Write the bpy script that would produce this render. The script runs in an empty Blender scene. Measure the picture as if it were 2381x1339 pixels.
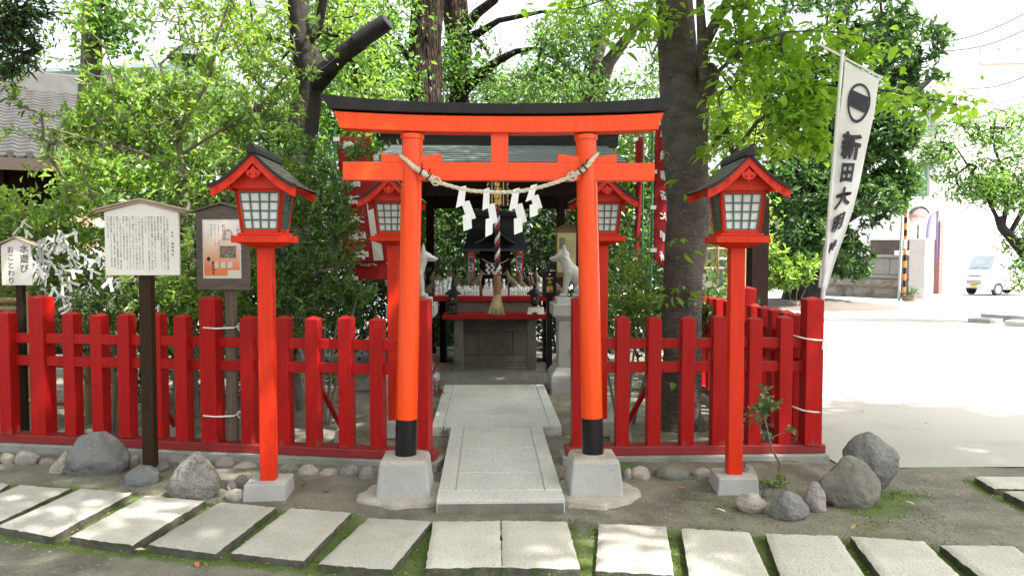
import bpy, bmesh, math, random
import numpy as np
from mathutils import Vector, Matrix, noise
R = math.radians
rng = np.random.default_rng(11)
random.seed(11)
SC = bpy.context.scene
COL = SC.collection

# ---------------------------------------------------------------- camera, sky, sun, exposure
cam_d = bpy.data.cameras.new('camera')
cam = bpy.data.objects.new('camera', cam_d); COL.objects.link(cam)
cam_d.lens = 28; cam_d.sensor_width = 36; cam_d.clip_start = .05; cam_d.clip_end = 500
EYE = Vector((0, 0, 1.55))
cam.location = EYE
cam.rotation_euler = (R(90 - 2.63), 0, R(-1.8))
SC.camera = cam
SUN_EL, SUN_AZ = 58, 118          # degrees; azimuth clockwise from +Y
w = bpy.data.worlds.new('World'); SC.world = w; w.use_nodes = True
nt = w.node_tree
sky = nt.nodes.new('ShaderNodeTexSky'); sky.sky_type = 'NISHITA'; sky.sun_disc = False
sky.sun_elevation = R(SUN_EL); sky.sun_rotation = R(SUN_AZ)
sky.dust_density = 6; sky.air_density = 1.2; sky.ozone_density = .6
nt.nodes['Background'].inputs['Strength'].default_value = .15
hz = nt.nodes.new('ShaderNodeHueSaturation'); hz.inputs['Saturation'].default_value = .38    # thin white summer haze
nt.links.new(sky.outputs[0], hz.inputs['Color']); nt.links.new(hz.outputs[0], nt.nodes['Background'].inputs['Color'])
sd = bpy.data.lights.new('sun', 'SUN'); sun = bpy.data.objects.new('sun', sd); COL.objects.link(sun)
sd.energy = 4.6; sd.angle = R(.8); sd.color = (1, .955, .88)
S_DIR = Vector((math.sin(R(SUN_AZ)) * math.cos(R(SUN_EL)), math.cos(R(SUN_AZ)) * math.cos(R(SUN_EL)), math.sin(R(SUN_EL))))
sun.rotation_euler = S_DIR.to_track_quat('Z', 'Y').to_euler()
vs = SC.view_settings
vs.view_transform = 'Standard'; vs.look = 'None'; vs.gamma = 1; vs.use_curve_mapping = False
vs.exposure = 1.9
SC.cycles.use_denoising = True
SC.cycles.max_bounces = 8; SC.cycles.diffuse_bounces = 4; SC.cycles.transmission_bounces = 4
SC.cycles.sample_clamp_indirect = 6
SC.cycles.caustics_reflective = False; SC.cycles.caustics_refractive = False

# ---------------------------------------------------------------- measuring helpers
_M = cam.rotation_euler.to_matrix()
def ray(px, py):
    return (_M @ Vector(((px - 1190.5) / 1852., (669.5 - py) / 1852., -1))).normalized()
def at(px, py, Y):
    d = ray(px, py); return EYE + d * (Y / d.y)
def gp(px, py, z=0.):
    d = ray(px, py); return EYE + d * ((z - EYE.z) / d.z)
def gh(Y):
    return -.012 * max(0., Y - 12)

# ---------------------------------------------------------------- object helpers
def link(o, parent=None):
    COL.objects.link(o)
    if parent is not None: o.parent = parent
    return o
def tag(o, label=None, cat=None, group=None, kind=None):
    if label: o['label'] = label
    if cat: o['category'] = cat
    if group: o['group'] = group
    if kind: o['kind'] = kind
    return o
def thing(name, label, cat, loc=(0, 0, 0), rz=0, group=None):
    o = bpy.data.objects.new(name, None); link(o)
    o.location = loc; o.rotation_euler = (0, 0, rz); o.empty_display_size = .1
    return tag(o, label, cat, group)
def kids(o): return [c for c in bpy.data.objects if c.parent is o]
def copy_tree(o, parent=None, label=None):
    c = o.copy(); link(c, parent)
    if label: c['label'] = label
    for k in kids(o): copy_tree(k, c)
    return c

class MB:
    def __init__(s): s.v = []; s.f = []
    def add(s, vs, fs):
        o = len(s.v); s.v += [tuple(p) for p in vs]; s.f += [tuple(i + o for i in f) for f in fs]; return s
    def box(s, x0, x1, y0, y1, z0, z1, M=None):
        p = [Vector(q) for q in ((x0,y0,z0),(x1,y0,z0),(x1,y1,z0),(x0,y1,z0),(x0,y0,z1),(x1,y0,z1),(x1,y1,z1),(x0,y1,z1))]
        if M is not None: p = [M @ q for q in p]
        return s.add(p, [(3,2,1,0),(4,5,6,7),(0,1,5,4),(1,2,6,5),(2,3,7,6),(3,0,4,7)])
    def frus(s, cx, cy, z0, w0, d0, z1, w1, d1):
        p = [(cx + a*w0/2, cy + b*d0/2, z0) for a, b in ((-1,-1),(1,-1),(1,1),(-1,1))] + [(cx + a*w1/2, cy + b*d1/2, z1) for a, b in ((-1,-1),(1,-1),(1,1),(-1,1))]
        return s.add(p, [(3,2,1,0),(4,5,6,7),(0,1,5,4),(1,2,6,5),(2,3,7,6),(3,0,4,7)])
    def post(s, cx, cy, z0, z1, w, tip=.02):           # square post with a pyramid cap
        h = w / 2
        p = [(cx+a*h, cy+b*h, z) for z in (z0, z1) for a, b in ((-1,-1),(1,-1),(1,1),(-1,1))] + [(cx, cy, z1 + tip)]
        return s.add(p, [(3,2,1,0),(0,1,5,4),(1,2,6,5),(2,3,7,6),(3,0,4,7),(4,5,8),(5,6,8),(6,7,8),(7,4,8)])
    def prism(s, pts, a, b, axis='y'):                 # polygon (u,v) extruded along an axis
        n = len(pts)
        f = {'y': lambda u, v, t: (u, t, v), 'x': lambda u, v, t: (t, u, v), 'z': lambda u, v, t: (u, v, t)}[axis]
        p = [f(u, v, a) for u, v in pts] + [f(u, v, b) for u, v in pts]
        fs = [tuple(range(n)), tuple(range(2*n - 1, n - 1, -1))] + [(i, i + n, (i+1) % n + n, (i+1) % n) for i in range(n)]
        return s.add(p, fs)
    def tube(s, pts, rad, n=8, cap=True):
        pts = [Vector(p) for p in pts]; m = len(pts)
        if not hasattr(rad, '__len__'): rad = [rad] * m
        t0 = (pts[1] - pts[0]).normalized()
        u = t0.orthogonal().normalized(); vs = []
        for i, p in enumerate(pts):
            t = (pts[min(i+1, m-1)] - pts[max(i-1, 0)])
            t = t.normalized() if t.length > 1e-9 else t0
            u = (u - t * u.dot(t)); u = u.normalized() if u.length > 1e-6 else t.orthogonal().normalized()
            v = t.cross(u)
            for k in range(n):
                a = 2 * math.pi * k / n
                vs.append(p + (u * math.cos(a) + v * math.sin(a)) * rad[i])
        fs = [(i*n + k, i*n + (k+1) % n, (i+1)*n + (k+1) % n, (i+1)*n + k) for i in range(m-1) for k in range(n)]
        if cap: fs += [tuple(range(n - 1, -1, -1)), tuple(range((m-1)*n, m*n))]
        return s.add(vs, fs)
    def lathe(s, prof, n=20, c=(0, 0, 0), sy=1):
        vs = [(c[0] + r*math.cos(2*math.pi*k/n), c[1] + sy*r*math.sin(2*math.pi*k/n), c[2] + z) for r, z in prof for k in range(n)]
        m = len(prof)
        fs = [(i*n + k, i*n + (k+1) % n, (i+1)*n + (k+1) % n, (i+1)*n + k) for i in range(m-1) for k in range(n)]
        fs += [tuple(range(n - 1, -1, -1)), tuple(range((m-1)*n, m*n))]
        return s.add(vs, fs)
    def mesh(s, name):
        me = bpy.data.meshes.new(name); me.from_pydata(s.v, [], s.f); me.validate(); return me
    def build(s, name, m, parent=None, smooth=None, bevel=0, loc=None, fix=True):
        me = s.mesh(name)
        if fix:
            bm = bmesh.new(); bm.from_mesh(me); bmesh.ops.recalc_face_normals(bm, faces=bm.faces); bm.to_mesh(me); bm.free()
        if m: me.materials.append(m)
        if smooth:
            me.shade_smooth(); me.set_sharp_from_angle(angle=R(smooth))
        o = link(bpy.data.objects.new(name, me), parent)
        if loc is not None: o.location = loc
        if bevel:
            b = o.modifiers.new('bevel', 'BEVEL'); b.width = bevel; b.segments = 2; b.limit_method = 'ANGLE'; b.angle_limit = R(35)
            b.harden_normals = False
        return o

def np_mesh(name, V, F, m=None, parent=None, smooth=False):
    """V (n,3) array, F (m,k) array of equal-sized faces (or list of such arrays)."""
    if not isinstance(F, list): F = [F]
    me = bpy.data.meshes.new(name)
    me.vertices.add(len(V)); me.vertices.foreach_set('co', np.asarray(V, np.float32).ravel())
    loops = np.concatenate([f.ravel() for f in F]).astype(np.int32)
    tot = np.concatenate([np.full(len(f), f.shape[1], np.int32) for f in F])
    st = np.concatenate([[0], np.cumsum(tot)[:-1]]).astype(np.int32)
    me.loops.add(len(loops)); me.loops.foreach_set('vertex_index', loops)
    me.polygons.add(len(tot)); me.polygons.foreach_set('loop_start', st); me.polygons.foreach_set('loop_total', tot)
    me.update(calc_edges=True); me.validate()
    if smooth: me.shade_smooth()
    if m: me.materials.append(m)
    return link(bpy.data.objects.new(name, me), parent)

# ---------------------------------------------------------------- materials
def _mix(nt, fac, a, b):
    n = nt.nodes.new('ShaderNodeMix'); n.data_type = 'RGBA'
    for sock, val in ((n.inputs[0], fac), (n.inputs[6], a), (n.inputs[7], b)):
        if isinstance(val, (int, float)): sock.default_value = val
        elif isinstance(val, tuple): sock.default_value = (*val, 1)
        else: nt.links.new(val, sock)
    return n.outputs[2]
def _noise(nt, vec, scale, detail=4, rough=.55):
    n = nt.nodes.new('ShaderNodeTexNoise'); n.inputs['Scale'].default_value = scale
    n.inputs['Detail'].default_value = detail; n.inputs['Roughness'].default_value = rough
    nt.links.new(vec, n.inputs['Vector']); return n.outputs['Fac']
def _ramp(nt, fac, a, b):
    n = nt.nodes.new('ShaderNodeMapRange'); n.inputs[1].default_value = a; n.inputs[2].default_value = b
    nt.links.new(fac, n.inputs[0]); return n.outputs[0]
def mat(name, c1, c2=None, scale=6, rough=.6, bump=0, bscale=60, stretch=None, c3=None, s3=1.5, t3=(.55, .7), metal=0, spec=.5, coat=0,
        speck=None, sscale=200, st=(.62, .68), world=False, vor=0, rvar=.1, trans=0, ovar=0, wear=None):
    m = bpy.data.materials.new(name); m.use_nodes = True; nt = m.node_tree; b = nt.nodes['Principled BSDF']
    tc = nt.nodes.new('ShaderNodeTexCoord'); oi = nt.nodes.new('ShaderNodeObjectInfo')
    vec = tc.outputs['Object']
    ad = nt.nodes.new('ShaderNodeVectorMath'); ad.operation = 'MULTIPLY_ADD'
    cb = nt.nodes.new('ShaderNodeCombineXYZ')
    for i in range(3): nt.links.new(oi.outputs['Random'], cb.inputs[i])
    nt.links.new(cb.outputs[0], ad.inputs[0]); ad.inputs[1].default_value = (37, 51, 23)
    nt.links.new(vec, ad.inputs[2]); v = ad.outputs[0]
    if world: v = vec
    if stretch:
        mp = nt.nodes.new('ShaderNodeMapping'); mp.inputs['Scale'].default_value = stretch
        nt.links.new(v, mp.inputs[0]); v2 = mp.outputs[0]
    else: v2 = v
    n1 = _noise(nt, v2, scale)
    col = _mix(nt, _ramp(nt, n1, .32, .68), c1, c2 if c2 else tuple(x*.82 for x in c1))
    if c3: col = _mix(nt, _ramp(nt, _noise(nt, v2, s3, 6, .65), *t3), col, c3)
    if speck: col = _mix(nt, _ramp(nt, _noise(nt, v, sscale, 2), *st), col, speck)
    if wear:                                                  # paint worn and splashed away towards the foot
        wc, wz0, wz1 = wear
        sp = nt.nodes.new('ShaderNodeSeparateXYZ'); nt.links.new(vec, sp.inputs[0])
        mp2 = nt.nodes.new('ShaderNodeMapping'); mp2.inputs['Scale'].default_value = (26, 26, 3); nt.links.new(v, mp2.inputs[0])
        ma = nt.nodes.new('ShaderNodeMath'); ma.operation = 'ADD'; nt.links.new(_ramp(nt, sp.outputs[2], wz1, wz0), ma.inputs[0])
        nt.links.new(_noise(nt, mp2.outputs[0], 1, 5, .7), ma.inputs[1])
        col = _mix(nt, _ramp(nt, ma.outputs[0], 1.30, 1.48), col, wc)
    if ovar:
        vr = nt.nodes.new('ShaderNodeMapRange'); vr.inputs[3].default_value = 1 - ovar; vr.inputs[4].default_value = 1 + ovar; nt.links.new(oi.outputs['Random'], vr.inputs[0])
        sc_ = nt.nodes.new('ShaderNodeVectorMath'); sc_.operation = 'SCALE'; nt.links.new(col, sc_.inputs[0]); nt.links.new(vr.outputs[0], sc_.inputs['Scale']); col = sc_.outputs[0]
    nt.links.new(col, b.inputs['Base Color'])
    b.inputs['Metallic'].default_value = metal; b.inputs['Specular IOR Level'].default_value = spec
    b.inputs['Coat Weight'].default_value = coat; b.inputs['Coat Roughness'].default_value = .12
    rr = nt.nodes.new('ShaderNodeMapRange'); rr.inputs[3].default_value = max(.02, rough - rvar); rr.inputs[4].default_value = min(1, rough + rvar)
    nt.links.new(_noise(nt, v, scale * 2.3), rr.inputs[0]); nt.links.new(rr.outputs[0], b.inputs['Roughness'])
    if bump:
        bp = nt.nodes.new('ShaderNodeBump'); bp.inputs['Strength'].default_value = min(1, bump); bp.inputs['Distance'].default_value = .01 * max(1, bump)
        h = _noise(nt, v2, bscale, 6, .6)
        if vor:
            vn = nt.nodes.new('ShaderNodeTexVoronoi'); vn.feature = 'DISTANCE_TO_EDGE'; vn.inputs['Scale'].default_value = vor
            nt.links.new(v2, vn.inputs['Vector'])
            mm = nt.nodes.new('ShaderNodeMath'); mm.operation = 'ADD'
            nt.links.new(h, mm.inputs[0]); nt.links.new(_ramp(nt, vn.outputs['Distance'], 0, .25), mm.inputs[1]); h = mm.outputs[0]
        nt.links.new(h, bp.inputs['Height']); nt.links.new(bp.outputs[0], b.inputs['Normal'])
    if trans:
        tr = nt.nodes.new('ShaderNodeBsdfTranslucent'); nt.links.new(col, tr.inputs[0])
        mx = nt.nodes.new('ShaderNodeMixShader'); mx.inputs[0].default_value = trans
        nt.links.new(b.outputs[0], mx.inputs[1]); nt.links.new(tr.outputs[0], mx.inputs[2])
        nt.links.new(mx.outputs[0], nt.nodes['Material Output'].inputs['Surface'])
    return m

def leafmat(name, cols, trans=.4, rough=.42, tcol=None, clump=.9, spec=.4):
    m = bpy.data.materials.new(name); m.use_nodes = True; nt = m.node_tree; b = nt.nodes['Principled BSDF']
    g = nt.nodes.new('ShaderNodeNewGeometry'); tc = nt.nodes.new('ShaderNodeTexCoord')
    rp = nt.nodes.new('ShaderNodeValToRGB'); e = rp.color_ramp.elements
    while len(e) < len(cols): e.new(.5)
    for i, c in enumerate(cols):
        e[i].position = i / (len(cols) - 1); e[i].color = (*c, 1)
    # per-leaf colour, shifted clump by clump (young and old growth)
    mm = nt.nodes.new('ShaderNodeMath'); mm.operation = 'MULTIPLY_ADD'
    nt.links.new(_ramp(nt, _noise(nt, tc.outputs['Object'], 1.7, 3), .3, .7), mm.inputs[0]); mm.inputs[1].default_value = .45
    m2 = nt.nodes.new('ShaderNodeMath'); m2.operation = 'MULTIPLY'; m2.inputs[1].default_value = .6
    nt.links.new(g.outputs['Random Per Island'], m2.inputs[0]); nt.links.new(m2.outputs[0], mm.inputs[2])
    nt.links.new(mm.outputs[0], rp.inputs[0])
    nt.links.new(rp.outputs[0], b.inputs['Base Color']); b.inputs['Roughness'].default_value = rough
    b.inputs['Specular IOR Level'].default_value = spec
    tr = nt.nodes.new('ShaderNodeBsdfTranslucent')
    hs = nt.nodes.new('ShaderNodeMix'); hs.data_type = 'RGBA'; hs.blend_type = 'MULTIPLY'; hs.inputs[0].default_value = 1
    hs.inputs[7].default_value = (*(tcol or (1.5, 1.45, .55)), 1); nt.links.new(rp.outputs[0], hs.inputs[6])
    nt.links.new(hs.outputs[2], tr.inputs[0])
    mx = nt.nodes.new('ShaderNodeMixShader'); mx.inputs[0].default_value = trans
    nt.links.new(b.outputs[0], mx.inputs[1]); nt.links.new(tr.outputs[0], mx.inputs[2])
    nt.links.new(mx.outputs[0], nt.nodes['Material Output'].inputs['Surface'])
    return m

M = {}
M['vermilion'] = mat('vermilion lacquer', (.80, .066, .003), (.73, .052, .003), 5, .30, stretch=(9, 9, .5), c3=(.60, .036, .004), s3=3.2, t3=(.60, .85), spec=.32, speck=(.45, .05, .02), sscale=46, st=(.73, .78), coat=.12, rvar=.06)
M['lamp_red'] = mat('lantern red paint', (.56, .026, .006), (.48, .021, .005), 5, .42, .04, 50, (8, 8, .8), spec=.22, speck=(.25, .02, .015), sscale=40, st=(.72, .78))
M['red'] = mat('fence red paint', (.355, .0088, .0072), (.295, .0074, .007), 4, .45, .12, 45, (9, 9, .9), c3=(.165, .006, .006), s3=1.6, t3=(.58, .8), spec=.16, ovar=.08, wear=((.15, .075, .06), .06, .46))
M['red_plain'] = mat('red shelf paint', (.34, .0085, .007), (.29, .0072, .007), 4, .45, .1, 45, (.9, 9, 9), spec=.2)
M['red_sill'] = mat('worn red paint', (.24, .010, .009), (.17, .009, .009), 7, .55, .25, 40, (1.2, 9, 9), c3=(.16, .10, .09), s3=5, t3=(.63, .75))
M['black'] = mat('black lacquer', (.006, .006, .007), (.009, .009, .010), 9, .3, .03, 40, spec=.3)
M['blackwood'] = mat('black painted wood', (.011, .012, .014), (.02, .02, .022), 12, .55, .15, 40, (1, 12, 12), spec=.25)
M['shingle'] = mat('weathered dark shingle', (.10, .088, .076), (.145, .128, .112), 7, .75, .3, 60, (1, 5, 5), c3=(.05, .05, .045), s3=2)
M['green'] = mat('green lattice paint', (.025, .085, .06), (.035, .10, .07), 8, .5)
M['paper'] = mat('frosted white panel', (.78, .78, .77), (.74, .74, .74), 3, .6, trans=.2)
M['concrete'] = mat('pale concrete', (.37, .36, .345), (.29, .283, .27), 5, .85, .35, 90, c3=(.25, .245, .235), s3=3.5, t3=(.56, .74), speck=(.24, .23, .22), sscale=70, st=(.64, .72))
M['apron'] = mat('rough mortar', (.40, .36, .31), (.30, .265, .23), 8, .9, .9, 70, speck=(.2, .18, .16), sscale=90)
M['kerb'] = mat('old concrete kerb', (.27, .262, .24), (.20, .195, .175), 4, .88, .4, 70, c3=(.13, .15, .09), s3=3, t3=(.5, .72))
M['granite'] = mat('speckled granite', (.44, .435, .425), (.37, .365, .36), 5, .62, .2, 160, speck=(.16, .16, .165), sscale=240, st=(.56, .62))
M['granite_path'] = mat('granite paving', (.54, .525, .50), (.45, .44, .42), 2.6, .62, .3, 100, c3=(.33, .322, .30), s3=1.8, t3=(.5, .76), speck=(.29, .285, .275), sscale=105, st=(.52, .62))
M['fox_stone'] = mat('pale carved stone', (.46, .455, .445), (.40, .395, .39), 6, .7, .15, 120, speck=(.38, .38, .39), sscale=260, st=(.6, .66))
M['porcelain'] = mat('white porcelain', (.78, .77, .75), (.72, .71, .70), 20, .3)
M['tan_stone'] = mat('tan stone', (.20, .155, .105), (.15, .115, .08), 14, .8, .2, 90)
M['old_stone'] = mat('weathered stone', (.185, .165, .135), (.125, .113, .094), 6, .85, .4, 60, c3=(.09, .085, .075), s3=6, t3=(.6, .7))
M['slab'] = mat('rough paving concrete', (.485, .455, .41), (.40, .375, .335), 3.0, .88, 1.4, 75, c3=(.33, .30, .255), s3=2.2, t3=(.48, .74), speck=(.33, .305, .265), sscale=95, st=(.54, .66), ovar=.12)
M['slab_edge'] = mat('dark slab edge', (.045, .042, .032), (.10, .093, .072), 14, .95, .9, 60, c3=(.035, .055, .012), s3=9, t3=(.5, .62))  # slab sides coloured far darker than the tops, with mossy patches
M['rock_grey'] = mat('grey boulder', (.155, .152, .145), (.105, .104, .101), 4, .8, 2.6, 20, c3=(.21, .20, .185), s3=2.5, t3=(.52, .72), speck=(.36, .35, .33), sscale=70, st=(.66, .73))
M['rock_speck'] = mat('speckled boulder', (.25, .235, .205), (.165, .157, .14), 5, .85, 2.2, 34, speck=(.095, .092, .088), sscale=85, st=(.52, .64))
M['rock_brown'] = mat('brown grey boulder', (.15, .136, .117), (.11, .10, .088), 4, .8, 2.4, 18, c3=(.19, .178, .158), s3=2.5, t3=(.5, .72))
M['rock_dark'] = mat('slate boulder', (.115, .12, .125), (.165, .165, .165), 5, .75, 2.2, 24, c3=(.19, .19, .185), s3=4, t3=(.58, .7))
M['cobble'] = mat('pale cobble', (.33, .285, .245), (.215, .19, .165), 9, .8, 1.2, 50, speck=(.18, .16, .15), sscale=90, st=(.56, .64), ovar=.25)
M['rock_purple'] = mat('purple grey boulder', (.24, .205, .205), (.27, .235, .22), 9, .8, 2, 34, c3=(.10, .085, .085), s3=6, t3=(.55, .68))
M['brown'] = mat('dark brown stain', (.024, .014, .008), (.036, .022, .013), 6, .55, .15, 40, (8, 8, .7), spec=.1)
M['dark_timber'] = mat('dark old timber', (.010, .0055, .0045), (.018, .010, .008), 5, .7, .3, 40, (8, 8, .8), spec=.06)
M['grey_wood'] = mat('weathered grey wood', (.135, .102, .09), (.09, .07, .064), 3.5, .8, .35, 50, (2, 2, 9))
M['post_wood'] = mat('weathered post wood', (.145, .105, .075), (.085, .063, .047), 4, .85, .5, 40, (14, 14, .9))
M['cream'] = mat('cream board', (.66, .63, .59), (.63, .60, .555), 3, .5)
M['cream_edge'] = mat('bare pale wood', (.36, .28, .20), (.30, .235, .165), 5, .6, .1, 40, (1, 1, 8))
M['ink'] = mat('black ink', (.018, .018, .03), None, 3, .6)
M['gold'] = mat('gold leaf', (.62, .40, .10), (.50, .31, .07), 20, .35, metal=.6)
M['white_cloth'] = mat('white cloth', (.82, .82, .82), (.79, .79, .795), 4, .85, .1, 200, trans=.3)
M['white_paper'] = mat('white paper', (.80, .80, .80), (.76, .76, .77), 6, .8, trans=.25)
M['red_cloth'] = mat('red banner cloth', (.36, .008, .012), (.31, .007, .011), 3, .8, .1, 150, trans=.25)
M['straw'] = mat('straw rope', (.62, .57, .46), (.48, .43, .33), 40, .85, .4, 120)
M['tassel'] = mat('hemp tassel', (.45, .35, .20), (.33, .25, .13), 60, .9, .4, 120, (30, 30, 1))
M['plastic_white'] = mat('white plastic', (.72, .72, .73), None, 4, .35)
M['green_pole'] = mat('green pole paint', (.015, .19, .09), None, 4, .4)
M['rope_white'] = mat('white cord', (.70, .69, .66), None, 30, .8)
M['rope_red'] = mat('red cord', (.33, .03, .035), None, 30, .8)
M['rope_navy'] = mat('navy cord', (.018, .016, .04), None, 30, .8)
M['block_wood'] = mat('honey wood', (.25, .125, .045), (.19, .095, .035), 5, .55, .15, 40, (9, 9, .7))
M['iron'] = mat('black cast iron', (.013, .014, .016), (.02, .02, .021), 10, .45, .2, 60)
M['copper_roof'] = mat('verdigris sheet roof', (.085, .105, .10), (.05, .062, .06), 3, .5, .1, 30, (1, 9, 9), c3=(.15, .175, .168), s3=2, t3=(.5, .75), metal=.2)
M['slate_roof'] = mat('charcoal sheet roof', (.022, .024, .027), (.03, .032, .035), 6, .5)
M['tile'] = mat('grey kawara tile', (.022, .0215, .021), (.042, .04, .039), 7, .6, .2, 60)
M['eave_wood'] = mat('brown eave board', (.045, .027, .015), (.03, .019, .011), 5, .7, .2, 40, (.8, 8, 8))
M['bamboo'] = mat('dry bamboo', (.30, .21, .095), (.21, .15, .07), 5, .5, .1, 30)
M['bark_cherry'] = mat('dark cherry bark', (.068, .056, .050), (.125, .107, .096), 6, .85, 4, 20, (1, 1, 2.0), c3=(.18, .168, .152), s3=22, t3=(.58, .68), spec=.15)
M['bark_cedar'] = mat('furrowed brown bark', (.032, .021, .016), (.06, .042, .033), 6, .9, 4, 14, (3.2, 3.2, .45), c3=(.010, .008, .007), s3=4, t3=(.48, .60), vor=6, spec=.1)
M['bark_grey'] = mat('grey bark', (.085, .073, .06), (.05, .044, .037), 6, .85, .9, 18, (1, 1, .8), c3=(.07, .065, .055), s3=5, t3=(.58, .72))
M['bark_twig'] = mat('grey brown twig bark', (.17, .14, .11), (.10, .085, .07), 8, .85, .4, 40)
M['bark_dark'] = mat('dark wet bark', (.014, .012, .011), (.03, .026, .024), 6, .85, 2.2, 16, (1, 1, .7), spec=.15)
M['plaster'] = mat('white painted wall', (.78, .78, .775), (.76, .76, .75), .6, .8)
M['brick'] = None
# ---------------------------------------------------------------- foliage helpers
def unit(a):
    return a / np.maximum(np.linalg.norm(a, axis=1, keepdims=True), 1e-9)
def leaf_arrays(P, D, N, L, W, rich=False, fold=.25, droop=.18):
    """P base, D direction, N face normal: one curved, folded blade per row."""
    n = len(P); D = unit(D); S = unit(np.cross(D, N)); N = unit(np.cross(S, D))
    L = L[:, None]; W = W[:, None]
    if not rich:
        V = np.stack([P, P + D*L*.45 + S*W*.5 + N*W*fold, P + D*L - N*L*droop, P + D*L*.45 - S*W*.5 + N*W*fold], 1)
        F = np.array([[0, 1, 2], [0, 2, 3]])
    else:
        V = np.stack([P, P + D*L*.33 + S*W*.47 + N*W*fold*.8, P + D*L*.33, P + D*L*.33 - S*W*.47 + N*W*fold*.8,
                      P + D*L*.7 + S*W*.36 + N*(W*fold*.6 - L*droop*.4), P + D*L*.7 - N*L*droop*.4, P + D*L*.7 - S*W*.36 + N*(W*fold*.6 - L*droop*.4),
                      P + D*L - N*L*droop], 1)
        F = np.array([[0, 1, 2], [0, 2, 3], [1, 4, 2], [4, 5, 2], [2, 5, 3], [5, 6, 3], [4, 7, 5], [5, 7, 6]])
    k = V.shape[1]
    FF = (np.arange(n)[:, None, None] * k + F[None]).reshape(-1, 3)
    return V.reshape(-1, 3), FF

def sample_blobs(blobs, n, thr=None, freq=1.2, shell=.0):
    """points in a union of ellipsoids (centre, (rx,ry,rz), weight), kept where a noise field is high, so that gaps stay open"""
    ws = np.array([b[2] for b in blobs], float); ws /= ws.sum()
    out = []
    tries = 0
    while len(out) < n and tries < n * 12:
        tries += 1
        b = blobs[rng.choice(len(blobs), p=ws)]
        v = rng.normal(size=3); v /= np.linalg.norm(v)
        r = rng.random() ** (1/3)
        if shell: r = shell + (1 - shell) * r if rng.random() < .75 else r
        p = np.array(b[0]) + v * r * np.array(b[1])
        if p[2] < (.006 if b[1][2] < .06 else .05): continue
        if thr is not None and noise.noise(Vector(p * freq)) < thr: continue
        out.append(p)
    return np.array(out)

def grow(skel, targets, rt=.004, ex=.42, jitter=.06, up=.12, maxr=None):
    """skel: list of (points, radii); targets join the nearest node by a bent twig. Returns list of (pts, radii), end directions."""
    pos, par, fixed = [], [], []
    paths = []
    for pts, rad in skel:
        pts = [Vector(p) for p in pts]; idx = []
        # start joins an existing node when close by
        for i in range(len(pts)):
            if i == 0:
                pos.append(pts[0]); par.append(-1); fixed.append(rad[0]); idx.append(len(pos) - 1)
            else:
                seg = max(1, int((pts[i] - pts[i-1]).length / .25))
                for k in range(1, seg + 1):
                    t = k / seg
                    pos.append(pts[i-1].lerp(pts[i], t)); par.append(idx[-1]); fixed.append(rad[i-1] * (1-t) + rad[i] * t); idx.append(len(pos) - 1)
        paths.append(idx)
    A = np.array([tuple(p) for p in pos])
    T = np.asarray(targets)
    d = np.array([np.min(((A - t)**2).sum(1)) for t in T]); order = np.argsort(d)
    buf = np.zeros((len(A) + len(T) * 9, 3)); buf[:len(A)] = A; n = len(A)
    tips = [None] * len(T); dirs = np.zeros((len(T), 3))
    newp = []
    nfix = len(fixed)
    for ti in order:
        t = T[ti]
        dd = ((buf[:n] - t)**2).sum(1) + .35 * np.maximum(0, buf[:n, 2] - t[2])**2
        j = int(np.argmin(dd)); a = Vector(buf[j]); b = Vector(t); L = (b - a).length
        seg = min(8, max(2, int(L / .14)))
        ctrl = a.lerp(b, .5) + Vector(rng.normal(size=3) * jitter * L) + Vector((0, 0, -up * L))
        prev = j; idx = [j]
        for k in range(1, seg + 1):
            u = k / seg
            p = a * (1-u)**2 + ctrl * 2*u*(1-u) + b * u*u
            buf[n] = p; par.append(prev); prev = n; idx.append(n); n += 1
        dirs[ti] = (b - Vector(buf[idx[-2]])); newp.append(idx)
    cnt = np.zeros(n)
    for idx in newp: cnt[idx[-1]] += 1
    for i in range(n - 1, -1, -1):
        if par[i] >= 0: cnt[par[i]] += cnt[i]
    rad = rt * np.maximum(1, cnt) ** ex
    if maxr: rad = np.minimum(rad, maxr)
    rad[:nfix] = fixed
    out = [([buf[i] for i in idx], [rad[i] for i in idx], True) for idx in paths]
    for idx in newp:
        rr = [rad[i] for i in idx]; rr[0] = min(rr[0], rr[1] * 1.25)
        out.append(([buf[i] for i in idx], rr, False))
    return out, unit(dirs)

def branch_mesh(paths, name, m, parent, n_main=12, n_twig=4, rough=0, rfreq=3):
    mb = MB()
    for pts, rad, main in paths:
        o = len(mb.v)
        mb.tube(pts, rad, n_main if main else (6 if max(rad) > .02 else n_twig), cap=main)
        if main and rough:
            for i in range(o, len(mb.v)):
                p = Vector(mb.v[i]); c = min(pts, key=lambda q: (Vector(q) - p).length_squared)
                k = noise.noise(Vector((p.x * rfreq, p.y * rfreq, p.z * rfreq * .35))) * rough + noise.noise(p * rfreq * 3.1) * rough * .5
                mb.v[i] = tuple(p + (p - Vector(c)) * k)
    return mb.build(name, m, parent, smooth=70, fix=False)

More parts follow.
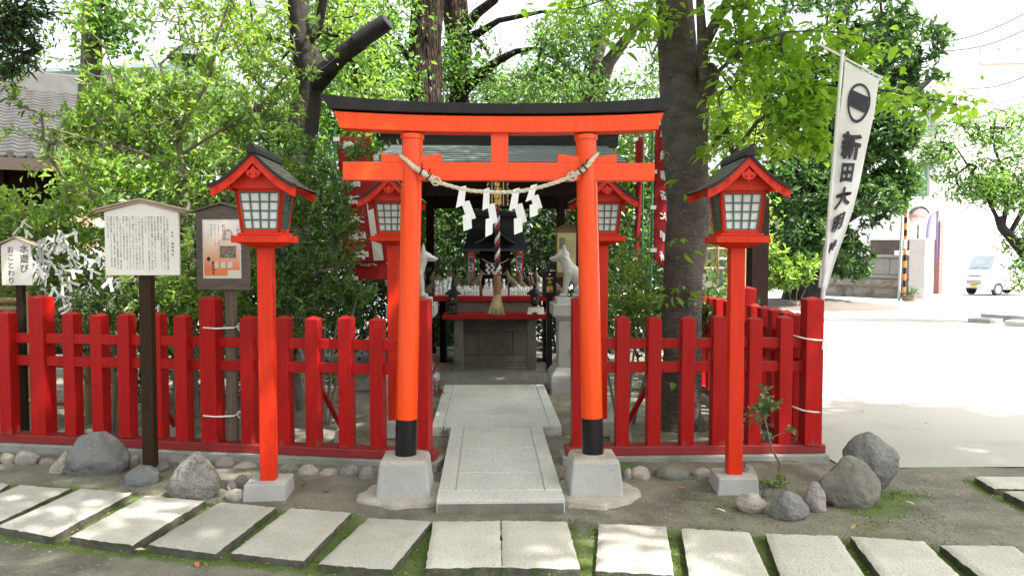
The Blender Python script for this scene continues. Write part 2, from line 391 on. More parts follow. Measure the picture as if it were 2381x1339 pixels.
def crown_mesh(T, dirs, name, m, parent, per=8, L=.07, W=.03, spread=.08, mode='rosette', rich=False, upn=.7, droop=.18, lvar=.3):
    n = len(T); k = per
    P = np.repeat(T, k, 0); D0 = np.repeat(dirs, k, 0)
    rnd = unit(rng.normal(size=P.shape))
    if mode == 'rosette':                                   # leaves radiate from the twig end
        D = unit(D0 * .45 + rnd * .95 + np.array([0, 0, .25]))
        P = P + D * .012 - D0 * np.abs(rng.normal(size=(len(P), 1))) * spread
        N = unit(D0 * .6 + np.array([0, 0, upn]) + rng.normal(size=P.shape) * .35)
    elif mode == 'flat':                                    # sprays of leaves held level and hanging a little
        P = P + rng.normal(size=P.shape) * np.array([spread, spread, spread * .35])
        D = unit(rnd * np.array([1, 1, .3]) + D0 * .5 + np.array([0, 0, -.25]))
        N = unit(np.array([0, 0, 1.]) * upn + rng.normal(size=P.shape) * .3)
    else:                                                   # loose cloud
        P = P + rng.normal(size=P.shape) * spread
        D = unit(rnd + D0 * .6 + np.array([0, 0, -.1]))
        N = unit(rng.normal(size=P.shape) * .55 + np.array([0, 0, upn]))
    Ls = L * (1 + rng.normal(size=len(P)) * lvar).clip(.4, 1.8); Ws = W * Ls / L * (1 + rng.normal(size=len(P)) * .12)
    V, F = leaf_arrays(P, D, N, Ls, Ws, rich, droop=droop)
    return np_mesh(name, V, F, m, parent, smooth=rich)

def plant(name, label, cat, base, skel, blobs, n, bark, leaf, group=None, thr=None, freq=1.2, shell=0, rt=.004, ex=.42, per=8, L=.07, W=.03, spread=.08,
          mode='rosette', rich=False, rough=0, n_main=12, upn=.7, crown='crown', trunk='trunk', jitter=.08, up=.12, maxr=None, droop=.18, rfreq=3):
    base = Vector(base)
    root = thing(name, label, cat, base, 0, group)
    T = sample_blobs(blobs, n, thr, freq, shell)
    paths, dirs = grow(skel, T, rt, ex, jitter, up, maxr)
    b = np.array(base)
    paths = [([Vector(p) - base for p in pts], r, mn) for pts, r, mn in paths]
    branch_mesh(paths, trunk, bark, root, n_main, 4, rough, rfreq)
    crown_mesh(T - b, dirs, crown, leaf, root, per, L, W, spread, mode, rich, upn, droop)
    return root

LF = {}
LF['laurel'] = leafmat('glossy laurel leaf', [(.055, .12, .025), (.10, .195, .038), (.155, .275, .054), (.22, .345, .075), (.30, .39, .10)], .46, .33, spec=.6)
LF['camellia'] = leafmat('dark camellia leaf', [(.032, .080, .018), (.056, .125, .028), (.095, .185, .040), (.15, .25, .058)], .3, .32)
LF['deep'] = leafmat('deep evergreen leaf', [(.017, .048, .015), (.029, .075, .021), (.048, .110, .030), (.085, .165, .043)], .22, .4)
LF['cherry'] = leafmat('fresh cherry leaf', [(.14, .26, .030), (.19, .33, .040), (.25, .40, .055), (.31, .46, .075)], .58, .5, (1.5, 1.55, .7))
LF['tree'] = leafmat('broad tree leaf', [(.045, .11, .03), (.075, .17, .042), (.115, .23, .058), (.165, .28, .075)], .5, .45)
LF['camphor'] = leafmat('camphor leaf', [(.022, .062, .022), (.04, .10, .03), (.07, .145, .045), (.11, .19, .07)], .3, .38)
LF['azalea'] = leafmat('azalea leaf', [(.028, .065, .014), (.05, .10, .02), (.075, .14, .028), (.115, .18, .04)], .3, .45)
LF['maple_red'] = leafmat('red lace maple leaf', [(.10, .022, .02), (.16, .04, .03), (.22, .075, .05)], .35, .5, (1.3, .8, .6))
LF['yellow'] = leafmat('yellow green leaf', [(.10, .21, .025), (.16, .27, .035), (.24, .32, .05)], .5, .5)
LF['nandina'] = leafmat('blue green leaf', [(.05, .13, .055), (.08, .19, .075), (.13, .25, .10)], .28, .4)

# ---------------------------------------------------------------- lettering
_dg = None
_glyphs = {}
def glyph(ch, bold=0.):
    key = (ch, bold)
    if key not in _glyphs:
        cu = bpy.data.curves.new('glyph', 'FONT'); cu.body = ch; cu.size = 1; cu.align_x = 'CENTER'; cu.align_y = 'CENTER'
        cu.resolution_u = 2; cu.offset = min(bold, .012)
        o = bpy.data.objects.new('glyph', cu); COL.objects.link(o)
        dg = bpy.context.evaluated_depsgraph_get(); dg.update()
        me = bpy.data.meshes.new_from_object(o.evaluated_get(dg))
        V = np.array([v.co[:] for v in me.vertices]).reshape(-1, 3)
        F = [tuple(p.vertices) for p in me.polygons]
        if len(V):
            c = (V.min(0) + V.max(0)) / 2
            V = V - np.array([c[0], 0 if ch in '、。' else c[1], 0])
        if bold > .012 and len(V):                               # brush weight: the same strokes laid a hair apart
            n0, F0, V0 = len(V), list(F), V; VV = []; F = []
            for k, (dx, dy) in enumerate(((0, 0), (1, 0), (-1, 0), (0, 1), (0, -1), (.7, .7), (-.7, -.7), (.7, -.7), (-.7, .7))):
                VV.append(V0 + np.array([dx*bold*.62, dy*bold*.62, .0006*k])); F += [tuple(i + k*n0 for i in f) for f in F0]
            V = np.concatenate(VV)
        bpy.data.objects.remove(o); bpy.data.curves.remove(cu); bpy.data.meshes.remove(me)
        _glyphs[key] = (V, F)
    return _glyphs[key]
def column_text(mb, s, x, ztop, size, pitch, y, sx=1., bold=0., fn=None):
    """one vertical column of characters on the plane y, facing -Y"""
    for i, ch in enumerate(s):
        if ch in ' 　': continue
        V, F = glyph(ch, bold)
        if not len(V): continue
        zc = ztop - (i + .5) * pitch
        if ch in '、。':
            pts = [(x + .32*size*sx + v[0]*size*sx, y, zc + .62*size + v[1]*size) for v in V]
        elif ch in '（）「」ー':                            # turned in vertical writing
            pts = [(x + v[1]*size*sx, y, zc - v[0]*size) for v in V]
        else:
            pts = [(x + v[0]*size*sx, y - v[2]*.3, zc + v[1]*size) for v in V]
        if fn: pts = [fn(*p) for p in pts]
        mb.add(pts, F)
    return mb
AX = .08                                   # the shrine's axis
# ---------------------------------------------------------------- paving slabs: outlines on the ground (needed by the moss too)
SLABS = [
 ('leftmost grey slab, cut by the picture edge beside a mossy strip', [(-150,1118),(22,1122),(-20,1148),(-200,1146)]),
 ('sunlit slab second from the left end of the row, below the pale cobbles', [(47,1124),(165,1131),(-12,1213),(-160,1206)]),
 ('sunlit slab in front of the big grey boulder', [(188,1132),(308,1141),(121,1243),(-8,1219)]),
 ('sunlit slab below the small slate stone at the brown sign post', [(340,1148),(476,1160),(308,1262),(163,1242)]),
 ('grey slab between the speckled boulder and the left front lantern', [(514,1162),(642,1175),(501,1283),(345,1260)]),
 ('slab just right of the left front lantern base', [(676,1176),(816,1187),(706,1300),(538,1280)]),
 ('slab slanting in front of the left torii footing', [(856,1199),(1003,1207),(911,1319),(740,1306)]),
 ('left slab of the joined pair in front of the granite path', [(1007,1207),(1163,1206),(1166,1313),(990,1316)]),
 ('right slab of the joined pair in front of the granite path', [(1166,1206),(1318,1207),(1350,1318),(1168,1314)]),
 ('slab in front of the right torii footing', [(1393,1212),(1549,1219),(1568,1331),(1385,1321)]),
 ('slab in front of the right front lantern', [(1584,1223),(1742,1232),(1793,1343),(1603,1337)]),
 ('slab below the white cobble and slate stone', [(1779,1235),(1947,1240),(2022,1349),(1818,1342)]),
 ('slab in front of the largest rounded right boulder', [(1978,1242),(2149,1254),(2245,1346),(2050,1337)]),
 ('last grey slab of the row towards the car park', [(2186,1262),(2357,1264),(2480,1356),(2290,1344)]),
 ('upper slab at the picture edge by the car park', [(2267,1105),(2420,1106),(2470,1133),(2312,1132)]),
 ('lower slab at the picture edge by the car park', [(2334,1139),(2500,1140),(2590,1182),(2420,1180)]),
]
SLAB_Q = [[gp(x, y, .044) for x, y in q] for _, q in SLABS]
def seg_d(px, py, a, b):
    abx, aby = b[0]-a[0], b[1]-a[1]
    t = np.clip(((px-a[0])*abx + (py-a[1])*aby) / (abx*abx + aby*aby), 0, 1)
    return np.hypot(px - a[0] - t*abx, py - a[1] - t*aby)

# fence runs, kerb line
FY = 5.80
E_L = Vector((-.47, 5.70)); D_L = Vector((-3.79, 6.36)) - E_L; D_L.normalize()      # left run, towards its far left
E_R = Vector((.685, FY)); CORNER = Vector((2.40, FY + .02))

# ---------------------------------------------------------------- ground
def soil_mat():
    m = mat('damp soil', (.205, .186, .145), (.098, .086, .064), 2.6, .95, 2.2, 55, c3=(.23, .205, .165), s3=4.5, t3=(.5, .72), speck=(.06, .05, .036), sscale=85, st=(.60, .70), world=True)
    nt = m.node_tree; b = nt.nodes['Principled BSDF']; src = b.inputs['Base Color'].links[0].from_socket
    a = nt.nodes.new('ShaderNodeAttribute'); a.attribute_name = 'moss'
    tc = nt.nodes.new('ShaderNodeTexCoord')
    n = _noise(nt, tc.outputs['Object'], 13, 6, .75); n2 = _noise(nt, tc.outputs['Object'], 60, 3)
    f = nt.nodes.new('ShaderNodeMath'); f.operation = 'ADD'; nt.links.new(a.outputs['Fac'], f.inputs[0]); nt.links.new(n, f.inputs[1])
    f2 = nt.nodes.new('ShaderNodeMath'); f2.operation = 'MULTIPLY_ADD'; nt.links.new(n2, f2.inputs[0]); f2.inputs[1].default_value = .55; nt.links.new(f.outputs[0], f2.inputs[2])
    moss = _mix(nt, n2, (.055, .085, .013), (.105, .155, .022))
    nt.links.new(_mix(nt, _ramp(nt, f2.outputs[0], 1.22, 1.42), src, moss), b.inputs['Base Color'])
    return m
M['soil'] = soil_mat()
nx, ny = 330, 300
gx = np.linspace(-6.2, 7, nx); gy = np.linspace(1.5, 13.6, ny)
X, Y = np.meshgrid(gx, gy)
dist = np.full(X.shape, 9.)
for q in SLAB_Q:
    for i in range(4): dist = np.minimum(dist, seg_d(X, Y, q[i][:2], q[(i+1) % 4][:2]))
moss = .74 * np.exp(-(dist / .12)**2)
mossy = [(2.35, 4.75, .38, .75), (2.62, 4.95, .22, .9), (.93, 5.6, .2, .8), (1.0, 6.6, .25, .65), (.86, 7.6, .3, .6), (-.55, 6.2, .2, .55), (-.6, 6.9, .25, .5), (1.55, 4.75, .5, .5), (-2.9, 5.05, .45, .55),
         (-1.5, 5.35, .3, .55), (-2.0, 5.0, .3, .6), (1.2, 4.3, .3, .6), (2.2, 4.35, .5, .5), (1.45, 8.0, .3, .7), (-.9, 4.9, .35, .35), (-3.6, 5.0, .3, .5), (3.3, 4.6, .25, .4)]
for cx, cy, r, k in mossy: moss = np.maximum(moss, k * np.exp(-(((X - cx)**2 + (Y - cy)**2) / r**2)))
zz = np.array([noise.noise(Vector((x*1.3, y*1.3, 0))) * .012 + noise.noise(Vector((x*6, y*6, 3))) * .004 for x, y in zip(X.ravel(), Y.ravel())]).reshape(X.shape)
zz += .035 * np.exp(-((Y - 5.5) / .35)**2) * (X > -4) * (X < 2.3) * (np.abs(X - AX) > .55)
zz = np.minimum(zz, .045) - .006
plaza = (X > 2.6) & (Y > 5.66)
zz = np.where((X > 2.45) & (Y > 5.4), np.minimum(zz, -.0005), zz); zz = np.where(plaza, -.02, zz)
zz = np.where((np.abs(X - AX) < 1.7) & (Y > 8.6), np.minimum(zz, -.012), zz)
V = np.stack([X, Y, zz], 2).reshape(-1, 3)
ii = (np.arange(ny - 1)[:, None] * nx + np.arange(nx - 1)[None]).ravel()
soil = np_mesh('soil_ground', V, np.stack([ii, ii + 1, ii + nx + 1, ii + nx], 1), M['soil'], smooth=True)
tag(soil, kind='structure'); at_ = soil.data.attributes.new('moss', 'FLOAT', 'POINT'); at_.data.foreach_set('value', moss.ravel().astype(np.float32))
tag(soil, kind='structure')
# far ground, to the horizon
V = np.array([(-300, -60, -.05), (300, -60, -.05), (300, 12, -.05), (-300, 12, -.05), (300, 300, -.05 - .012*288), (-300, 300, -.05 - .012*288)], float)
o = np_mesh('outer_ground', V, np.array([[0, 1, 2, 3], [3, 2, 4, 5]]), mat('far earth', (.20, .185, .16), (.16, .15, .13), .4, .95, .2, 20)); tag(o, kind='structure')
# car park: concrete to the right and behind, with worn seams and stains
M['plaza'] = mat('bleached concrete', (.33, .315, .29), (.275, .262, .243), .5, .9, .35, 60, c3=(.225, .212, .195), s3=.9, t3=(.54, .76), speck=(.20, .19, .175), sscale=55, st=(.68, .72), world=True)
mb = MB()
ex = [2.56, 3.2, 4.5, 7, 12, 60]; ey = [5.56, 7, 9, 12, 30, 62]
def edge_y(x): return 5.57 - .02 * (x - 2.5) + .012 * math.sin(x * 2.1)
pts = [(2.56, None), (2.9, None), (3.3, None), (3.8, None), (4.4, None), (5.2, None), (60, None)]
vs_ = [(x, edge_y(x), .002) for x, _ in pts] + [(x, 12, .002) for x, _ in pts] + [(x, 80, gh(80) + .002) for x, _ in pts]
k = len(pts)
mb.add(vs_, [(r*k + i, r*k + i + 1, (r+1)*k + i + 1, (r+1)*k + i) for r in (0, 1) for i in range(k - 1)])
mb.add([(-60, 13.7, gh(13.7) + .002), (2.56, 13.7, gh(13.7) + .002), (2.56, 80, gh(80) + .002), (-60, 80, gh(80) + .002)], [(0, 1, 2, 3)])
tag(mb.build('car_park_pavement', M['plaza']), kind='structure')

# ---------------------------------------------------------------- granite path and pebble floor
mb = MB()
w1, w2 = .388, .555; y0, y1, y2 = 4.68, 6.68, 8.80
g = .004
def pave(x0, x1, ya, yb, z=.072):
    mb.box(AX + x0 + g, AX + x1 - g, ya + g, yb - g, -.03, z + random.uniform(-.001, .001))
pave(-w1, w1, y0, y0 + .20)
ys = [y0 + .20, 5.28, 5.95, y1]
for a, b in zip(ys, ys[1:]):
    pave(-w1 + .11, w1 - .11, a, b)
for sgn in (-1, 1):
    pave(*sorted((sgn * w1, sgn * (w1 - .11))), y0 + .20, 5.66); pave(*sorted((sgn * w1, sgn * (w1 - .11))), 5.66, y1)
    pave(*sorted((sgn * w2, sgn * (w2 - .10))), y1, 7.75); pave(*sorted((sgn * w2, sgn * (w2 - .10))), 7.75, y2)
ys = [y1, 7.2, 7.95, y2]
for a, b in zip(ys, ys[1:]): pave(-w2 + .10, w2 - .10, a, b)
mb.box(AX - w1 + .01, AX + w1 - .01, y0 + .01, y1, -.03, .064); mb.box(AX - w2 + .01, AX + w2 - .01, y1, y2 - .01, -.031, .063)
MB().box(AX - w1 + .012, AX + w1 - .012, y0 - .002, y0 + .02, -.03, .050).build('path_front_edge_surface', M['old_stone'])['kind'] = 'structure'
tag(mb.build('granite_path', M['granite_path'], bevel=.004), kind='structure')
M['pebble'] = mat('pebble mosaic', (.24, .225, .20), (.17, .16, .145), 9, .8, 1.5, 90, (1, .6, 1), vor=34)
nt_ = M['pebble'].node_tree
mb = MB(); mb.box(AX - 1.55, AX + 1.75, 8.82, 12.2, -.03, .018)
tag(mb.build('pebble_path', M['pebble']), kind='structure')
mb = MB(); mb.box(AX - 1.7, AX + 1.9, 12.2, 12.32, -.03, .07)
tag(mb.build('rear_kerb', M['kerb'], bevel=.01), kind='structure')

# ---------------------------------------------------------------- paving slabs
def slab(q, name, label):
    c = sum(q, Vector()) / 4
    th = .06 + random.uniform(0, .012)
    bm = bmesh.new()
    n = 16
    def P(u, v): return (q[0].lerp(q[1], u)).lerp(q[3].lerp(q[2], u), v) - c
    top = []
    for j in range(n + 1):
        row = []
        for i in range(n + 1):
            p = P(i / n, j / n); e = min(i, j, n - i, n - j)
            s = Vector((p.x + c.x, p.y + c.y, 0))
            z = .0 + noise.noise(s * 3) * .003 + noise.noise(s * 14) * .0012
            if e == 0:
                k = noise.noise(s * 22) * .006 + noise.noise(s * 55) * .004
                p = p + (p.normalized() * k); z -= .009 + abs(noise.noise(s * 30)) * .008
            row.append(bm.verts.new((p.x, p.y, z)))
        top.append(row)
    for j in range(n):
        for i in range(n): bm.faces.new((top[j][i], top[j+1][i], top[j+1][i+1], top[j][i+1])).material_index = 0
    ring = [top[0][i] for i in range(n)] + [top[j][n] for j in range(n)] + [top[n][n - i] for i in range(n)] + [top[n - j][0] for j in range(n)]
    mid = []
    for v in ring:
        s = (v.co + c) * 30
        mid.append(bm.verts.new((v.co.x * 1.006 + noise.noise(s) * .006, v.co.y * 1.006 + noise.noise(s + Vector((9, 2, 1))) * .006, v.co.z - .03)))
    low = [bm.verts.new((v.co.x * 1.01, v.co.y * 1.01, -th - .02)) for v in ring]
    m = len(ring)
    for i in range(m):
        for a, b in ((ring, mid), (mid, low)):
            bm.faces.new((a[i], a[(i+1) % m], b[(i+1) % m], b[i])).material_index = 1
    bmesh.ops.recalc_face_normals(bm, faces=bm.faces)
    me = bpy.data.meshes.new(name); bm.to_mesh(me); bm.free()
    me.materials.append(M['slab']); me.materials.append(M['slab_edge'])
    me.shade_smooth(); me.set_sharp_from_angle(angle=R(38))
    o = link(bpy.data.objects.new(name, me)); o.location = c
    return tag(o, label, 'paving slab', 'paving slabs laid in a row before the torii')
for (lab, _), q in zip(SLABS, SLAB_Q): slab(q, 'paving_slab', lab)

# ---------------------------------------------------------------- fence
RAILS = ((.662, .738), (.838, .912))
def fence_run(name, label, a, b, offs, talls, with_sill=True, zt=1.082, sill_over=(.05, .05)):
    """posts stand at the given distances from a along a->b; local x runs along the fence"""
    d = Vector((b.x - a.x, b.y - a.y)); L = d.length; ang = math.atan2(d.y, d.x)
    root = thing(name, label, 'fence', (a.x, a.y, 0), ang)
    if with_sill:
        mb = MB(); mb.box(-sill_over[0], L + sill_over[1], -.075, .075, .062, .125); mb.build('sill', M['red_sill'], root, bevel=.006)
    for z0, z1 in RAILS:
        mb = MB(); mb.box(0, L, -.022, .022, z0, z1); mb.build('rail', M['red'], root, bevel=.004)
    for s in offs:
        t = s in talls; wd = .128 if t else .098
        mb = MB(); mb.post(s, 0, .122, (1.203 if t else zt - .02) + random.uniform(-.006, .006), wd, .022)
        o = mb.build('post', M['red'], root, bevel=.004); o.rotation_euler = (random.uniform(-.004, .004), random.uniform(-.005, .005), random.uniform(-.015, .015))
    return root
def xs(px_list, a, d):
    """distance along a run of posts seen at these columns"""
    out = []
    for px in px_list:
        r = ray(px, 900); # solve a + d s = t r.xy
        det = d.x * -r.y + d.y * r.x
        s = ((0 - a.x) * -r.y + (0 - a.y) * r.x) / det
        out.append(round(s, 3))
    return out
dl = D_L
offs = xs([880, 806, 731, 661, 583, 497, 433, 366, 297, 230, 166, 97, 30, -40, -110], E_L, dl)
tal = [offs[5], offs[11]]
fence_run('picket_fence', 'long red picket fence left of the torii, behind the notice boards', E_L, E_L + dl * 4.3, [0.0] + offs + [4.2], [0.0] + tal, sill_over=(.11, .1))
dr = (CORNER - E_R).normalized()
offs = xs([1445, 1518, 1595, 1668, 1750, 1822], E_R, dr)
LR = (CORNER - E_R).length
fence_run('picket_fence', 'red picket fence between the right torii pillar and the flag post', E_R, CORNER, [0.0] + offs + [LR], [0.0, LR], sill_over=(.11, .1))
side_a = Vector((2.40, FY + .12)); side_b = Vector((2.34, FY + 3.6))
so = [.14 + .238 * i for i in range(15)]
fence_run('picket_fence', 'red picket fence running back along the car park behind the flag post', side_a, side_b, so, [so[5], so[14]], sill_over=(0, .1))
# little roof-shaped caps of the tie-cord
def kerb_run(a, b, y_over, ends=(0, 0)):
    d = Vector((b.x - a.x, b.y - a.y)); L = d.length
    mb = MB(); mb.box(-ends[0], L + ends[1], -.12, .12, -.06, .060)
    o = mb.build('fence_kerb', M['kerb'], bevel=.008); o.location = (a.x, a.y, 0); o.rotation_euler = (0, 0, math.atan2(d.y, d.x)); tag(o, kind='structure')
kerb_run(E_L, E_L + dl * 4.3, 0, (.14, .3)); kerb_run(E_R, CORNER, 0, (.14, .11)); kerb_run(side_a, side_b, 0, (0, .1))
# diagonal braces behind the fence with their footing stones
def brace(x, y, dx, dy, label):
    root = thing('fence_brace', label, 'brace', (x + dx, y + dy, 0), 0, 'braces behind the fence')
    mb = MB(); mb.tube([(-dx, -dy + .05, .72), (0, 0, .05)], .022, 8); mb.build('bar', M['red'], root, smooth=40)
    mb = MB(); mb.frus(0, 0, -.03, .17, .17, .09, .13, .13); mb.build('footing', M['concrete'], root, bevel=.006)
p = E_L + dl * offs[0] if False else E_L
brace(1.30, 5.84, -.20, .62, 'red diagonal brace with block footing right of the right torii pillar')
brace(2.06, 5.84, .10, .70, 'red diagonal brace with block footing behind the right front lantern')
brace(-1.35, 5.92, .18, .62, 'red diagonal brace with block footing right of the left front lantern')
brace(-2.70, 6.16, .10, .55, 'red diagonal brace with pale block footing behind the brown sign post')

# ---------------------------------------------------------------- torii
TY = 5.05
torii = thing('torii_gate', 'bright vermilion torii gate with black lintel and pillar feet', 'torii gate', (AX, TY, 0))
def beam(hb, ht, z0c, z1c, rise0, rise1, dep0, dep1, pw=2.3, n=40):
    vs, fs = [], []
    for i in range(n + 1):
        t = -1 + 2 * i / n; k = abs(t) ** pw
        zb, zt = z0c + rise0 * k, z1c + rise1 * k
        vs += [(t*hb, -dep0/2, zb), (t*hb, dep0/2, zb), (t*ht, dep1/2, zt - .012), (t*ht, 0, zt), (t*ht, -dep1/2, zt - .012)]
    for i in range(n):
        a, b = i*5, i*5 + 5
        for k in range(5): fs.append((a + k, a + (k+1) % 5, b + (k+1) % 5, b + k))
    fs += [tuple(range(5)), tuple(range(n*5 + 4, n*5 - 1, -1))]
    return MB().add(vs, fs)
beam(.985, 1.02, 2.286, 2.396, .022, .026, .155, .165).build('lower_lintel', M['vermilion'], torii, smooth=30, bevel=.003)
beam(1.045, 1.10, 2.398, 2.470, .026, .052, .20, .22).build('top_lintel', M['blackwood'], torii, smooth=30, bevel=.003)
for s in (-1, 1):
    a, b = Vector((s*.600, 0, .245)), Vector((s*.545, 0, 2.284))
    def on(z): return a.lerp(b, (z - a.z) / (b.z - a.z))
    MB().tube([on(.47), on(1.0), on(1.6), on(2.284)], [.0675, .0675, .066, .065], 32).build('pillar', M['vermilion'], torii, smooth=40)
    MB().tube([on(.235), on(.488)], .0690, 32).build('black_foot', M['black'], torii, smooth=40, bevel=.002)
    MB().tube([on(2.250), on(2.283)], .074, 32).build('collar', M['vermilion'], torii, smooth=40, bevel=.003)
    mb = MB(); mb.frus(s*.603, 0, -.03, .352, .352, .238, .295, .295)
    mb.build('footing', M['concrete'], torii, bevel=.016)
    mb = MB()                                                     # rough mortar skim on top
    n = 26; vs_ = []
    for i in range(n):
        t = 2*math.pi*i/n; r = .146 / max(abs(math.cos(t)), abs(math.sin(t)))
        vs_.append((s*.603 + math.cos(t)*r, math.sin(t)*r, .232 - .012*abs(noise.noise(Vector((t*3, s, 0))))))
    for i in range(n):
        t = 2*math.pi*i/n; r = .135 / max(abs(math.cos(t)), abs(math.sin(t)))
        vs_.append((s*.603 + math.cos(t)*r, math.sin(t)*r, .250 + .004*noise.noise(Vector((t*2, s, 5)))))
    for i in range(n):
        t = 2*math.pi*i/n
        vs_.append((s*.603 + math.cos(t)*.07, math.sin(t)*.07, .258))
    fs = [(r*n + i, r*n + (i+1) % n, (r+1)*n + (i+1) % n, (r+1)*n + i) for r in (0, 1) for i in range(n)] + [tuple(range(2*n, 3*n))]
    mb.add(vs_, fs); mb.build('mortar_cap', M['apron'], torii, smooth=50)
    mb = MB(); n = 60; vs_ = []
    for (k, z) in ((1.04, -.03), (1.0, .016), (.93, .024), (0.3, .03)):
        for i in range(n):
            t = 2*math.pi*i/n; p = Vector((math.cos(t), math.sin(t), s * 3))
            r = (.285 + .05*noise.noise(p*1.7) + .02*noise.noise(p*6) + .010*noise.noise(p*15)) * k
            vs_.append((s*.60 + r*1.02*math.cos(t), -.02 + r*.98*math.sin(t), z + .004*noise.noise(p*9)))
    fs = [(r*n + i, r*n + (i+1) % n, (r+1)*n + (i+1) % n, (r+1)*n + i) for r in range(3) for i in range(n)] + [tuple(range(3*n, 4*n))]
    mb.add(vs_, fs); mb.build('mortar_apron', M['apron'], torii, smooth=50)
    for q in (-1, 1):                                            # wedges on the tie beam
        xo = s*.55 + q*.185; xi = s*.55 + q*.03
        MB().prism([(xi, 2.105), (xo, 2.105), (xo, 2.160), (xi, 2.138)], -.04, .04).build('wedge', M['vermilion'], torii, bevel=.002)
mb = MB(); mb.box(-.975, .975, -.043, .043, 1.992, 2.105); mb.build('tie_beam', M['vermilion'], torii, bevel=.003)
mb = MB(); mb.box(-.054, .054, -.032, .032, 2.103, 2.29); mb.build('centre_strut', M['vermilion'], torii, bevel=.003)

# rope with paper streamers
rope = thing('straw_rope', 'twisted straw rope hung between the torii pillars, tied in black', 'rope', (AX, TY - .08, 2))
RP = [at(x, y, Y) for x, y, Y in ((930, 362, 5.03), (945, 372, 4.98), (962, 388, 4.962), (985, 403, 4.965), (1010, 420, 4.975), (1045, 432, 4.985), (1085, 442, 4.99), (1125, 446, 4.99), (1160, 447, 4.99), (1200, 446, 4.99), (1245, 438, 4.99), (1290, 425, 4.985), (1330, 410, 4.975), (1352, 397, 4.965), (1368, 382, 4.962), (1382, 366, 4.98), (1390, 358, 5.03))]
o0 = Vector((AX, TY - .08, 2))
def spline(P, n):
    out = []; m = len(P)
    for i in range(m - 1):
        p0, p1, p2, p3 = P[max(i-1, 0)], P[i], P[i+1], P[min(i+2, m-1)]
        for k in range(n):
            t = k / n
            out.append(.5 * ((2*p1) + (p2 - p0)*t + (2*p0 - 5*p1 + 4*p2 - p3)*t*t + (3*p1 - p0 - 3*p2 + p3)*t**3))
    return out + [P[-1]]
def twist(mb, P, r, rs, turns_per_m, k, K, nseg=6, fat=None):
    L = 0; pts = []; u = Vector((0, 1, 0)); rr = []
    for i, p in enumerate(P):
        if i: L += (p - P[i-1]).length
        t = (P[min(i+1, len(P)-1)] - P[max(i-1, 0)]).normalized()
        uu = (u - t*u.dot(t)).normalized(); v = t.cross(uu); a = 2*math.pi*(L*turns_per_m + k/K)
        f = fat(i / len(P)) if fat else 1
        pts.append(p + (uu*math.cos(a) + v*math.sin(a))*r*f); rr.append(rs * f)
    mb.tube(pts, rr, nseg)
S = [p - o0 for p in spline(RP, 16)]
mb = MB()
fat = lambda t: 1 + .45*math.exp(-((t-.17)/.07)**2) + .45*math.exp(-((t-.82)/.07)**2)
for k in range(3): twist(mb, S, .0064, .0073, 9, k, 3, 8, fat)
mb.build('strands', M['straw'], rope, smooth=60)
for i in (44, 56, 206, 216):
    p = S[i]; t = (S[i+1] - S[i-1]).normalized(); u = t.orthogonal().normalized(); v = t.cross(u)
    mb = MB(); ring = [p + (u*math.cos(a) + v*math.sin(a))*.0225 for a in np.linspace(0, 2*math.pi, 17)]
    mb.tube(ring, .0045, 6); mb.tube([p + Vector((.0, -.02, .015)), p + Vector((.012, -.03, .05))], .004, 5); mb.build('tie', M['black'], rope, smooth=60)
for i in (66, 192):                                               # straw knots
    mb = MB(); p = S[i]
    for k in range(5): mb.tube([p + Vector((random.uniform(-.02, .02), -.012, random.uniform(-.012, .012))), p + Vector((random.uniform(-.03, .03), -.025, random.uniform(-.03, .045)))], .004, 5)
    mb.tube([p + (Vector((math.cos(a), -.3, math.sin(a))) * .026) for a in np.linspace(0, 6.3, 13)], .0055, 6)
    mb.build('knot', M['straw'], rope, smooth=60)
def shide(pxs, label, wd=.052, hs=.088, skew=0):
    """zigzag folded paper: panels given by their top-centre pixels"""
    P = [at(x, y, TY - .068) for x, y in pxs]
    root = P[0].copy(); mb = MB(); n = len(P) - 1
    for i in range(n):
        a, b = P[i] - root, P[i+1] - root
        wa = wd * (.8 if i == 0 else 1); yy = -.004 * i; tilt = (.012 if i % 2 else -.012); sh_ = (.012 if i % 2 else -.012); a = a + Vector((sh_, 0, .008)); b = b + Vector((sh_ * 1.6, 0, -.006))
        vs_ = [(a.x - wa/2, yy, a.z + .006), (a.x + wa/2, yy + .004, a.z - .004 + .022), (b.x + wd/2, yy + tilt, b.z + .004), (b.x - wd/2, yy + tilt - .004, b.z - .016)]
        mb.add([(x, y, z) for x, y, z in vs_] + [(x, y + .0012, z) for x, y, z in vs_], [(0,1,2,3),(7,6,5,4),(0,4,5,1),(1,5,6,2),(2,6,7,3),(3,7,4,0)])
    o = mb.build('paper_streamer', M['white_paper'], loc=root)
    return tag(o, label, 'paper streamer', 'paper streamers on the rope')
shide([(1081, 441), (1077, 476), (1090, 506), (1095, 530)], 'white zigzag paper streamer nearest the left torii pillar')
shide([(1136, 446), (1137, 482), (1142, 515), (1144, 543)], 'narrow white zigzag paper streamer just left of the bell rope', .044)
shide([(1205, 446), (1200, 482), (1209, 514), (1212, 538)], 'long white zigzag paper streamer just right of the bell rope')
shide([(1246, 437), (1238, 462), (1245, 482), (1248, 499)], 'short white paper streamer blown sideways nearest the right pillar', .05)

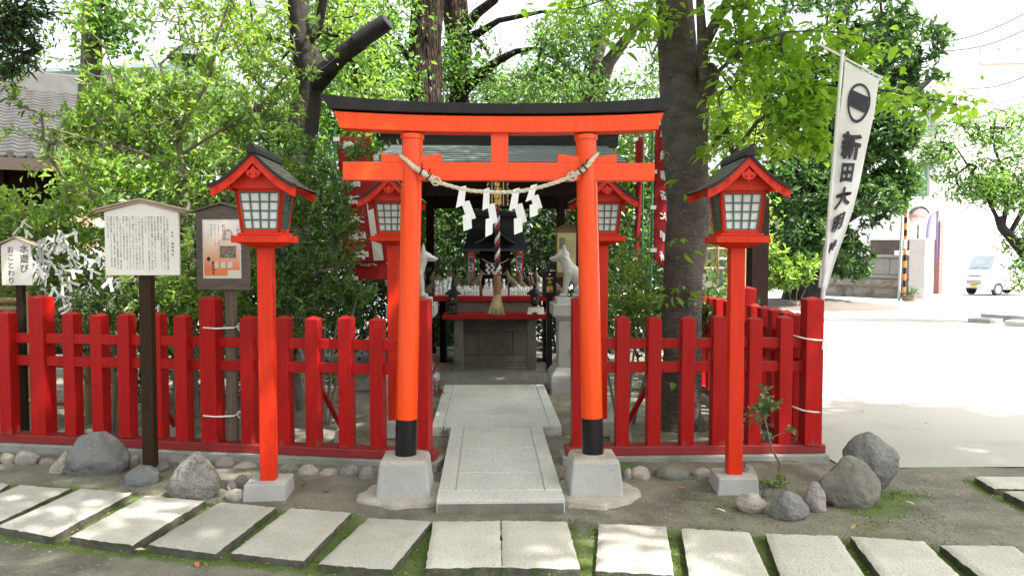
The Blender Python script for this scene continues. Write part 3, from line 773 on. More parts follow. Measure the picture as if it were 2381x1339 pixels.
# ---------------------------------------------------------------- standing lanterns
def make_lantern():
    t = thing('standing_lantern', 'x', 'lantern', (0, 0, 0), 0, 'red standing lanterns')
    mb = MB(); mb.frus(0, 0, -.03, .27, .27, .105, .25, .25); mb.build('base_block', M['concrete'], t, bevel=.008)
    mb = MB(); mb.box(-.046, .046, -.046, .046, .10, 1.60); mb.build('pole', M['lamp_red'], t, bevel=.004)
    mb = MB(); mb.frus(0, 0, 1.568, .10, .10, 1.603, .29, .29); mb.box(-.168, .168, -.168, .168, 1.6035, 1.646); mb.box(-.135, .135, -.135, .135, 1.6465, 1.664)
    mb.build('tray', M['lamp_red'], t, bevel=.003)
    zb, zt, hb, ht = 1.662, 1.938, .120, .149
    def side(k):                                                   # rotate a front-face point to side k
        c, s = [(1, 0), (0, 1), (-1, 0), (0, -1)][k]
        return lambda x, y, z: (x*c - y*s, x*s + y*c, z)
    def hw(z): return hb + (ht - hb) * (z - zb) / (zt - zb)
    mb = MB()
    for k in range(4):
        f = side(k); e = .024
        def quad(x0f, x1f, z0, z1, y0=0., y1=.022):
            vs_ = []
            for y in (y0, y1):
                for z, xf in ((z0, x0f), (z0, x1f), (z1, x1f), (z1, x0f)): vs_.append(f(xf(z), -hw(z) + y, z))
            mb.add(vs_, [(0,1,2,3),(7,6,5,4),(0,4,5,1),(1,5,6,2),(2,6,7,3),(3,7,4,0)])
        quad(lambda z: -hw(z), lambda z: -hw(z) + e, zb, zt)
        quad(lambda z: hw(z) - e, lambda z: hw(z), zb, zt)
        quad(lambda z: -hw(z) + e, lambda z: hw(z) - e, zb, zb + .022, .001); quad(lambda z: -hw(z) + e, lambda z: hw(z) - e, zt - .026, zt, .001)
    mb.build('lamp_frame', M['lamp_red'], t, bevel=.0025)
    for k in range(4):
        f = side(k); mb = MB(); z0, z1 = zb + .022, zt - .026
        def bar(xa0, xa1, xb0, xb1, za, zc, y0=.004, y1=.013):
            vs_ = []
            for y in (y0, y1):
                for x, z in ((xa0, za), (xa1, za), (xb1, zc), (xb0, zc)): vs_.append(f(x, -hw(z) + y, z))
            mb.add(vs_, [(0,1,2,3),(7,6,5,4),(0,4,5,1),(1,5,6,2),(2,6,7,3),(3,7,4,0)])
        n = 4; bw = .0042
        for i in range(n + 1):
            u = -1 + 2*i/n; a, b = (hw(z0) - .027)*u, (hw(z1) - .027)*u
            bar(a - bw, a + bw, b - bw, b + bw, z0, z1)
        for i in range(n + 1):
            z = z0 + .004 + (z1 - z0 - .008)*i/n; h = hw(z) - .024
            bar(-h, h, -h, h, z - .0042, z + .0042, .0055, .0145)
        wn = mb.build('window_lattice', M['green'], t)
        mb = MB(); h0, h1 = hw(z0) - .024, hw(z1) - .024
        vs_ = [f(x, -hw(z) + y, z) for y in (.016, .019) for x, z in ((-h0, z0), (h0, z0), (h1, z1), (-h1, z1))]
        mb.add(vs_, [(0,1,2,3),(7,6,5,4),(0,4,5,1),(1,5,6,2),(2,6,7,3),(3,7,4,0)]); mb.build('frosted_panel', M['paper'], wn)
    # curved gable roof
    W2, ze, zp, y0, y1 = .256, 1.940, 2.140, -.295, .325
    def prof(u): return ze + (zp - ze) * (1 - u) ** 1.42
    mb = MB(); courses = 6
    for s in (-1, 1):
        for c in range(courses):
            u0, u1 = c / courses, (c + 1) / courses + .02
            pts = []
            for u, lift in ((u0, .002), ((u0+u1)/2, .006), (u1, .010)): pts.append((s*W2*min(u, 1.0), prof(min(u, 1)) + lift))
            low = [(x, z - .010) for x, z in pts]
            poly = pts + low[::-1]
            mb.prism(poly, y0, y1)
    rf = mb.build('roof', M['shingle'], t, bevel=.0)
    mb = MB()                                                       # dark edge strip along the gable ends
    for yy in (y0 - .004, y1 - .010):
        mb = MB()
        for s in (-1, 1):
            N = 14; up = [(s*W2*1.01*u, prof(u) + .006) for u in np.linspace(0, 1, N)]; lo = [(x, z - .022) for x, z in up]
            for i in range(N - 1):
                mb.prism([up[i], up[i+1], lo[i+1], lo[i]], yy, yy + .014)
        mb.build('gable_edge', M['blackwood'], rf)
    MB().prism([(-.030, zp - .012), (.030, zp - .012), (.024, zp + .018), (.010, zp + .044), (0, zp + .050), (-.010, zp + .044), (-.024, zp + .018)], y0 - .02, y1 + .02).build('ridge_cap', M['blackwood'], rf, bevel=.003)
    for yy in (y0 + .012, y1 - .030):                             # bargeboards
        for s in (-1, 1):
            mb = MB(); N = 14; us = np.linspace(0, .97, N)
            up = [(s*W2*u, prof(u) - .014) for u in us]; lo = [(s*W2*u, prof(u) - .070 + .004*u) for u in us]
            for i in range(N - 1): mb.prism([up[i], up[i+1], lo[i+1], lo[i]], yy, yy + .018)
            o = mb.build('bargeboard', M['lamp_red'], t)
            if yy < 0:
                for u in (.50, .82):
                    mb = MB(); c = (s*W2*u, yy - .003, prof(u) - .040); ring = [(c[0] + .010*math.cos(a), c[1], c[2] + .010*math.sin(a)) for a in np.linspace(0, 2*math.pi, 13)]
                    mb.tube(ring, .002, 5); mb.tube([(c[0], c[1], c[2]), (c[0], c[1] + .005, c[2])], .005, 8); mb.build('boss', M['lamp_red'], o)
    for yy in (y0 + .10, y1 - .108):                              # recessed gable wall and eave boards
        N = 12; us = np.linspace(-1, 1, 2*N + 1) * .60
        MB().prism([(W2*u, prof(abs(u)) - .020) for u in us[::-1]] + [(-.60*W2, 1.930), (.60*W2, 1.930)], yy, yy + .008).build('gable_wall', M['lamp_red'], t)
    for s in (-1, 1): MB().prism([(s*.150, 1.94), (s*W2*.84, prof(.84) - .012), (s*W2*.84, prof(.84) - .024), (s*.150, 1.915)], y0 + .04, y1 - .04).build('eave_board', M['lamp_red'], t)
    mb = MB(); zc = 2.002; pts = []                              # heart-and-curl gable pendant
    half = [(0, .060), (.012, .040), (.026, .028), (.040, .030), (.044, .018), (.040, .004), (.030, -.008), (.016, -.013), (.006, -.020), (0, -.024)]
    pts = [(x, zc + z) for x, z in half] + [(-x, zc + z) for x, z in half[-2:0:-1]]
    mb.prism(pts, y0 + .022, y0 + .036)
    gp_ = mb.build('gable_pendant', M['lamp_red'], t, bevel=.002)
    mb = MB()
    for s in (-1, 1): mb.tube([(s*.018, y0 + .0205, zc + .004), (s*.018, y0 + .024, zc + .004)], .0055, 8)
    mb.build('dark_hole_disc', M['dark_timber'], gp_)  # dark discs stand in for the shade inside pierced holes
    return t
lan = make_lantern()
def lantern_at(o, x, y, rz, label, z=0):
    o.location = (x, y, z); o.rotation_euler = (0, 0, rz); o['label'] = label
p1_, p2_ = gp(620, 1112, .1), gp(1706, 1112, .1)
l2 = copy_tree(lan); l3 = copy_tree(lan); l4 = copy_tree(lan)
lantern_at(lan, p1_.x + .022, 5.06, R(1), 'red lantern on a post in front of the fence, left of the torii')
lantern_at(l2, p2_.x + .034, 5.10, R(-3), 'red lantern on a post in front of the fence, right of the torii')
lantern_at(l3, at(914, 560, 6.7).x, 6.7, R(0), 'red lantern half hidden behind the left torii pillar', .03)
lantern_at(l4, at(1400, 560, 6.7).x, 6.7, R(0), 'red lantern half hidden behind the right torii pillar', .03)
# ---------------------------------------------------------------- boulders and cobbles
def rock(name, label, x0, x1, ytop, ybot, m, depth=.8, seed=0, group=None, flat=.0, cuts=3, lean=0, zb=-.03, sub=5, prof=None):
    """a boulder standing on the ground at the given picture columns; real width and height follow from its distance"""
    c = gp((x0 + x1) / 2, ybot, 0); wd = (gp(x1, ybot, 0) - gp(x0, ybot, 0)).length
    Yc = c.y + wd * depth / 2
    zt = at((x0 + x1) / 2, ytop, Yc - wd*depth*.1).z
    wd *= Yc / c.y
    h = zt - zb
    rs = random.Random(seed)
    bm = bmesh.new(); bmesh.ops.create_icosphere(bm, subdivisions=sub, radius=1)
    planes = []
    for i in range(cuts + 3):
        n = Vector((rs.uniform(-1, 1), rs.uniform(-1, .6), rs.uniform(-.4, 1))).normalized(); planes.append((n, rs.uniform(.66, .9)))
    off = Vector((rs.uniform(-50, 50), rs.uniform(-50, 50), seed))
    for v in bm.verts:
        p = v.co.copy()
        for n, d in planes:
            e = p.dot(n) - d
            if e > 0: p -= n * e * .82
        p *= 1 + .11*noise.noise(p*1.5 + off) + .05*noise.noise(p*3.7 + off) + .018*noise.noise(p*9 + off) + .008*noise.noise(p*21 + off)
        v.co = p * (1 + .006*noise.noise(p*38 + off))
    lo = [min(v.co[i] for v in bm.verts) for i in range(3)]; hi = [max(v.co[i] for v in bm.verts) for i in range(3)]
    for v in bm.verts:
        u = [(v.co[i] - lo[i]) / (hi[i] - lo[i]) for i in range(3)]
        x = (u[0] - .5) * wd; y = (u[1] - .5) * wd * depth; z = (u[2] ** (1 - .25*flat)) * h
        if prof:                                              # taper towards the peak: (peak position, sharpness)
            k = 1 - (1 - prof[1]) * u[2] ** 1.3; x = (x - (prof[0] - .5)*wd) * k + (prof[0] - .5)*wd; y *= k
        x += lean * z
        v.co = (x, y, z)
    me = bpy.data.meshes.new(name); bm.to_mesh(me); bm.free(); me.materials.append(m); me.shade_smooth()
    o = link(bpy.data.objects.new(name, me)); o.location = (c.x * Yc / c.y, Yc, zb)
    return tag(o, label, 'rock', group)
rock('boulder', 'large smooth grey boulder left of the brown sign post', 140, 308, 1006, 1120, M['rock_grey'], .7, 3, prof=(.55, .68), zb=-.07)
rock('boulder', 'pointed speckled grey boulder between the sign post and left lantern', 372, 518, 1050, 1166, M['rock_speck'], .6, 5, prof=(.78, .5), zb=-.07)
rock('boulder', 'small slate stone in front of the brown sign post', 290, 372, 1084, 1137, M['rock_dark'], .9, 8, zb=-.05)
rock('flat_stone', 'flat grey stone under the brown sign post', 312, 398, 1072, 1112, M['rock_grey'], 1.1, 21, flat=1, cuts=1)
rock('boulder', 'thin pale stone leaning on the left of the large boulder', 108, 150, 1050, 1112, M['cobble'], .8, 9, lean=.35)
rock('boulder', 'tall rear boulder at the right end by the car park', 1958, 2096, 1006, 1152, M['rock_grey'], .7, 23, prof=(.36, .74), flat=1.8, zb=-.10)
rock('boulder', 'largest rounded brown boulder at the right end, in front of the tall one', 1893, 2052, 1060, 1184, M['rock_brown'], .65, 14, prof=(.45, .78), flat=.8, zb=-.10)
rock('boulder', 'small purple grey stone left of the rounded brown boulder', 1866, 1926, 1119, 1194, M['rock_purple'], .8, 15, prof=(.45, .6))
rock('boulder', 'flat slate stone between the white cobble and purple stone', 1786, 1888, 1143, 1214, M['rock_grey'], .7, 16, prof=(.35, .6), lean=.0)
rock('boulder', 'round white cobble right of the right front lantern', 1712, 1782, 1145, 1194, M['cobble'], .8, 17)
rock('boulder', 'pale sloping stone behind the base of the right front lantern', 1715, 1770, 1078, 1140, M['rock_speck'], 1.0, 18, prof=(.3, .5))
rock('boulder', 'tall upright dark stone behind the fence left of the left pillar', 682, 712, 806, 955, M['rock_speck'], .8, 31)
G1 = 'pale cobbles lining the left kerb'; G2 = 'pale cobbles lining the right kerb'
left_c = [(-30, 4, 1056, 1080, 'cobble at the picture edge, first of the left kerb'), (2, 36, 1052, 1079, 'cobble touching the picture edge below the first fence post'), (36, 92, 1047, 1082, 'bright cobble left of the thin leaning stone'),
          (92, 132, 1064, 1080, 'low bright cobble beside the thin leaning stone'), (306, 322, 1058, 1078, 'tiny cobble right of the large grey boulder'), (322, 342, 1052, 1078, 'cobble behind the flat stone, left of the sign post'),
          (384, 444, 1056, 1082, 'wide cobble between sign post and speckled boulder'), (500, 548, 1058, 1092, 'tall cobble right of the speckled boulder top'), (541, 600, 1074, 1096, 'cobble against the left side of the lantern pole'),
          (544, 588, 1103, 1136, 'light cobble on the left corner of the lantern base'), (527, 552, 1118, 1143, 'small brown cobble beside the speckled boulder'), (521, 572, 1138, 1166, 'cobble lying at the foot of the lantern base'),
          (646, 693, 1078, 1104, 'first cobble right of the left lantern pole'), (694, 741, 1079, 1112, 'second cobble right of the left lantern pole'), (741, 789, 1088, 1114, 'flat third cobble right of the left lantern pole'),
          (788, 836, 1080, 1116, 'fourth cobble, the second from the left torii footing'), (835, 874, 1084, 1122, 'pinkish cobble touching the left torii footing')]
for i, (a, b, t, bt, lab) in enumerate(left_c): rock('cobble', lab, a, b, t, bt, M['cobble'] if i % 3 else M['rock_speck'], .75, 40 + i, G1, sub=3, cuts=1)
right_c = [(1450, 1470, 1088, 1118, 'cobble touching the right torii footing'), (1465, 1512, 1084, 1120, 'rounded cobble right of the right torii footing'), (1522, 1608, 1082, 1122, 'broad mossy dark cobble at mid kerb'),
           (1609, 1657, 1088, 1116, 'greenish cobble left of the right lantern pole'), (1657, 1690, 1086, 1104, 'cobble behind the right lantern pole'), (1770, 1792, 1140, 1156, 'tiny pink cobble between white cobble and slate stone'),
           (1000, 1012, 1100, 1118, 'tiny cobble between left footing and granite path'), (1300, 1322, 1106, 1124, 'flat cobble between granite path and right footing')]
for i, (a, b, t, bt, lab) in enumerate(right_c): rock('cobble', lab, a, b, t, bt, M['cobble'] if i % 3 != 2 else M['rock_brown'], .75, 80 + i, G2, sub=3, cuts=1)

# ---------------------------------------------------------------- notice boards
def gable_roof(mb, hw_, z_e, z_p, y0, y1, th):
    mb.prism([(-hw_, z_e), (0, z_p), (hw_, z_e), (hw_, z_e + th), (0, z_p + th), (-hw_, z_e + th)], y0, y1)
# cream information board
Yb = 5.48; c = at(350, 1076, Yb); xb = at(334.5, 560, Yb).x; z = lambda y: at(334, y, Yb).z
sg = thing('notice_board', 'cream roofed notice board full of small writing on a brown post', 'notice board', (xb, Yb, .05))
b0 = .05
mb = MB(); mb.box(-.040, .040, -.006, .07, 0, z(600) - b0); mb.build('post', M['brown'], sg, bevel=.004)
hw_ = .247; zt_, zp_ = z(493) - b0, z(470) - b0
MB().prism([(-hw_, z(640) - b0), (hw_, z(640) - b0), (hw_, zt_), (0, zp_), (-hw_, zt_)], -.032, -.008).build('board', M['cream'], sg, bevel=.004)
mb = MB(); gable_roof(mb, .300, z(497) - b0, z(471) - b0, -.055, .04, .014); gable_roof(mb, .312, z(497) - b0 + .0145, z(471) - b0 + .0145, -.068, .05, .012)
mb.build('roof', M['cream_edge'], sg, bevel=.002)
TXT = ["　江戸時代頃に、この矢口村の稲作や農業を守護", "するために京都の伏見稲荷大社（和銅四年・七一一", "年鎮座）から、その御分霊がまつられたという。", "御祭神は宇迦之御魂神。",
 "よく狐が神様だと勘違いされている人が多いが、", "狐は元稲荷様の眷属（お使い）であり、神社の神", "域を狛犬が守っているように、狐が稲荷神社を守っ", "ているのである。", "　日本の国は弥生時代の昔より今日まで稲作によ",
 "って栄えてきた国であり、日本人の主食はなんと", "いっても「お米」である。コメとは神様の偉大な", "霊力・御恵が「こめられたもの」であるというこ", "とから名付けられました。この米が実ったものが", "稲穂であり、この稲を成らせる霊力を持っている",
 "神様が、すなわち稲荷の大神なのである。", "　そして時代が下るとどんどんと産業・商工業が", "発展するようになり、次第に五穀豊穣の神様であ", "るとともに、「商売繁盛・金運上昇・福徳円満・", "諸願成就の神様」としても広く人々に信仰され、", "今日に至るのである。"]
mb = MB()
column_text(mb, "末社　稲荷神社", .204, z(537) - b0, .0175, .0245, -.0335, bold=.006)
for i, s in enumerate(TXT): column_text(mb, s, .172 - i * .0208, z(503) - b0, .0140, .0163, -.0335, bold=.0)
mb.build('lettering', M['ink'], sg, fix=False)

# grey wooden board with an orange poster
tp = E_L + dl * tal[0]; Yp = tp.y - .055; xb = at(519, 580, Yp).x; z = lambda y: at(519, y, Yp).z
fy = E_L + dl * xs([530], E_L, dl)[0]
sg = thing('poster_board', 'weathered grey wooden board with an orange poster, tied to the fence', 'notice board', (xb, Yp, .125)); b0 = .125
mb = MB(); mb.box(-.005, .075, .02, .075, 0, z(600) - b0); o = mb.build('post', M['post_wood'], sg, bevel=.008)
MB().prism([(-.193, z(672) - b0), (.193, z(674) - b0), (.193, z(495) - b0), (0, z(477) - b0), (-.193, z(495) - b0)], -.015, .016).build('board', M['grey_wood'], sg, bevel=.003)
mb = MB(); gable_roof(mb, .250, z(497) - b0, z(474.5) - b0, -.04, .04, .014); mb.build('roof', M['grey_wood'], sg, bevel=.002)
M['poster'] = mat('orange poster print', (.66, .22, .12), (.60, .17, .09), 2, .4)
nt_ = M['poster'].node_tree; bs = nt_.nodes['Principled BSDF']
tc_ = nt_.nodes.new('ShaderNodeTexCoord'); sp_ = nt_.nodes.new('ShaderNodeSeparateXYZ'); nt_.links.new(tc_.outputs['Generated'], sp_.inputs[0])
rp_ = nt_.nodes.new('ShaderNodeValToRGB'); rp_.color_ramp.elements[0].color = (.75, .20, .07, 1); rp_.color_ramp.elements[1].color = (.85, .78, .74, 1)   # printed orange-to-white blend
rp_.color_ramp.elements[0].position = .12; rp_.color_ramp.elements[1].position = .8
nt_.links.new(sp_.outputs[2], rp_.inputs[0]); nt_.links.new(rp_.outputs[0], bs.inputs['Base Color'])
px0, px1, pz0, pz1 = at(475, 600, Yp).x - xb, at(561, 600, Yp).x - xb, z(646) - b0, z(512) - b0
mb = MB(); mb.box(px0 - .004, px1 + .004, -.0185, -.0155, pz0 - .004, pz1 + .004); ps = mb.build('poster', M['cream'], sg)
mb = MB(); mb.box(px0 + .006, px1 - .006, -.0200, -.0187, pz0 + .016, pz1 - .006); mb.build('print', M['poster'], ps)
def PX(x, y): v = at(x, y, Yp - .02); return v.x - xb, v.z - b0
def disc(mb, cx, cz, rx, rz, y, n=24): mb.add([(cx + rx*math.cos(2*math.pi*i/n), y, cz + rz*math.sin(2*math.pi*i/n)) for i in range(n)], [tuple(range(n))])
M['tan_print'] = mat('tan print', (.50, .42, .33), None, 3, .4); M['pink_print'] = mat('purple red print', (.42, .13, .18), None, 3, .4); M['photo_print'] = mat('photo print', (.05, .07, .05), (.30, .22, .18), 60, .4, c3=(.45, .5, .45), s3=40)
mb = MB(); disc(mb, *PX(530, 546), .036, .042, -.0203); mb.build('picture_disc', M['tan_print'], ps)
mb = MB(); a, b = PX(511, 600), PX(549, 572); mb.box(a[0], b[0], -.0206, -.0202, a[1], b[1]); mb.build('photo', M['photo_print'], ps)
mb = MB()
def foxprint(x, y, s):
    cx, cz = PX(x, y); mb.add([(cx + u*s, -.0209, cz + v*s) for u, v in ((-.32,-.5),(.32,-.5),(.36,-.1),(.24,.2),(.26,.5),(.12,.36),(-.12,.36),(-.26,.5),(-.24,.2),(-.36,-.1))], [tuple(range(10))])
for x in (503, 519, 535): foxprint(x, 615, .052)
foxprint(531, 546, .062)
mb.build('fox_print', M['white_paper'], ps)
mb = MB(); a, b = PX(530, 643), PX(558, 628); mb.box(a[0], b[0], -.0209, -.0203, a[1], b[1]); mb.build('price_slip', M['cream'], ps)
mb = MB()
cx, cz = PX(485, 602); disc(mb, cx, cz, .0125, .0165, -.0205); cx, cz = PX(485, 616)
column_text(mb, "新田神社", PX(485.5, 0)[0], PX(0, 607)[1], .0205, .0255, -.0206, bold=.02)
column_text(mb, "大明神様の『お使い』の狐です", PX(499, 0)[0], PX(0, 521)[1], .0095, .0118, -.0206, bold=.01)
column_text(mb, "狐に願いを書き入れて奉納し", PX(490.5, 0)[0], PX(0, 521)[1], .0095, .0125, -.0206, bold=.01)
column_text(mb, "願いが成る祈願します", PX(482, 0)[0], PX(0, 521)[1], .0095, .0125, -.0206, bold=.01)

mb.build('small_print', M['ink'], ps, fix=False)
mb = MB(); column_text(mb, "願掛け狐", PX(511, 0)[0], PX(0, 520)[1], .028, .0315, -.0206, bold=.012); column_text(mb, "一願成就", PX(545, 0)[0], PX(0, 520)[1], .026, .030, -.0206, bold=.012)
mb.build('headline', M['pink_print'], ps, fix=False)
mb = MB()
for x, y in ((476, 513), (560, 514), (476, 645), (560, 645), (517, 512), (475, 578), (561, 578)): cx, cz = PX(x, y); mb.tube([(cx, -.019, cz), (cx, -.026, cz)], .005, 8)
mb.build('pin', M['cream'], ps)
mb = MB()
for x, y in ((517, 498), (512, 497), (470, 660), (517, 661), (566, 662)): cx, cz = PX(x, y); mb.tube([(cx, -.014, cz), (cx, -.0175, cz)], .004, 8)
mb.build('nail', M['iron'], sg)

def cord(pts, label, r=.005, tails=()):
    mb = MB(); c0 = Vector(pts[0])
    mb.tube([Vector(p) - c0 for p in pts], r, 6)
    for t in tails: mb.tube([Vector(p) - c0 for p in t], r*.8, 5)
    o = mb.build('tie_cord', M['rope_white'], smooth=60, loc=c0); return tag(o, label, 'cord', 'white cords tied round fence posts')
for y, lab in ((762, 'upper white cord tying the poster board to the fence'), (967, 'lower white cord tying the poster board to the fence')):
    zc = at(497, y, tp.y - .09).z; a = at(475, y, tp.y - .075).x; b = at(547, y, Yp).x
    cord([(a, tp.y + .02, zc), (a - .006, tp.y - .075, zc), ((a + b)/2 - .02, tp.y - .096, zc - .004), (b, tp.y - .088, zc), (b + .004, tp.y - .03, zc), (b + .006, Yp + .08, zc), (a, tp.y + .07, zc)], lab, .006,
         [[(b + .005, Yp + .02, zc), (b + .03, Yp, zc + .03), (b + .045, Yp, zc + .022)], [(b + .005, Yp + .02, zc), (b + .035, Yp, zc - .025)]])
for y, lab in ((790, 'upper white cord round the flag corner post'), (957, 'lower white cord round the flag corner post')):
    zc = at(1900, y, FY - .06).z; q = CORNER; h = .080
    cord([(q.x - h - .06, q.y + .03, zc + .03), (q.x - h, q.y - h, zc + .012), (q.x, q.y - h - .004, zc), (q.x + h, q.y - h, zc - .004), (q.x + h, q.y + h, zc)], lab, .0065,
         [[(q.x + h - .02, q.y - h - .008, zc), (q.x + h - .03, q.y - h - .012, zc - .07)], [(q.x + h - .015, q.y - h - .008, zc), (q.x + h + .012, q.y - h - .01, zc - .085)]] if y == 790 else [])

# small cream sign behind the fence
Ys = 6.75; xb = at(42, 600, Ys).x; z = lambda y: at(42, y, Ys).z
sg = thing('warning_sign', 'small cream roofed sign with large brush writing behind the fence', 'sign', (xb, Ys, 0))
mb = MB(); mb.box(-.028, .028, .0, .05, -.02, z(620)); mb.build('post', M['brown'], sg, bevel=.003)
MB().prism([(-.125, z(663)), (.120, z(663)), (.120, z(568)), (0, z(553)), (-.125, z(571))], -.024, -.002).build('board', M['cream'], sg, bevel=.003)
mb = MB(); gable_roof(mb, .165, z(573), z(553), -.05, .04, .013); mb.build('roof', M['cream_edge'], sg, bevel=.002)
mb = MB(); column_text(mb, "水遊び", .065, z(566), .074, .083, -.0255, bold=.012); column_text(mb, "おことわり", -.045, z(572), .060, .0635, -.0255, bold=.012)
mb.build('lettering', M['ink'], sg, fix=False)

# ---------------------------------------------------------------- the white flag on its leaning pole
fl = thing('banner_flag', 'tall white banner flag with a black crest on a leaning white pole', 'flag', (0, 0, 0))
YF0 = FY + .11
base = at(1912, 700, YF0); top = at(1959, 124, YF0 - .30)
def fp(px, py, dy=0.):                                            # a point of the flag's leaning plane
    Y = YF0 + dy - .30 * (700 - py) / 576.; return at(px, py, Y)
fl.location = (base.x, base.y, 0); bo = Vector((base.x, base.y, 0))
low = base + (base - top).normalized() * .95
mb = MB(); mb.tube([low - bo, base - bo, base.lerp(top, .5) - bo], .0155, 12); mb.tube([base.lerp(top, .46) - bo, top - bo], .0125, 12)
mb.tube([top - bo, top - bo + Vector((0, 0, .02))], .017, 10); mb.build('pole', M['plastic_white'], fl, smooth=40)
mb = MB(); mb.tube([fp(1898, 100, .02) - bo, fp(1960, 133) - bo, fp(2052, 182) - bo], .007, 8); mb.build('cross_bar', M['plastic_white'], fl, smooth=40)
LE = [(1964, 142), (1960, 200), (1950, 280), (1941, 380), (1931, 470), (1919, 560), (1908, 620), (1903, 668)]
RE = [(2043, 184), (2034, 260), (2014, 350), (1998, 430), (1983, 490), (1959, 560), (1938, 620), (1922, 676)]
def edge(E, t):
    u = t * (len(E) - 1); i = min(int(u), len(E) - 2); f = u - i
    return E[i][0]*(1-f) + E[i+1][0]*f, E[i][1]*(1-f) + E[i+1][1]*f
def flag_pt(s, t, off=0.):
    a, b = edge(LE, t), edge(RE, t)
    px, py = a[0]*(1-s) + b[0]*s, a[1]*(1-s) + b[1]*s
    fold = .010*math.sin(s*5 + t*6) + (.026 * t**2) * math.sin(s*math.pi*2.4 + 1.2*t) + .01*math.sin(t*17 + s*3)
    return fp(px, py, fold - .004 - off) - bo
ns, nt2 = 22, 60
V = np.array([tuple(flag_pt(i/ns, j/nt2)) for j in range(nt2+1) for i in range(ns+1)])
ii = (np.arange(nt2)[:, None]*(ns+1) + np.arange(ns)[None]).ravel()
cl = np_mesh('cloth', V, np.stack([ii, ii+ns+1, ii+ns+2, ii+1], 1), M['white_cloth'], fl, smooth=True)
sm = cl.modifiers.new('cloth_thickness', 'SOLIDIFY'); sm.thickness = .0012; sm.offset = 0
mb = MB()                                                         # crest: ring with a broad band
n = 40
def ring(cs, ct, r0s, r0t, r1s, r1t):
    vs_ = [flag_pt(cs + (r0s if k else r1s)*math.cos(2*math.pi*i/n), ct + (r0t if k else r1t)*math.sin(2*math.pi*i/n) - .080*(r0s if k else r1s)*math.cos(2*math.pi*i/n), .010) for i in range(n) for k in (0, 1)]
    mb.add(vs_, [(2*i, 2*i+1, (2*i+3) % (2*n), (2*i+2) % (2*n)) for i in range(n)])
cs, ct = .52, .150
ring(cs, ct, .270, .073, .330, .085)
vs_, fs = [], []
K = 16
for i in range(K + 1):
    u = -1 + 2*i/K; s = cs + u*.27
    lim = .080*math.sqrt(max(0, 1 - u*u*.8))
    vs_ += [flag_pt(s, ct - min(lim, .036) - .045*(s - cs), .011), flag_pt(s, ct + min(lim, .034) - .045*(s - cs), .011)]
    if i: fs.append((2*i-2, 2*i-1, 2*i+1, 2*i))
mb.add(vs_, fs); mb.build('crest', M['ink'], cl)
mb = MB(); scale_w = {0: .70, 1: .72, 2: .74, 3: .74, 4: .74}
for i, ch in enumerate('新田大明神'):
    V_, F_ = glyph(ch, .055)
    t0 = [.325, .425, .53, .64, .745][i]; hh = [.100, .082, .088, .075, .06][i]; ww = [.64, .50, .60, .5, .4][i]
    mb.add([flag_pt(.5 + v[0]*ww, t0 - v[1]*hh - .085*v[0]*ww, .012 + v[2]) for v in V_], F_)
mb.build('brush_writing', M['ink'], cl, fix=False)
mb = MB()
for k in (0., .5, 1.):
    p = flag_pt(k, 0.0); q = fp(1962 + k*86, 135 + k*46) - bo
    mb.tube([p, q + Vector((0, -.012, .006)), q + Vector((0, .01, .006)), p + Vector((.01, .006, -.01))], .005, 5)
mb.build('hanging_loop', M['white_cloth'], cl)

# red banners behind the lanterns
def red_banner(name_lab, quad, Y, text, strip, polepx, tsz, tx=.5, rows=1.0):
    a = at(quad[0][0], quad[0][1], Y); root = thing('shrine_banner', name_lab, 'banner', (at(polepx[0][0], 700, Y).x, Y, 0), 0, 'red shrine banners')
    bo_ = Vector((at(polepx[0][0], 700, Y).x, Y, 0))
    def bp_(s, t, off=0.):
        p = [at(x, y, Y) for x, y in quad]
        q = (p[0].lerp(p[1], s)).lerp(p[3].lerp(p[2], s), t)
        q.y += .025*math.sin(s*4 + t*5) - off; return q - bo_
    n1, n2 = 10, 30
    V = np.array([tuple(bp_(i/n1, j/n2)) for j in range(n2+1) for i in range(n1+1)]); ii = (np.arange(n2)[:, None]*(n1+1) + np.arange(n1)[None]).ravel()
    cl = np_mesh('cloth', V, np.stack([ii, ii+n1+1, ii+n1+2, ii+1], 1), M['red_cloth'], root, smooth=True)
    sm = cl.modifiers.new('cloth_thickness', 'SOLIDIFY'); sm.thickness = .001; sm.offset = 0
    mb = MB(); m = len(text)
    for i, ch in enumerate(text):
        V_, F_ = glyph(ch, .045); tc = (i + .5) / m * rows
        mb.add([bp_(tx + v[0]*tsz[0], tc - v[1]*tsz[1], .006 + v[2]) for v in V_], F_)
    if text: mb.build('lettering', M['white_cloth'], cl, fix=False)
    if strip:
        mb = MB()
        for s0, s1, t0, t1 in strip: mb.add([bp_(s, t, .004) for t in np.linspace(t0, t1, 5) for s in (s0, s1)], [(2*i, 2*i+1, 2*i+3, 2*i+2) for i in range(4)])
        mb.build('name_strip', M['white_cloth'], cl)
    mb = MB(); mb.tube([at(polepx[0][0], polepx[0][1], Y + .02) - bo_, at(polepx[1][0], polepx[1][1], Y + .02) - bo_], .013, 8); mb.build('pole', M['green_pole'], root, smooth=40)
    for k in (.02, .35, .62, .94):
        p = bp_(0 if polepx[0][0] <= quad[0][0] + 20 else 1, k); mb = MB(); mb.box(p.x - .03, p.x + .03, p.y - .012, p.y + .03, p.z - .02, p.z + .02); mb.build('pole_tab', M['plastic_white'], root)
    return root
red_banner('red banner with white writing hanging behind the left lantern', [(782, 318), (862, 318), (905, 610), (800, 616)], 7.75, '奉納稲荷大明神', [(.66, .88, .50, .98)], [(778, 300), (784, 740)], (.42, .075), .36)
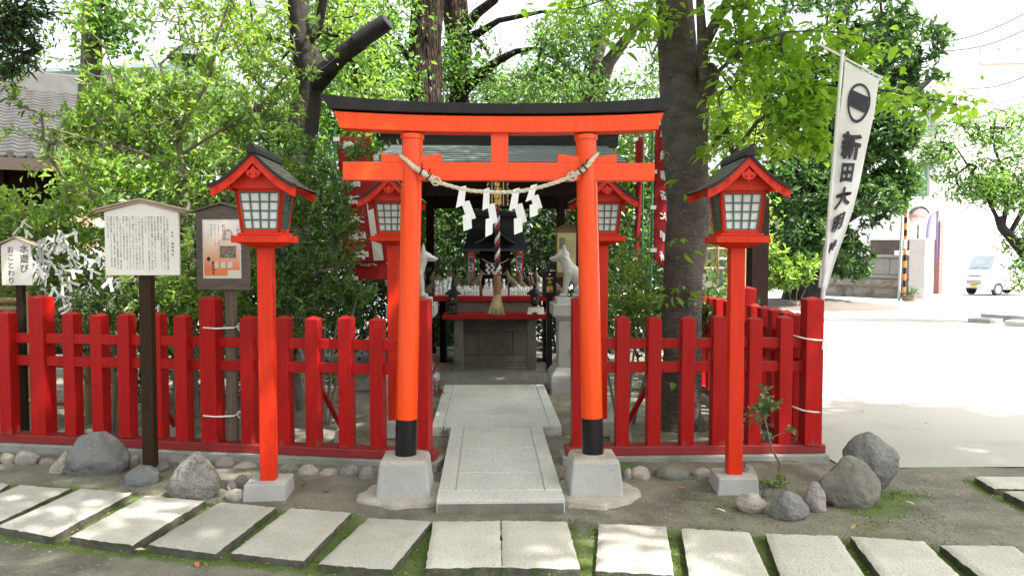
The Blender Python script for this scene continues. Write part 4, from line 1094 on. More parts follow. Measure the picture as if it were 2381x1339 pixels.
red_banner('lower red banner half hidden behind the left fox', [(800, 560), (905, 560), (930, 650), (828, 652)], 7.9, '崇', [(.80, 1.0, .0, .72)], [(816, 560), (820, 760)], (.35, .30), .42)
red_banner('red banner with white writing between right lantern and cherry trunk', [(1524, 290), (1560, 290), (1560, 640), (1518, 600)], 8.2, '奉納稲荷大明神', None, [(1518, 300), (1512, 740)], (.60, .065), .62)
red_banner('narrow faded red banner behind the right rear lantern', [(1478, 318), (1494, 318), (1490, 620), (1476, 620)], 10.4, '', None, [(1496, 310), (1492, 720)], (.6, .06), .5)
# ---------------------------------------------------------------- carved foxes: one continuous body each
def blob_mesh(name, caps, voxel, smooth=6, seg=14):
    """join tapered limbs and remesh them into one skin"""
    mb = MB()
    for a, ra, b, rb in caps:
        a, b = Vector(a), Vector(b); d = b - a
        L = d.length; t = d.normalized() if L > 1e-6 else Vector((0, 0, 1))
        pts, rs = [], []
        for k in range(5):
            an = -math.pi/2 + (math.pi/2) * k/4; pts.append(a + t*ra*math.sin(an)); rs.append(max(.0008, ra*math.cos(an)))
        for k in range(1, 6):
            an = (math.pi/2) * k/5; pts.append(b + t*rb*math.sin(an)); rs.append(max(.0008, rb*math.cos(an)))
        u = t.orthogonal().normalized(); v = t.cross(u); vs_ = [p + (u*math.cos(2*math.pi*j/seg) + v*math.sin(2*math.pi*j/seg))*r for p, r in zip(pts, rs) for j in range(seg)]
        m = len(pts); fs = [(i*seg + j, i*seg + (j+1) % seg, (i+1)*seg + (j+1) % seg, (i+1)*seg + j) for i in range(m-1) for j in range(seg)] + [tuple(range(seg-1, -1, -1)), tuple(range((m-1)*seg, m*seg))]
        mb.add(vs_, fs)
    me = mb.mesh('tmp'); o = bpy.data.objects.new('tmp', me); COL.objects.link(o)
    r = o.modifiers.new('r', 'REMESH'); r.mode = 'VOXEL'; r.voxel_size = voxel
    s = o.modifiers.new('s', 'SMOOTH'); s.iterations = smooth; s.factor = .5
    dg = bpy.context.evaluated_depsgraph_get(); dg.update()
    out = bpy.data.meshes.new_from_object(o.evaluated_get(dg)); out.name = name
    bpy.data.objects.remove(o); bpy.data.meshes.remove(me); out.shade_smooth()
    return out
def fox_caps(leg=.06):
    c = []
    # trunk: rump, belly, chest, neck (height 1, facing +x)
    c += [((-.20, 0, .19), .175, (-.06, 0, .34), .165), ((-.06, 0, .34), .165, (.12, 0, .52), .140), ((.12, 0, .50), .135, (.19, 0, .66), .105), ((.19, 0, .64), .105, (.23, 0, .76), .100)]
    for s in (-1, 1):
        c += [((.14, s*.075, .46), .085, (.195, s*.078, .22), .050), ((.195, s*.078, .22), .050, (.205, s*.078, .05), .042), ((.205, s*.078, .036), .044, (.285, s*.08, .030), .036)]   # foreleg and paw
        c += [((-.17, s*.12, .19), .135, (-.03, s*.14, .13), .085), ((-.10, s*.14, .04), .045, (.06, s*.145, .032), .038)]                                                  # haunch, hind foot
        c += [((.225, s*.062, .86), .040, (.232, s*.085, 1.0), .010), ((.245, s*.05, .85), .034, (.236, s*.083, .985), .010)]                                               # ears
        c += [((.30, s*.030, .835), .022, (.375, s*.030, .806), .014)]                                                                                       # brow
        c += [((.22, s*.07, .745), .045, (.16, s*.085, .700), .018)]                                                                                          # cheek ruff
    c += [((.225, 0, .80), .098, (.29, 0, .775), .082), ((.29, 0, .775), .074, (.42, 0, .735), .043), ((.42, 0, .738), .040, (.492, 0, .725), .026), ((.492, 0, .738), .016, (.502, 0, .735), .014)]
    c += [((.28, 0, .715), .040, (.455, 0, .690), .018)]                                                                                                    # lower jaw
    tail = [((-.30, 0, .10), .055), ((-.40, 0, .22), .075), ((-.445, 0, .42), .098), ((-.43, 0, .62), .100), ((-.38, 0, .80), .070), ((-.33, 0, .93), .016)]
    c += [(a, ra, b, rb) for (a, ra), (b, rb) in zip(tail, tail[1:])]
    return c
FOX = blob_mesh('fox_body', fox_caps(), .0125, 4); FOX_S = blob_mesh('fox_body_small', fox_caps(), .032, 3)
def fox(name, label, x, y, z, H, rz, m, mesh=None, group=None, cat='fox statue', sc=(1, 1, 1)):
    me = (mesh or FOX).copy(); me.materials.clear(); me.materials.append(m)
    o = link(bpy.data.objects.new(name, me)); o.location = (x, y, z); o.scale = (H*sc[0], H*sc[1], H*sc[2]); o.rotation_euler = (0, 0, rz)
    return tag(o, label, cat, group)

# pedestals and the two stone guardians
PY = 8.90
for s, xc, lab in ((-1, -.83, 'left'), (1, .985, 'right')):
    pd = thing('stone_pedestal', 'speckled granite pedestal under the %s fox statue' % ('stone fox beside the left lantern,' if s < 0 else 'stone fox beside the red right lantern,'), 'pedestal', (xc, PY, 0))
    pd['label'] = 'granite pedestal on the left of the shrine, partly behind the torii pillar' if s < 0 else 'granite pedestal with a round bronze plate, right of the path'
    mb = MB(); mb.box(-.285, .285, -.285, .285, -.03, .185); mb.frus(0, 0, .1855, .57, .57, .275, .44, .44); mb.build('base', M['granite'], pd, bevel=.008)
    mb = MB(); mb.box(-.195, .195, -.195, .195, .27, .80); mb.build('shaft', M['granite'], pd, bevel=.006)
    mb = MB(); mb.frus(0, 0, .785, .40, .40, .845, .53, .53); mb.box(-.265, .265, -.265, .265, .8455, .972); mb.build('capital', M['granite'], pd, bevel=.006)
    if s > 0:
        mb = MB(); mb.tube([(-.03, -.193, .44), (-.03, -.206, .44)], .058, 24); mb.build('bronze_plate', M['gold'], pd, smooth=40, bevel=.003)
    mb = MB(); mb.box(-.235, .235, -.13, .13, 0, .072); o = mb.build('statue_plinth', M['fox_stone'], loc=(xc + s*.01, PY, .9725), bevel=.008)
    f = fox('fox_statue', 'pale stone fox sitting on the left pedestal, looking right' if s < 0 else 'pale stone fox sitting on the right pedestal, looking left', xc + s*.012, PY, 1.042, .585, 0 if s < 0 else math.pi, M['fox_stone'])
    o.parent = f; o.matrix_parent_inverse = Matrix.Identity(4)
    o.rotation_euler = (0, 0, 0); o.scale = (1/.585,)*3; o.location = (-.01, 0, -.072/.585)

# ---------------------------------------------------------------- roofed shrine pavilion
CX = .125
pv = thing('shrine_pavilion', 'open dark timber pavilion with a greenish metal roof over the altar', 'pavilion', (CX, 10.6, 0))
for x, y in ((-.98, -1.25), (.99, -1.25), (-.98, 1.45), (.99, 1.45)):
    mb = MB(); mb.box(x - .058, x + .058, y - .058, y + .058, .0, 2.42); mb.box(x - .085, x + .085, y - .085, y + .085, -.03, .10); mb.build('post', M['dark_timber'], pv, bevel=.006)
for y in (-1.25, 1.45):
    mb = MB(); mb.box(-1.35, 1.35, y - .05, y + .05, 2.19, 2.40); mb.build('beam', M['dark_timber'], pv, bevel=.006)
for x in (-.98, .99):
    mb = MB(); mb.box(x - .045, x + .045, -1.5, 1.7, 2.401, 2.50); mb.build('side_beam', M['dark_timber'], pv, bevel=.005)
RZ0, RZ1, RY = 2.545, 2.945, 1.62
mb = MB(); courses = 9
for s in (-1, 1):
    for c in range(courses):
        u0, u1 = c/courses, (c + 1)/courses + .015
        ya, yb = s*RY*(1-u0), s*RY*(1-min(1, u1)); za, zb_ = RZ0 + (RZ1-RZ0)*u0 + .018, RZ0 + (RZ1-RZ0)*min(1, u1) + .006
        mb.prism([(ya, za), (yb, zb_), (yb, zb_ - .014), (ya, za - .018)], -1.45, 1.45, 'x')
rf = mb.build('roof', M['copper_roof'], pv)
mb = MB()
for s in (-1, 1): mb.prism([(s*RY*.985, RZ0 - .004), (0, RZ1 - .012), (0, RZ1 - .07), (s*RY*.985, RZ0 - .062)], -1.42, 1.42, 'x')
mb.build('roof_boarding', M['dark_timber'], rf)
mb = MB(); mb.prism([(-.11, RZ1 - .02), (.11, RZ1 - .02), (.13, RZ1 + .115), (.16, RZ1 + .122), (.16, RZ1 + .150), (-.16, RZ1 + .150), (-.16, RZ1 + .122), (-.13, RZ1 + .115)], -1.56, 1.60, 'x')
mb.build('ridge', M['blackwood'], rf, bevel=.004)
mb = MB()
for x in np.arange(-1.3, 1.31, .2): mb.box(x - .022, x + .022, -1.56, -1.3, 2.502, 2.54)
mb.build('rafters', M['dark_timber'], rf)
# hanging name plaque
pl = thing('name_plaque', 'dark plaque with gold characters and gilded frame under the pavilion roof', 'plaque', (CX + .0, 9.24, 2.06))
mb = MB(); mb.box(-.125, .125, -.015, .015, 0, .40); mb.build('board', M['blackwood'], pl, bevel=.004)
mb = MB()
for x in (-.115, .115):
    for k in range(9): mb.tube([(x + .010*math.sin(k*2.1), -.02, .02 + k*.045), (x - .010*math.sin(k*2.1), -.024, .05 + k*.045)], .008, 6)
mb.box(-.07, -.062, -.022, -.016, .02, .38); mb.box(.062, .07, -.022, -.016, .02, .38); mb.build('gilded_frame', M['gold'], pl)
mb = MB(); column_text(mb, '稲荷大明神', 0, .385, .088, .074, -.0225, bold=.03); mb.build('lettering', M['gold'], pl, fix=False)

# bell rope with wooden block and hemp tassel
bx = at(1156, 560, 9.5).x
br = thing('bell_rope', 'red white and navy twisted bell rope with wooden block and hemp tassel', 'bell rope', (bx, 9.5, .79))
P = [Vector((.004*math.sin(zz*3), 0, zz)) for zz in np.linspace(.44, 1.47, 70)]
for k, m in enumerate(('rope_white', 'rope_red', 'rope_navy')):
    mb = MB(); twist(mb, P, .0165, .0185, 5.2, k, 3, 8); mb.build('strand', M[m], br, smooth=60)
mb = MB(); mb.tube([(0, 0, 1.36), (0, 0, 1.50)], .04, 14); mb.build('upper_cap', M['block_wood'], br, smooth=40, bevel=.004)
mb = MB(); n = 8; mb.lathe([(.001, .245), (.046, .245), (.047, .25), (.047, .462), (.042, .47), (.001, .47)], 8); mb.build('wooden_block', M['block_wood'], br)
mb = MB()
for i in range(170):
    a = random.uniform(0, 6.283); r = math.sqrt(random.random()); r0 = .038*r; r1 = .105*r*random.uniform(.85, 1.1)
    c, s = math.cos(a), math.sin(a); zb = random.uniform(-.005, .035)
    mb.tube([(c*r0, s*r0, .245), (c*(r0*.75 + r1*.25)*1.15, s*(r0*.75 + r1*.25)*1.15, .15), (c*r1, s*r1, zb)], [.0055, .0062, .003], 4)
mb.tube([(0, 0, .20), (0, 0, .245)], .046, 14); mb.build('tassel', M['tassel'], br, smooth=60)

# ---------------------------------------------------------------- altar
ta = thing('offering_table', 'red plank table on two pitted stone legs in front of the shrine', 'table', (.11, 10.4, 0))
mb = MB(); mb.box(-.68, .68, -.25, .22, .682, .742); mb.build('plank_top', M['red_plain'], ta, bevel=.005)
for x in (-.475, .465):
    mb = MB(); mb.frus(x, -.13, -.03, .125, .125, .68, .115, .115); mb.build('leg', M['old_stone'], ta, bevel=.01)
sb = thing('block_altar', 'weathered block-built stone base below the red shelves', 'altar base', (.115, 11.05, 0))
mb = MB(); mb.frus(0, 0, -.03, 1.02, .96, .065, 1.00, .95); mb.frus(0, 0, .0655, .96, .90, .155, .93, .86); mb.build('plinth', M['old_stone'], sb, bevel=.012)
mb = MB()
for a, b in ((-.46, -.245), (-.24, .235), (.24, .46)): mb.add([(a*.98, -.425, .156), (b*.98, -.425, .156), (b*.98, .42, .156), (a*.98, .42, .156), (a*.93, -.405, .47), (b*.93, -.405, .47), (b*.93, .40, .47), (a*.93, .40, .47)], [(3,2,1,0),(4,5,6,7),(0,1,5,4),(1,2,6,5),(2,3,7,6),(3,0,4,7)])
mb.build('middle_blocks', M['old_stone'], sb, bevel=.008)
mb = MB(); mb.frus(0, 0, .471, .88, .82, .68, .87, .80); mb.build('upper_block', M['old_stone'], sb, bevel=.01)
mb = MB(); mb.box(-.53, .53, -.42, .45, .681, .884); mb.build('altar_block', M['old_stone'], sb, bevel=.02)
sh = thing('altar_shelf', 'long red shelf crowded with white fox figures', 'shelf', (.11, 11.05, .885))
mb = MB(); mb.box(-.87, .87, -.46, .50, .0, .068); mb.build('plank', M['red_plain'], sh, bevel=.005)
for x in (-.72, .72):
    mb = MB(); mb.box(x - .04, x + .04, -.1, .3, -.91, 0); mb.build('support', M['dark_timber'], sh)
ZS = .954
# miniature shrine
ms = thing('miniature_shrine', 'small dark shrine house with a black curved roof on the shelf', 'miniature shrine', (.118, 11.28, ZS))
mb = MB(); mb.box(-.26, .26, -.14, .22, 0, .05); mb.build('platform', M['dark_timber'], ms, bevel=.004)
mb = MB(); mb.box(-.22, .22, .0, .20, .05, .62); mb.build('body', M['dark_timber'], ms)
mb = MB(); mb.box(-.12, .12, -.006, .001, .08, .50)
for i in range(5): mb.box(-.12 + i*.06 - .005, -.12 + i*.06 + .005, -.012, -.005, .08, .50)
mb.build('door', M['brown'], ms)
for x in (-.165, .165):
    mb = MB(); mb.box(x - .02, x + .02, -.135, -.095, .05, .62); mb.build('porch_post', M['dark_timber'], ms, bevel=.003)
mb = MB(); mb.box(-.26, .26, -.14, -.09, .50, .56); mb.build('porch_beam', M['dark_timber'], ms, bevel=.003)
mb = MB(); pts = [(-.30, .630), (-.22, .668), (-.10, .76), (.02, .92), (.08, 1.075), (.12, 1.13), (.16, 1.075), (.22, .92), (.34, .76), (.42, .67)]
for (ya, za), (yb, zb_) in zip(pts, pts[1:]):
    ta_, tb_ = .44 - .10*min(1, (za - .63)/.5), .44 - .10*min(1, (zb_ - .63)/.5)
    mb.add([(-ta_, ya, za), (ta_, ya, za), (tb_, yb, zb_), (-tb_, yb, zb_), (-ta_, ya, za - .03), (ta_, ya, za - .03), (tb_, yb, zb_ - .03), (-tb_, yb, zb_ - .03)], [(0,1,2,3),(7,6,5,4),(0,4,5,1),(1,5,6,2),(2,6,7,3),(3,7,4,0)])
rfm = mb.build('roof', M['slate_roof'], ms, smooth=30)
mb = MB(); N = 17; cv = []                                       # curved front gable
for i in range(N):
    u = -1 + 2*i/(N-1); cv.append((u*.28, .70 + .20*(1 - abs(u))**1.5))
for a, b in zip(cv, cv[1:]): mb.prism([a, b, (b[0], b[1] + .024), (a[0], a[1] + .024)], -.36, .0)
mb.build('front_gable', M['slate_roof'], rfm, smooth=30)
mb = MB(); mb.box(-.36, .36, .07, .17, 1.10, 1.16); mb.build('ridge', M['slate_roof'], rfm, bevel=.004)
mb = MB(); P = [Vector((x, -.15, .495 - .075*(1 - (x/.19)**2))) for x in np.linspace(-.19, .19, 15)]; mb.tube(P, .007, 6); mb.build('little_rope', M['straw'], ms, smooth=60)
for i, x in enumerate((-.105, -.035, .055)):
    o = None; mb = MB(); z0 = .42
    for k in range(4):
        dx = .012*(1 if k % 2 else -1); mb.box(x + dx - .018, x + dx + .018, -.156 - .002*k, -.154 - .002*k, z0 - .036*(k + 1), z0 - .036*k + .006)
    mb.build('little_paper_streamer', M['white_paper'], ms)
# iron lanterns and offertory box
def iron_lantern(x, label):
    t = thing('iron_lantern', label, 'lantern', (x, 10.27, .742), 0, 'small black iron lanterns')
    mb = MB(); mb.lathe([(.075, 0), (.08, .012), (.06, .03), (.03, .045), (.028, .11), (.05, .13), (.062, .145)], 12); mb.build('stem', M['iron'], t, smooth=35)
    mb = MB()
    mb.lathe([(.058, .145), (.058, .25), (.05, .255)], 6); mb.build('fire_box', M['iron'], t)
    mb = MB(); mb.tube([(0, -.05, .20), (0, -.0535, .20)], .012, 10); mb.build('light_hole', M['paper'], t)
    mb = MB(); mb.lathe([(.105, .252), (.11, .262), (.07, .295), (.04, .32), (.018, .33), (.02, .345), (.03, .365), (.018, .385), (.002, .40)], 12); mb.build('roof', M['iron'], t, smooth=35)
iron_lantern(at(1053, 700, 10.27).x, 'small black iron lantern on the red table, left of the tassel')
iron_lantern(at(1243, 700, 10.27).x, 'small black iron lantern on the red table, right of the tassel')
ob = thing('offertory_box', 'black roofed money box with gold characters on a thin black post', 'offertory box', (at(1277, 700, 10.05).x, 10.05, 0))
mb = MB(); mb.box(-.036, .036, -.036, .036, -.02, .98); mb.build('post', M['black'], ob, bevel=.003)
mb = MB(); mb.box(-.085, .085, -.07, .07, .975, 1.30); mb.build('box', M['black'], ob, bevel=.004)
mb = MB(); gable_roof(mb, .12, 1.29, 1.345, -.10, .09, .018); mb.build('roof', M['black'], ob, bevel=.002)
mb = MB(); column_text(mb, '賽銭', 0, 1.235, .088, .105, -.0715, bold=.03); mb.build('lettering', M['gold'], ob, fix=False)
mb = MB(); mb.tube([(0, -.07, 1.262), (0, -.075, 1.262)], .012, 12); mb.build('crest_boss', M['paper'], ob)
# small card on the table
cd = MB(); c0 = Vector((at(1246, 730, 10.2).x, 10.2, .744)); cd.add([(-.11, 0, 0), (.11, 0, 0), (.105, .035, .088), (-.095, .035, .088), (-.11, .004, 0), (.11, .004, 0), (.105, .039, .088), (-.095, .039, .088)], [(0,1,2,3),(7,6,5,4),(0,4,5,1),(1,5,6,2),(2,6,7,3),(3,7,4,0)])
tag(cd.build('notice_card', M['cream'], loc=c0), 'small pale card propped on the right end of the red table', 'card')
# wooden board with yellow paper, behind the right fox
yb = thing('votive_board', 'small roofed wooden board with yellow paper behind the right fox', 'notice board', (at(1317, 600, 9.55).x, 9.55, 0))
mb = MB(); mb.box(-.03, .03, 0, .05, -.02, 1.4); mb.build('post', M['block_wood'], yb)
mb = MB(); mb.prism([(-.125, 1.24), (.125, 1.24), (.125, 1.80), (0, 1.87), (-.125, 1.80)], -.02, -.001); mb.build('board', M['block_wood'], yb, bevel=.003)
mb = MB(); gable_roof(mb, .165, 1.79, 1.87, -.06, .04, .015); mb.build('roof', M['block_wood'], yb)
M['yellow_paper'] = mat('yellow paper', (.60, .54, .28), (.56, .5, .25), 4, .7)
mb = MB(); mb.box(-.11, .11, -.0235, -.0205, 1.30, 1.77); yp = mb.build('paper_sheet', M['yellow_paper'], yb)
mb = MB(); mb.box(-.09, -.02, -.0246, -.0237, 1.58, 1.71); mb.build('printed_picture', M['photo_print'], yp)
mb = MB()
for i in range(5): column_text(mb, '奉納祈願狐絵馬御守札', .085 - i*.024, 1.70 - .02*(i % 2), .016, .021, -.024, bold=.005)
mb.build('small_print', M['ink'], yp, fix=False)

# fox figures on the shelf
def FX(px): return at(px, 640, 10.9).x
for px, y, H, rz, lab in ((1108, 10.95, .27, 0, 'tan stone fox on a plinth, left of the miniature shrine, looking right'), (1190, 10.95, .27, math.pi, 'tan stone fox on a plinth, right of the miniature shrine, looking left')):
    f = fox('tan_fox_statue', lab, FX(px), y, ZS + .085, H, rz, M['tan_stone'], FOX)
    mb = MB(); mb.box(-.15, .15, -.08, .08, 0, .07); mb.box(-.165, .165, -.09, .09, .0705, .0845); o = mb.build('plinth', M['tan_stone'], f, bevel=.003); o.scale = (1/H,)*3; o.location = (0, 0, -.085/H)
for px, y, H, rz, lab in ((1082, 11.1, .30, 0, 'brown stone fox further left, behind the tan plinth fox'), (1217, 11.1, .30, math.pi, 'brown stone fox further right, behind the tan plinth fox'),
                          (1056, 11.25, .26, R(20), 'dark tan fox behind the left iron lantern'), (1242, 11.25, .26, R(160), 'dark tan fox behind the right iron lantern'),
                          (1027, 11.3, .36, R(10), 'tall tan fox at the far left end of the shelf'), (1264, 11.35, .34, R(170), 'tall tan fox at the far right end, by the money box'),
                          (1006, 10.85, .31, R(5), 'slim tan fox beside the left pavilion post'), (1290, 10.85, .31, R(175), 'slim tan fox just right of the money box')):
    fox('tan_fox_statue', lab, FX(px), y, ZS, H, rz, M['tan_stone'], FOX_S)
def mini_fox_mesh():
    c = [((0, 0, .14), .17, (0, 0, .40), .12), ((0, -.03, .40), .12, (0, -.05, .62), .09), ((0, -.06, .72), .14, (0, -.10, .72), .11), ((0, -.14, .70), .07, (0, -.24, .67), .03), ((0, .10, .12), .09, (0, .17, .5), .07)]
    for s in (-1, 1): c += [((s*.08, -.05, .80), .06, (s*.095, -.05, .99), .012), ((s*.07, -.08, .40), .06, (s*.07, -.13, .06), .045), ((s*.10, .0, .12), .12, (s*.10, -.08, .08), .06)]
    return blob_mesh('white_fox', c, .035, 3, 10)
WF = mini_fox_mesh(); WF.materials.append(M['porcelain'])
M['red_glaze'] = mat('red glaze', (.45, .03, .03), None, 5, .4)
def wfox(x, y, z, H, label, grp):
    o = link(bpy.data.objects.new('white_fox_figure', WF)); o.location = (x, y, z); o.scale = (H*random.uniform(.85, 1.0), H*random.uniform(.85, 1), H)
    o.rotation_euler = (0, 0, random.uniform(-.3, .3)); return tag(o, label, 'fox figure', grp)
gl, gr = 'white fox figures crowded on the left of the shelf', 'white fox figures crowded on the right of the shelf'
for side, a, b, grp, lab in ((0, 1064, 1116, gl, 'small white porcelain fox crowded on the shelf left of the tassel'), (1, 1186, 1240, gr, 'small white porcelain fox crowded on the shelf right of the tassel')):
    for row, (y, H, n) in enumerate(((10.66, .085, 11), (10.72, .105, 10), (10.79, .125, 9), (10.86, .14, 7))):
        for i in range(n):
            wfox(FX(a + (b - a)*(i + .5*(row % 2) + random.uniform(-.12, .12))/n), y + random.uniform(-.012, .012), ZS, H*random.uniform(.88, 1.12), lab, grp)
for a, b, grp, lab in ((1012, 1050, 'taller white foxes at the left end of the shelf', 'tall white fox figure at the left end of the shelf, left of the iron lantern'), (1248, 1264, 'taller white foxes at the right end of the shelf', 'tall white fox figure between right iron lantern and money box')):
    for y, H in ((10.68, .15), (10.80, .20), (10.93, .25)):
        n = int((b - a) / 8)
        for i in range(n): wfox(FX(a + (b - a)*(i + .5)/n) + random.uniform(-.01, .01), y, ZS, H*random.uniform(.8, 1.15), lab, grp)
st = MB(); st.box(-.17, .17, -.06, .06, 0, .085); stp = st.build('white_step', M['porcelain'], loc=(FX(1151), 10.72, ZS), bevel=.003); tag(stp, 'white box step in the middle of the shelf with foxes on it', 'step')
for i in range(8): wfox(FX(1126 + i*7.3), 10.685, ZS + .085, .062, 'tiny white fox in the front row on the white box step', 'tiny foxes on the white step')
for px in (1131, 1141, 1150, 1171): wfox(FX(px), 10.75, ZS + .085, .155, 'large white fox standing behind the tiny row on the white step', 'large foxes on the white step')
for px, zf in ((1134, .56), (1143, .55), (1169, .55), (1176, .56)): wfox(FX(px), 11.20, ZS + .05 + .0, .12, 'white fox on the porch of the miniature shrine', 'foxes on the miniature shrine porch')
for px, lab in ((1097, 'tiny red and white banner left of the miniature shrine'), (1209, 'tiny red and white banner right of the miniature shrine')):
    t = thing('little_banner', lab, 'banner', (at(px, 640, 11.1).x, 11.1, ZS))
    mb = MB(); mb.tube([(-.05, 0, 0), (-.05, 0, .68)], .006, 6); mb.build('pole', M['red_glaze'], t)
    mb = MB(); mb.box(-.045, .045, -.002, .0, .17, .60); mb.build('cloth', M['white_cloth'], t)
    mb = MB(); mb.box(-.045, .045, -.004, -.0022, .52, .575); mb.box(.028, .045, -.004, -.0022, .17, .5195); mb.build('red_edge', M['red_glaze'], t)
    mb = MB(); mb.box(-.045, .0, -.005, .001, .576, .64); mb.box(.02, .045, -.005, .001, .576, .64); mb.build('yellow_stripe', mat('yellow stripe', (.75, .42, .03)), t)
    mb = MB(); column_text(mb, '稲荷大明神', -.008, .515, .072, .068, -.0025, bold=.04); mb.build('lettering', M['ink'], t, fix=False)

# ---------------------------------------------------------------- left: temple office with tiled roof, bamboo rail, votive plaques
hb_ = thing('temple_hall', 'dark timber hall with a grey tiled roof at the left', 'building', (0, 0, 0))
YA = 11.0
A = at(-260, 300, YA - 1.6); B = at(210, 352, YA + 1.2)
e0 = Vector((at(0, 285, YA).x - 3.2, YA - .6, at(0, 268, YA).z + .02)); e1 = Vector((at(410, 372, YA + 1.6).x, YA + 1.9, at(150, 330, YA + .7).z - .04))
dirx = (e1 - e0); dirx.z = 0; Lr = dirx.length; ex_ = dirx.normalized(); ey_ = Vector((-ex_.y, ex_.x, 0))
hb_.location = (e0.x, e0.y, 0); hb_.rotation_euler = (0, 0, math.atan2(ex_.y, ex_.x)); ZE = 2.92
mb = MB()
sl = math.tan(R(27)); rows = 22; run = 2.9
nxr = int(Lr / .24)
for r_ in range(rows):
    v0, v1 = r_*run/rows, (r_+1)*run/rows + .05
    for c_ in range(nxr):
        x0 = c_*.24; prof = [(x0 + u*.24, .020*math.sin(u*2*math.pi) if u < .55 else -.012 + .035*(u - .55)) for u in np.linspace(0, 1, 6)]
        vs_ = [(x, v0, ZE + v0*sl + h + .03) for x, h in prof] + [(x, v1, ZE + v1*sl + h - .004) for x, h in prof] + [(x, v0, ZE + v0*sl + h + .005) for x, h in prof]
        mb.add(vs_, [(i, i+1, i+7, i+6) for i in range(5)] + [(i+12, i+13, i+1, i) for i in range(5)])
rft = mb.build('tiled_roof', M['tile'], hb_, smooth=50, fix=False)
mb = MB()
for c_ in range(nxr + 1): mb.tube([(c_*.24 + .06, -.02, ZE + .035), (c_*.24 + .06, .06, ZE + .045)], .05, 10)
mb.build('tile_edging', M['tile'], rft, smooth=40)
mb = MB(); mb.prism([(run - .05, ZE + run*sl - .05), (run + .35, ZE + run*sl - .05), (run + .28, ZE + run*sl + .34), (run + .02, ZE + run*sl + .34)], 0, Lr, 'x'); mb.build('roof_ridge', M['tile'], rft, bevel=.02)
mb = MB(); mb.prism([(0, ZE - .02), (run, ZE + run*sl - .02), (run, ZE + run*sl - .10), (0, ZE - .10)], 0, Lr, 'x'); mb.build('eave_soffit', M['dark_timber'], rft)
mb = MB(); mb.box(0, Lr, -.02, .03, ZE - .19, ZE - .01); mb.build('eave_board', M['eave_wood'], rft)
mb = MB(); mb.box(0, Lr, .65, .75, -.05, ZE + .2); mb.build('wall', M['dark_timber'], hb_)
mb = MB(); mb.box(0, Lr, .58, .649, 2.10, 2.20); mb.box(0, Lr, .58, .649, 1.18, 1.26)
for x in np.arange(.3, Lr, .9): mb.box(x - .05, x + .05, .56, .645, 0, 2.9)
mb.build('wall_frame', M['brown'], hb_)
mb = MB(); mb.box(.2, Lr - .2, .635, .648, 1.27, 1.62); mb.build('plaster_panel', M['plaster'], hb_)
mb = MB(); mb.prism([(0, 3.0), (.9, 3.0), (.9, 3.9), (0, 3.9)], .0, .4, 'z')
# second grey roof edge far behind
fr = thing('far_roof', 'grey metal roof edge seen above the tiled hall', 'building', (at(100, 170, 22).x, 22, 0), R(-12))
mb = MB(); mb.box(-6, 3.2, 0, 5, 0, 6.0); mb.build('wall', M['brown'], fr)
mb = MB(); mb.box(-6.3, 3.5, -.4, 5.3, 6.0, 6.25); mb.prism([(-.4, 6.251), (2.5, 7.1), (5.3, 6.251)], -6.3, 3.5, 'x'); mb.build('roof', M['copper_roof'], fr)
bf = thing('bamboo_fence', 'low bamboo rail fence behind the red pickets at far left', 'fence', (0, 0, 0))
yb_ = 7.25
for py in (697, 716, 843, 930):
    a, b = at(-60, py, yb_), at(158 if py < 720 else 260, py + 6, yb_ + .1)
    mb = MB(); pts = [a.lerp(b, t) for t in np.linspace(0, 1, 13)]; mb.tube(pts, [.030 + (.003 if i % 3 == 1 else 0) for i in range(13)], 10); mb.build('rail', M['bamboo'], bf, smooth=50)
for px in (-10, 70, 200, 265):
    a = at(px, 690 if px < 150 else 740, yb_ + .05); mb = MB(); mb.tube([(a.x, a.y, -.02), (a.x, a.y, a.z + .05)], .034, 10); mb.build('post', M['bamboo'], bf, smooth=50)
er = thing('plaque_rack', 'wooden rack hung with orange and white prayer plaques behind the bushes', 'rack', (at(205, 600, 8.9).x, 8.9, 0))
for x in (-.62, .62):
    mb = MB(); mb.box(x - .04, x + .04, -.04, .04, -.02, 2.05); mb.build('post', M['brown'], er)
for zc in (1.32, 1.62, 1.92):
    mb = MB(); mb.box(-.66, .66, -.02, .02, zc, zc + .04); mb.build('rail', M['brown'], er)
M['ema_o'] = mat('orange printed plaque', (.70, .30, .17), (.72, .62, .52), 9, .6); M['ema_w'] = mat('pale wood plaque', (.72, .60, .46), (.76, .70, .62), 9, .6)
emas = []
for m, lab in (('ema_o', 'orange and white prayer plaque on the rack'), ('ema_w', 'plain pale wooden prayer plaque on the rack')):
    mb = MB(); mb.prism([(-.07, -.11), (.07, -.11), (.07, -.02), (0, .012), (-.07, -.02)], -.005, .004); mb.tube([(0, -.006, -.01), (0, -.012, .03)], .003, 5)
    emas.append((mb.mesh('prayer_plaque'), m, lab)); emas[-1][0].materials.append(M[m])
for zc in (1.32, 1.62, 1.92):
    for i in range(11):
        me, m, lab = emas[0 if random.random() < .6 else 1]
        o = link(bpy.data.objects.new('prayer_plaque', me)); o.location = (er.location.x - .58 + i*.116, 8.9 - .032 - .012*(i % 2), zc + .0); o.rotation_euler = (random.uniform(-.05, .15), random.uniform(-.1, .1), random.uniform(-.2, .2))
        tag(o, lab, 'prayer plaque', 'prayer plaques on the rack')
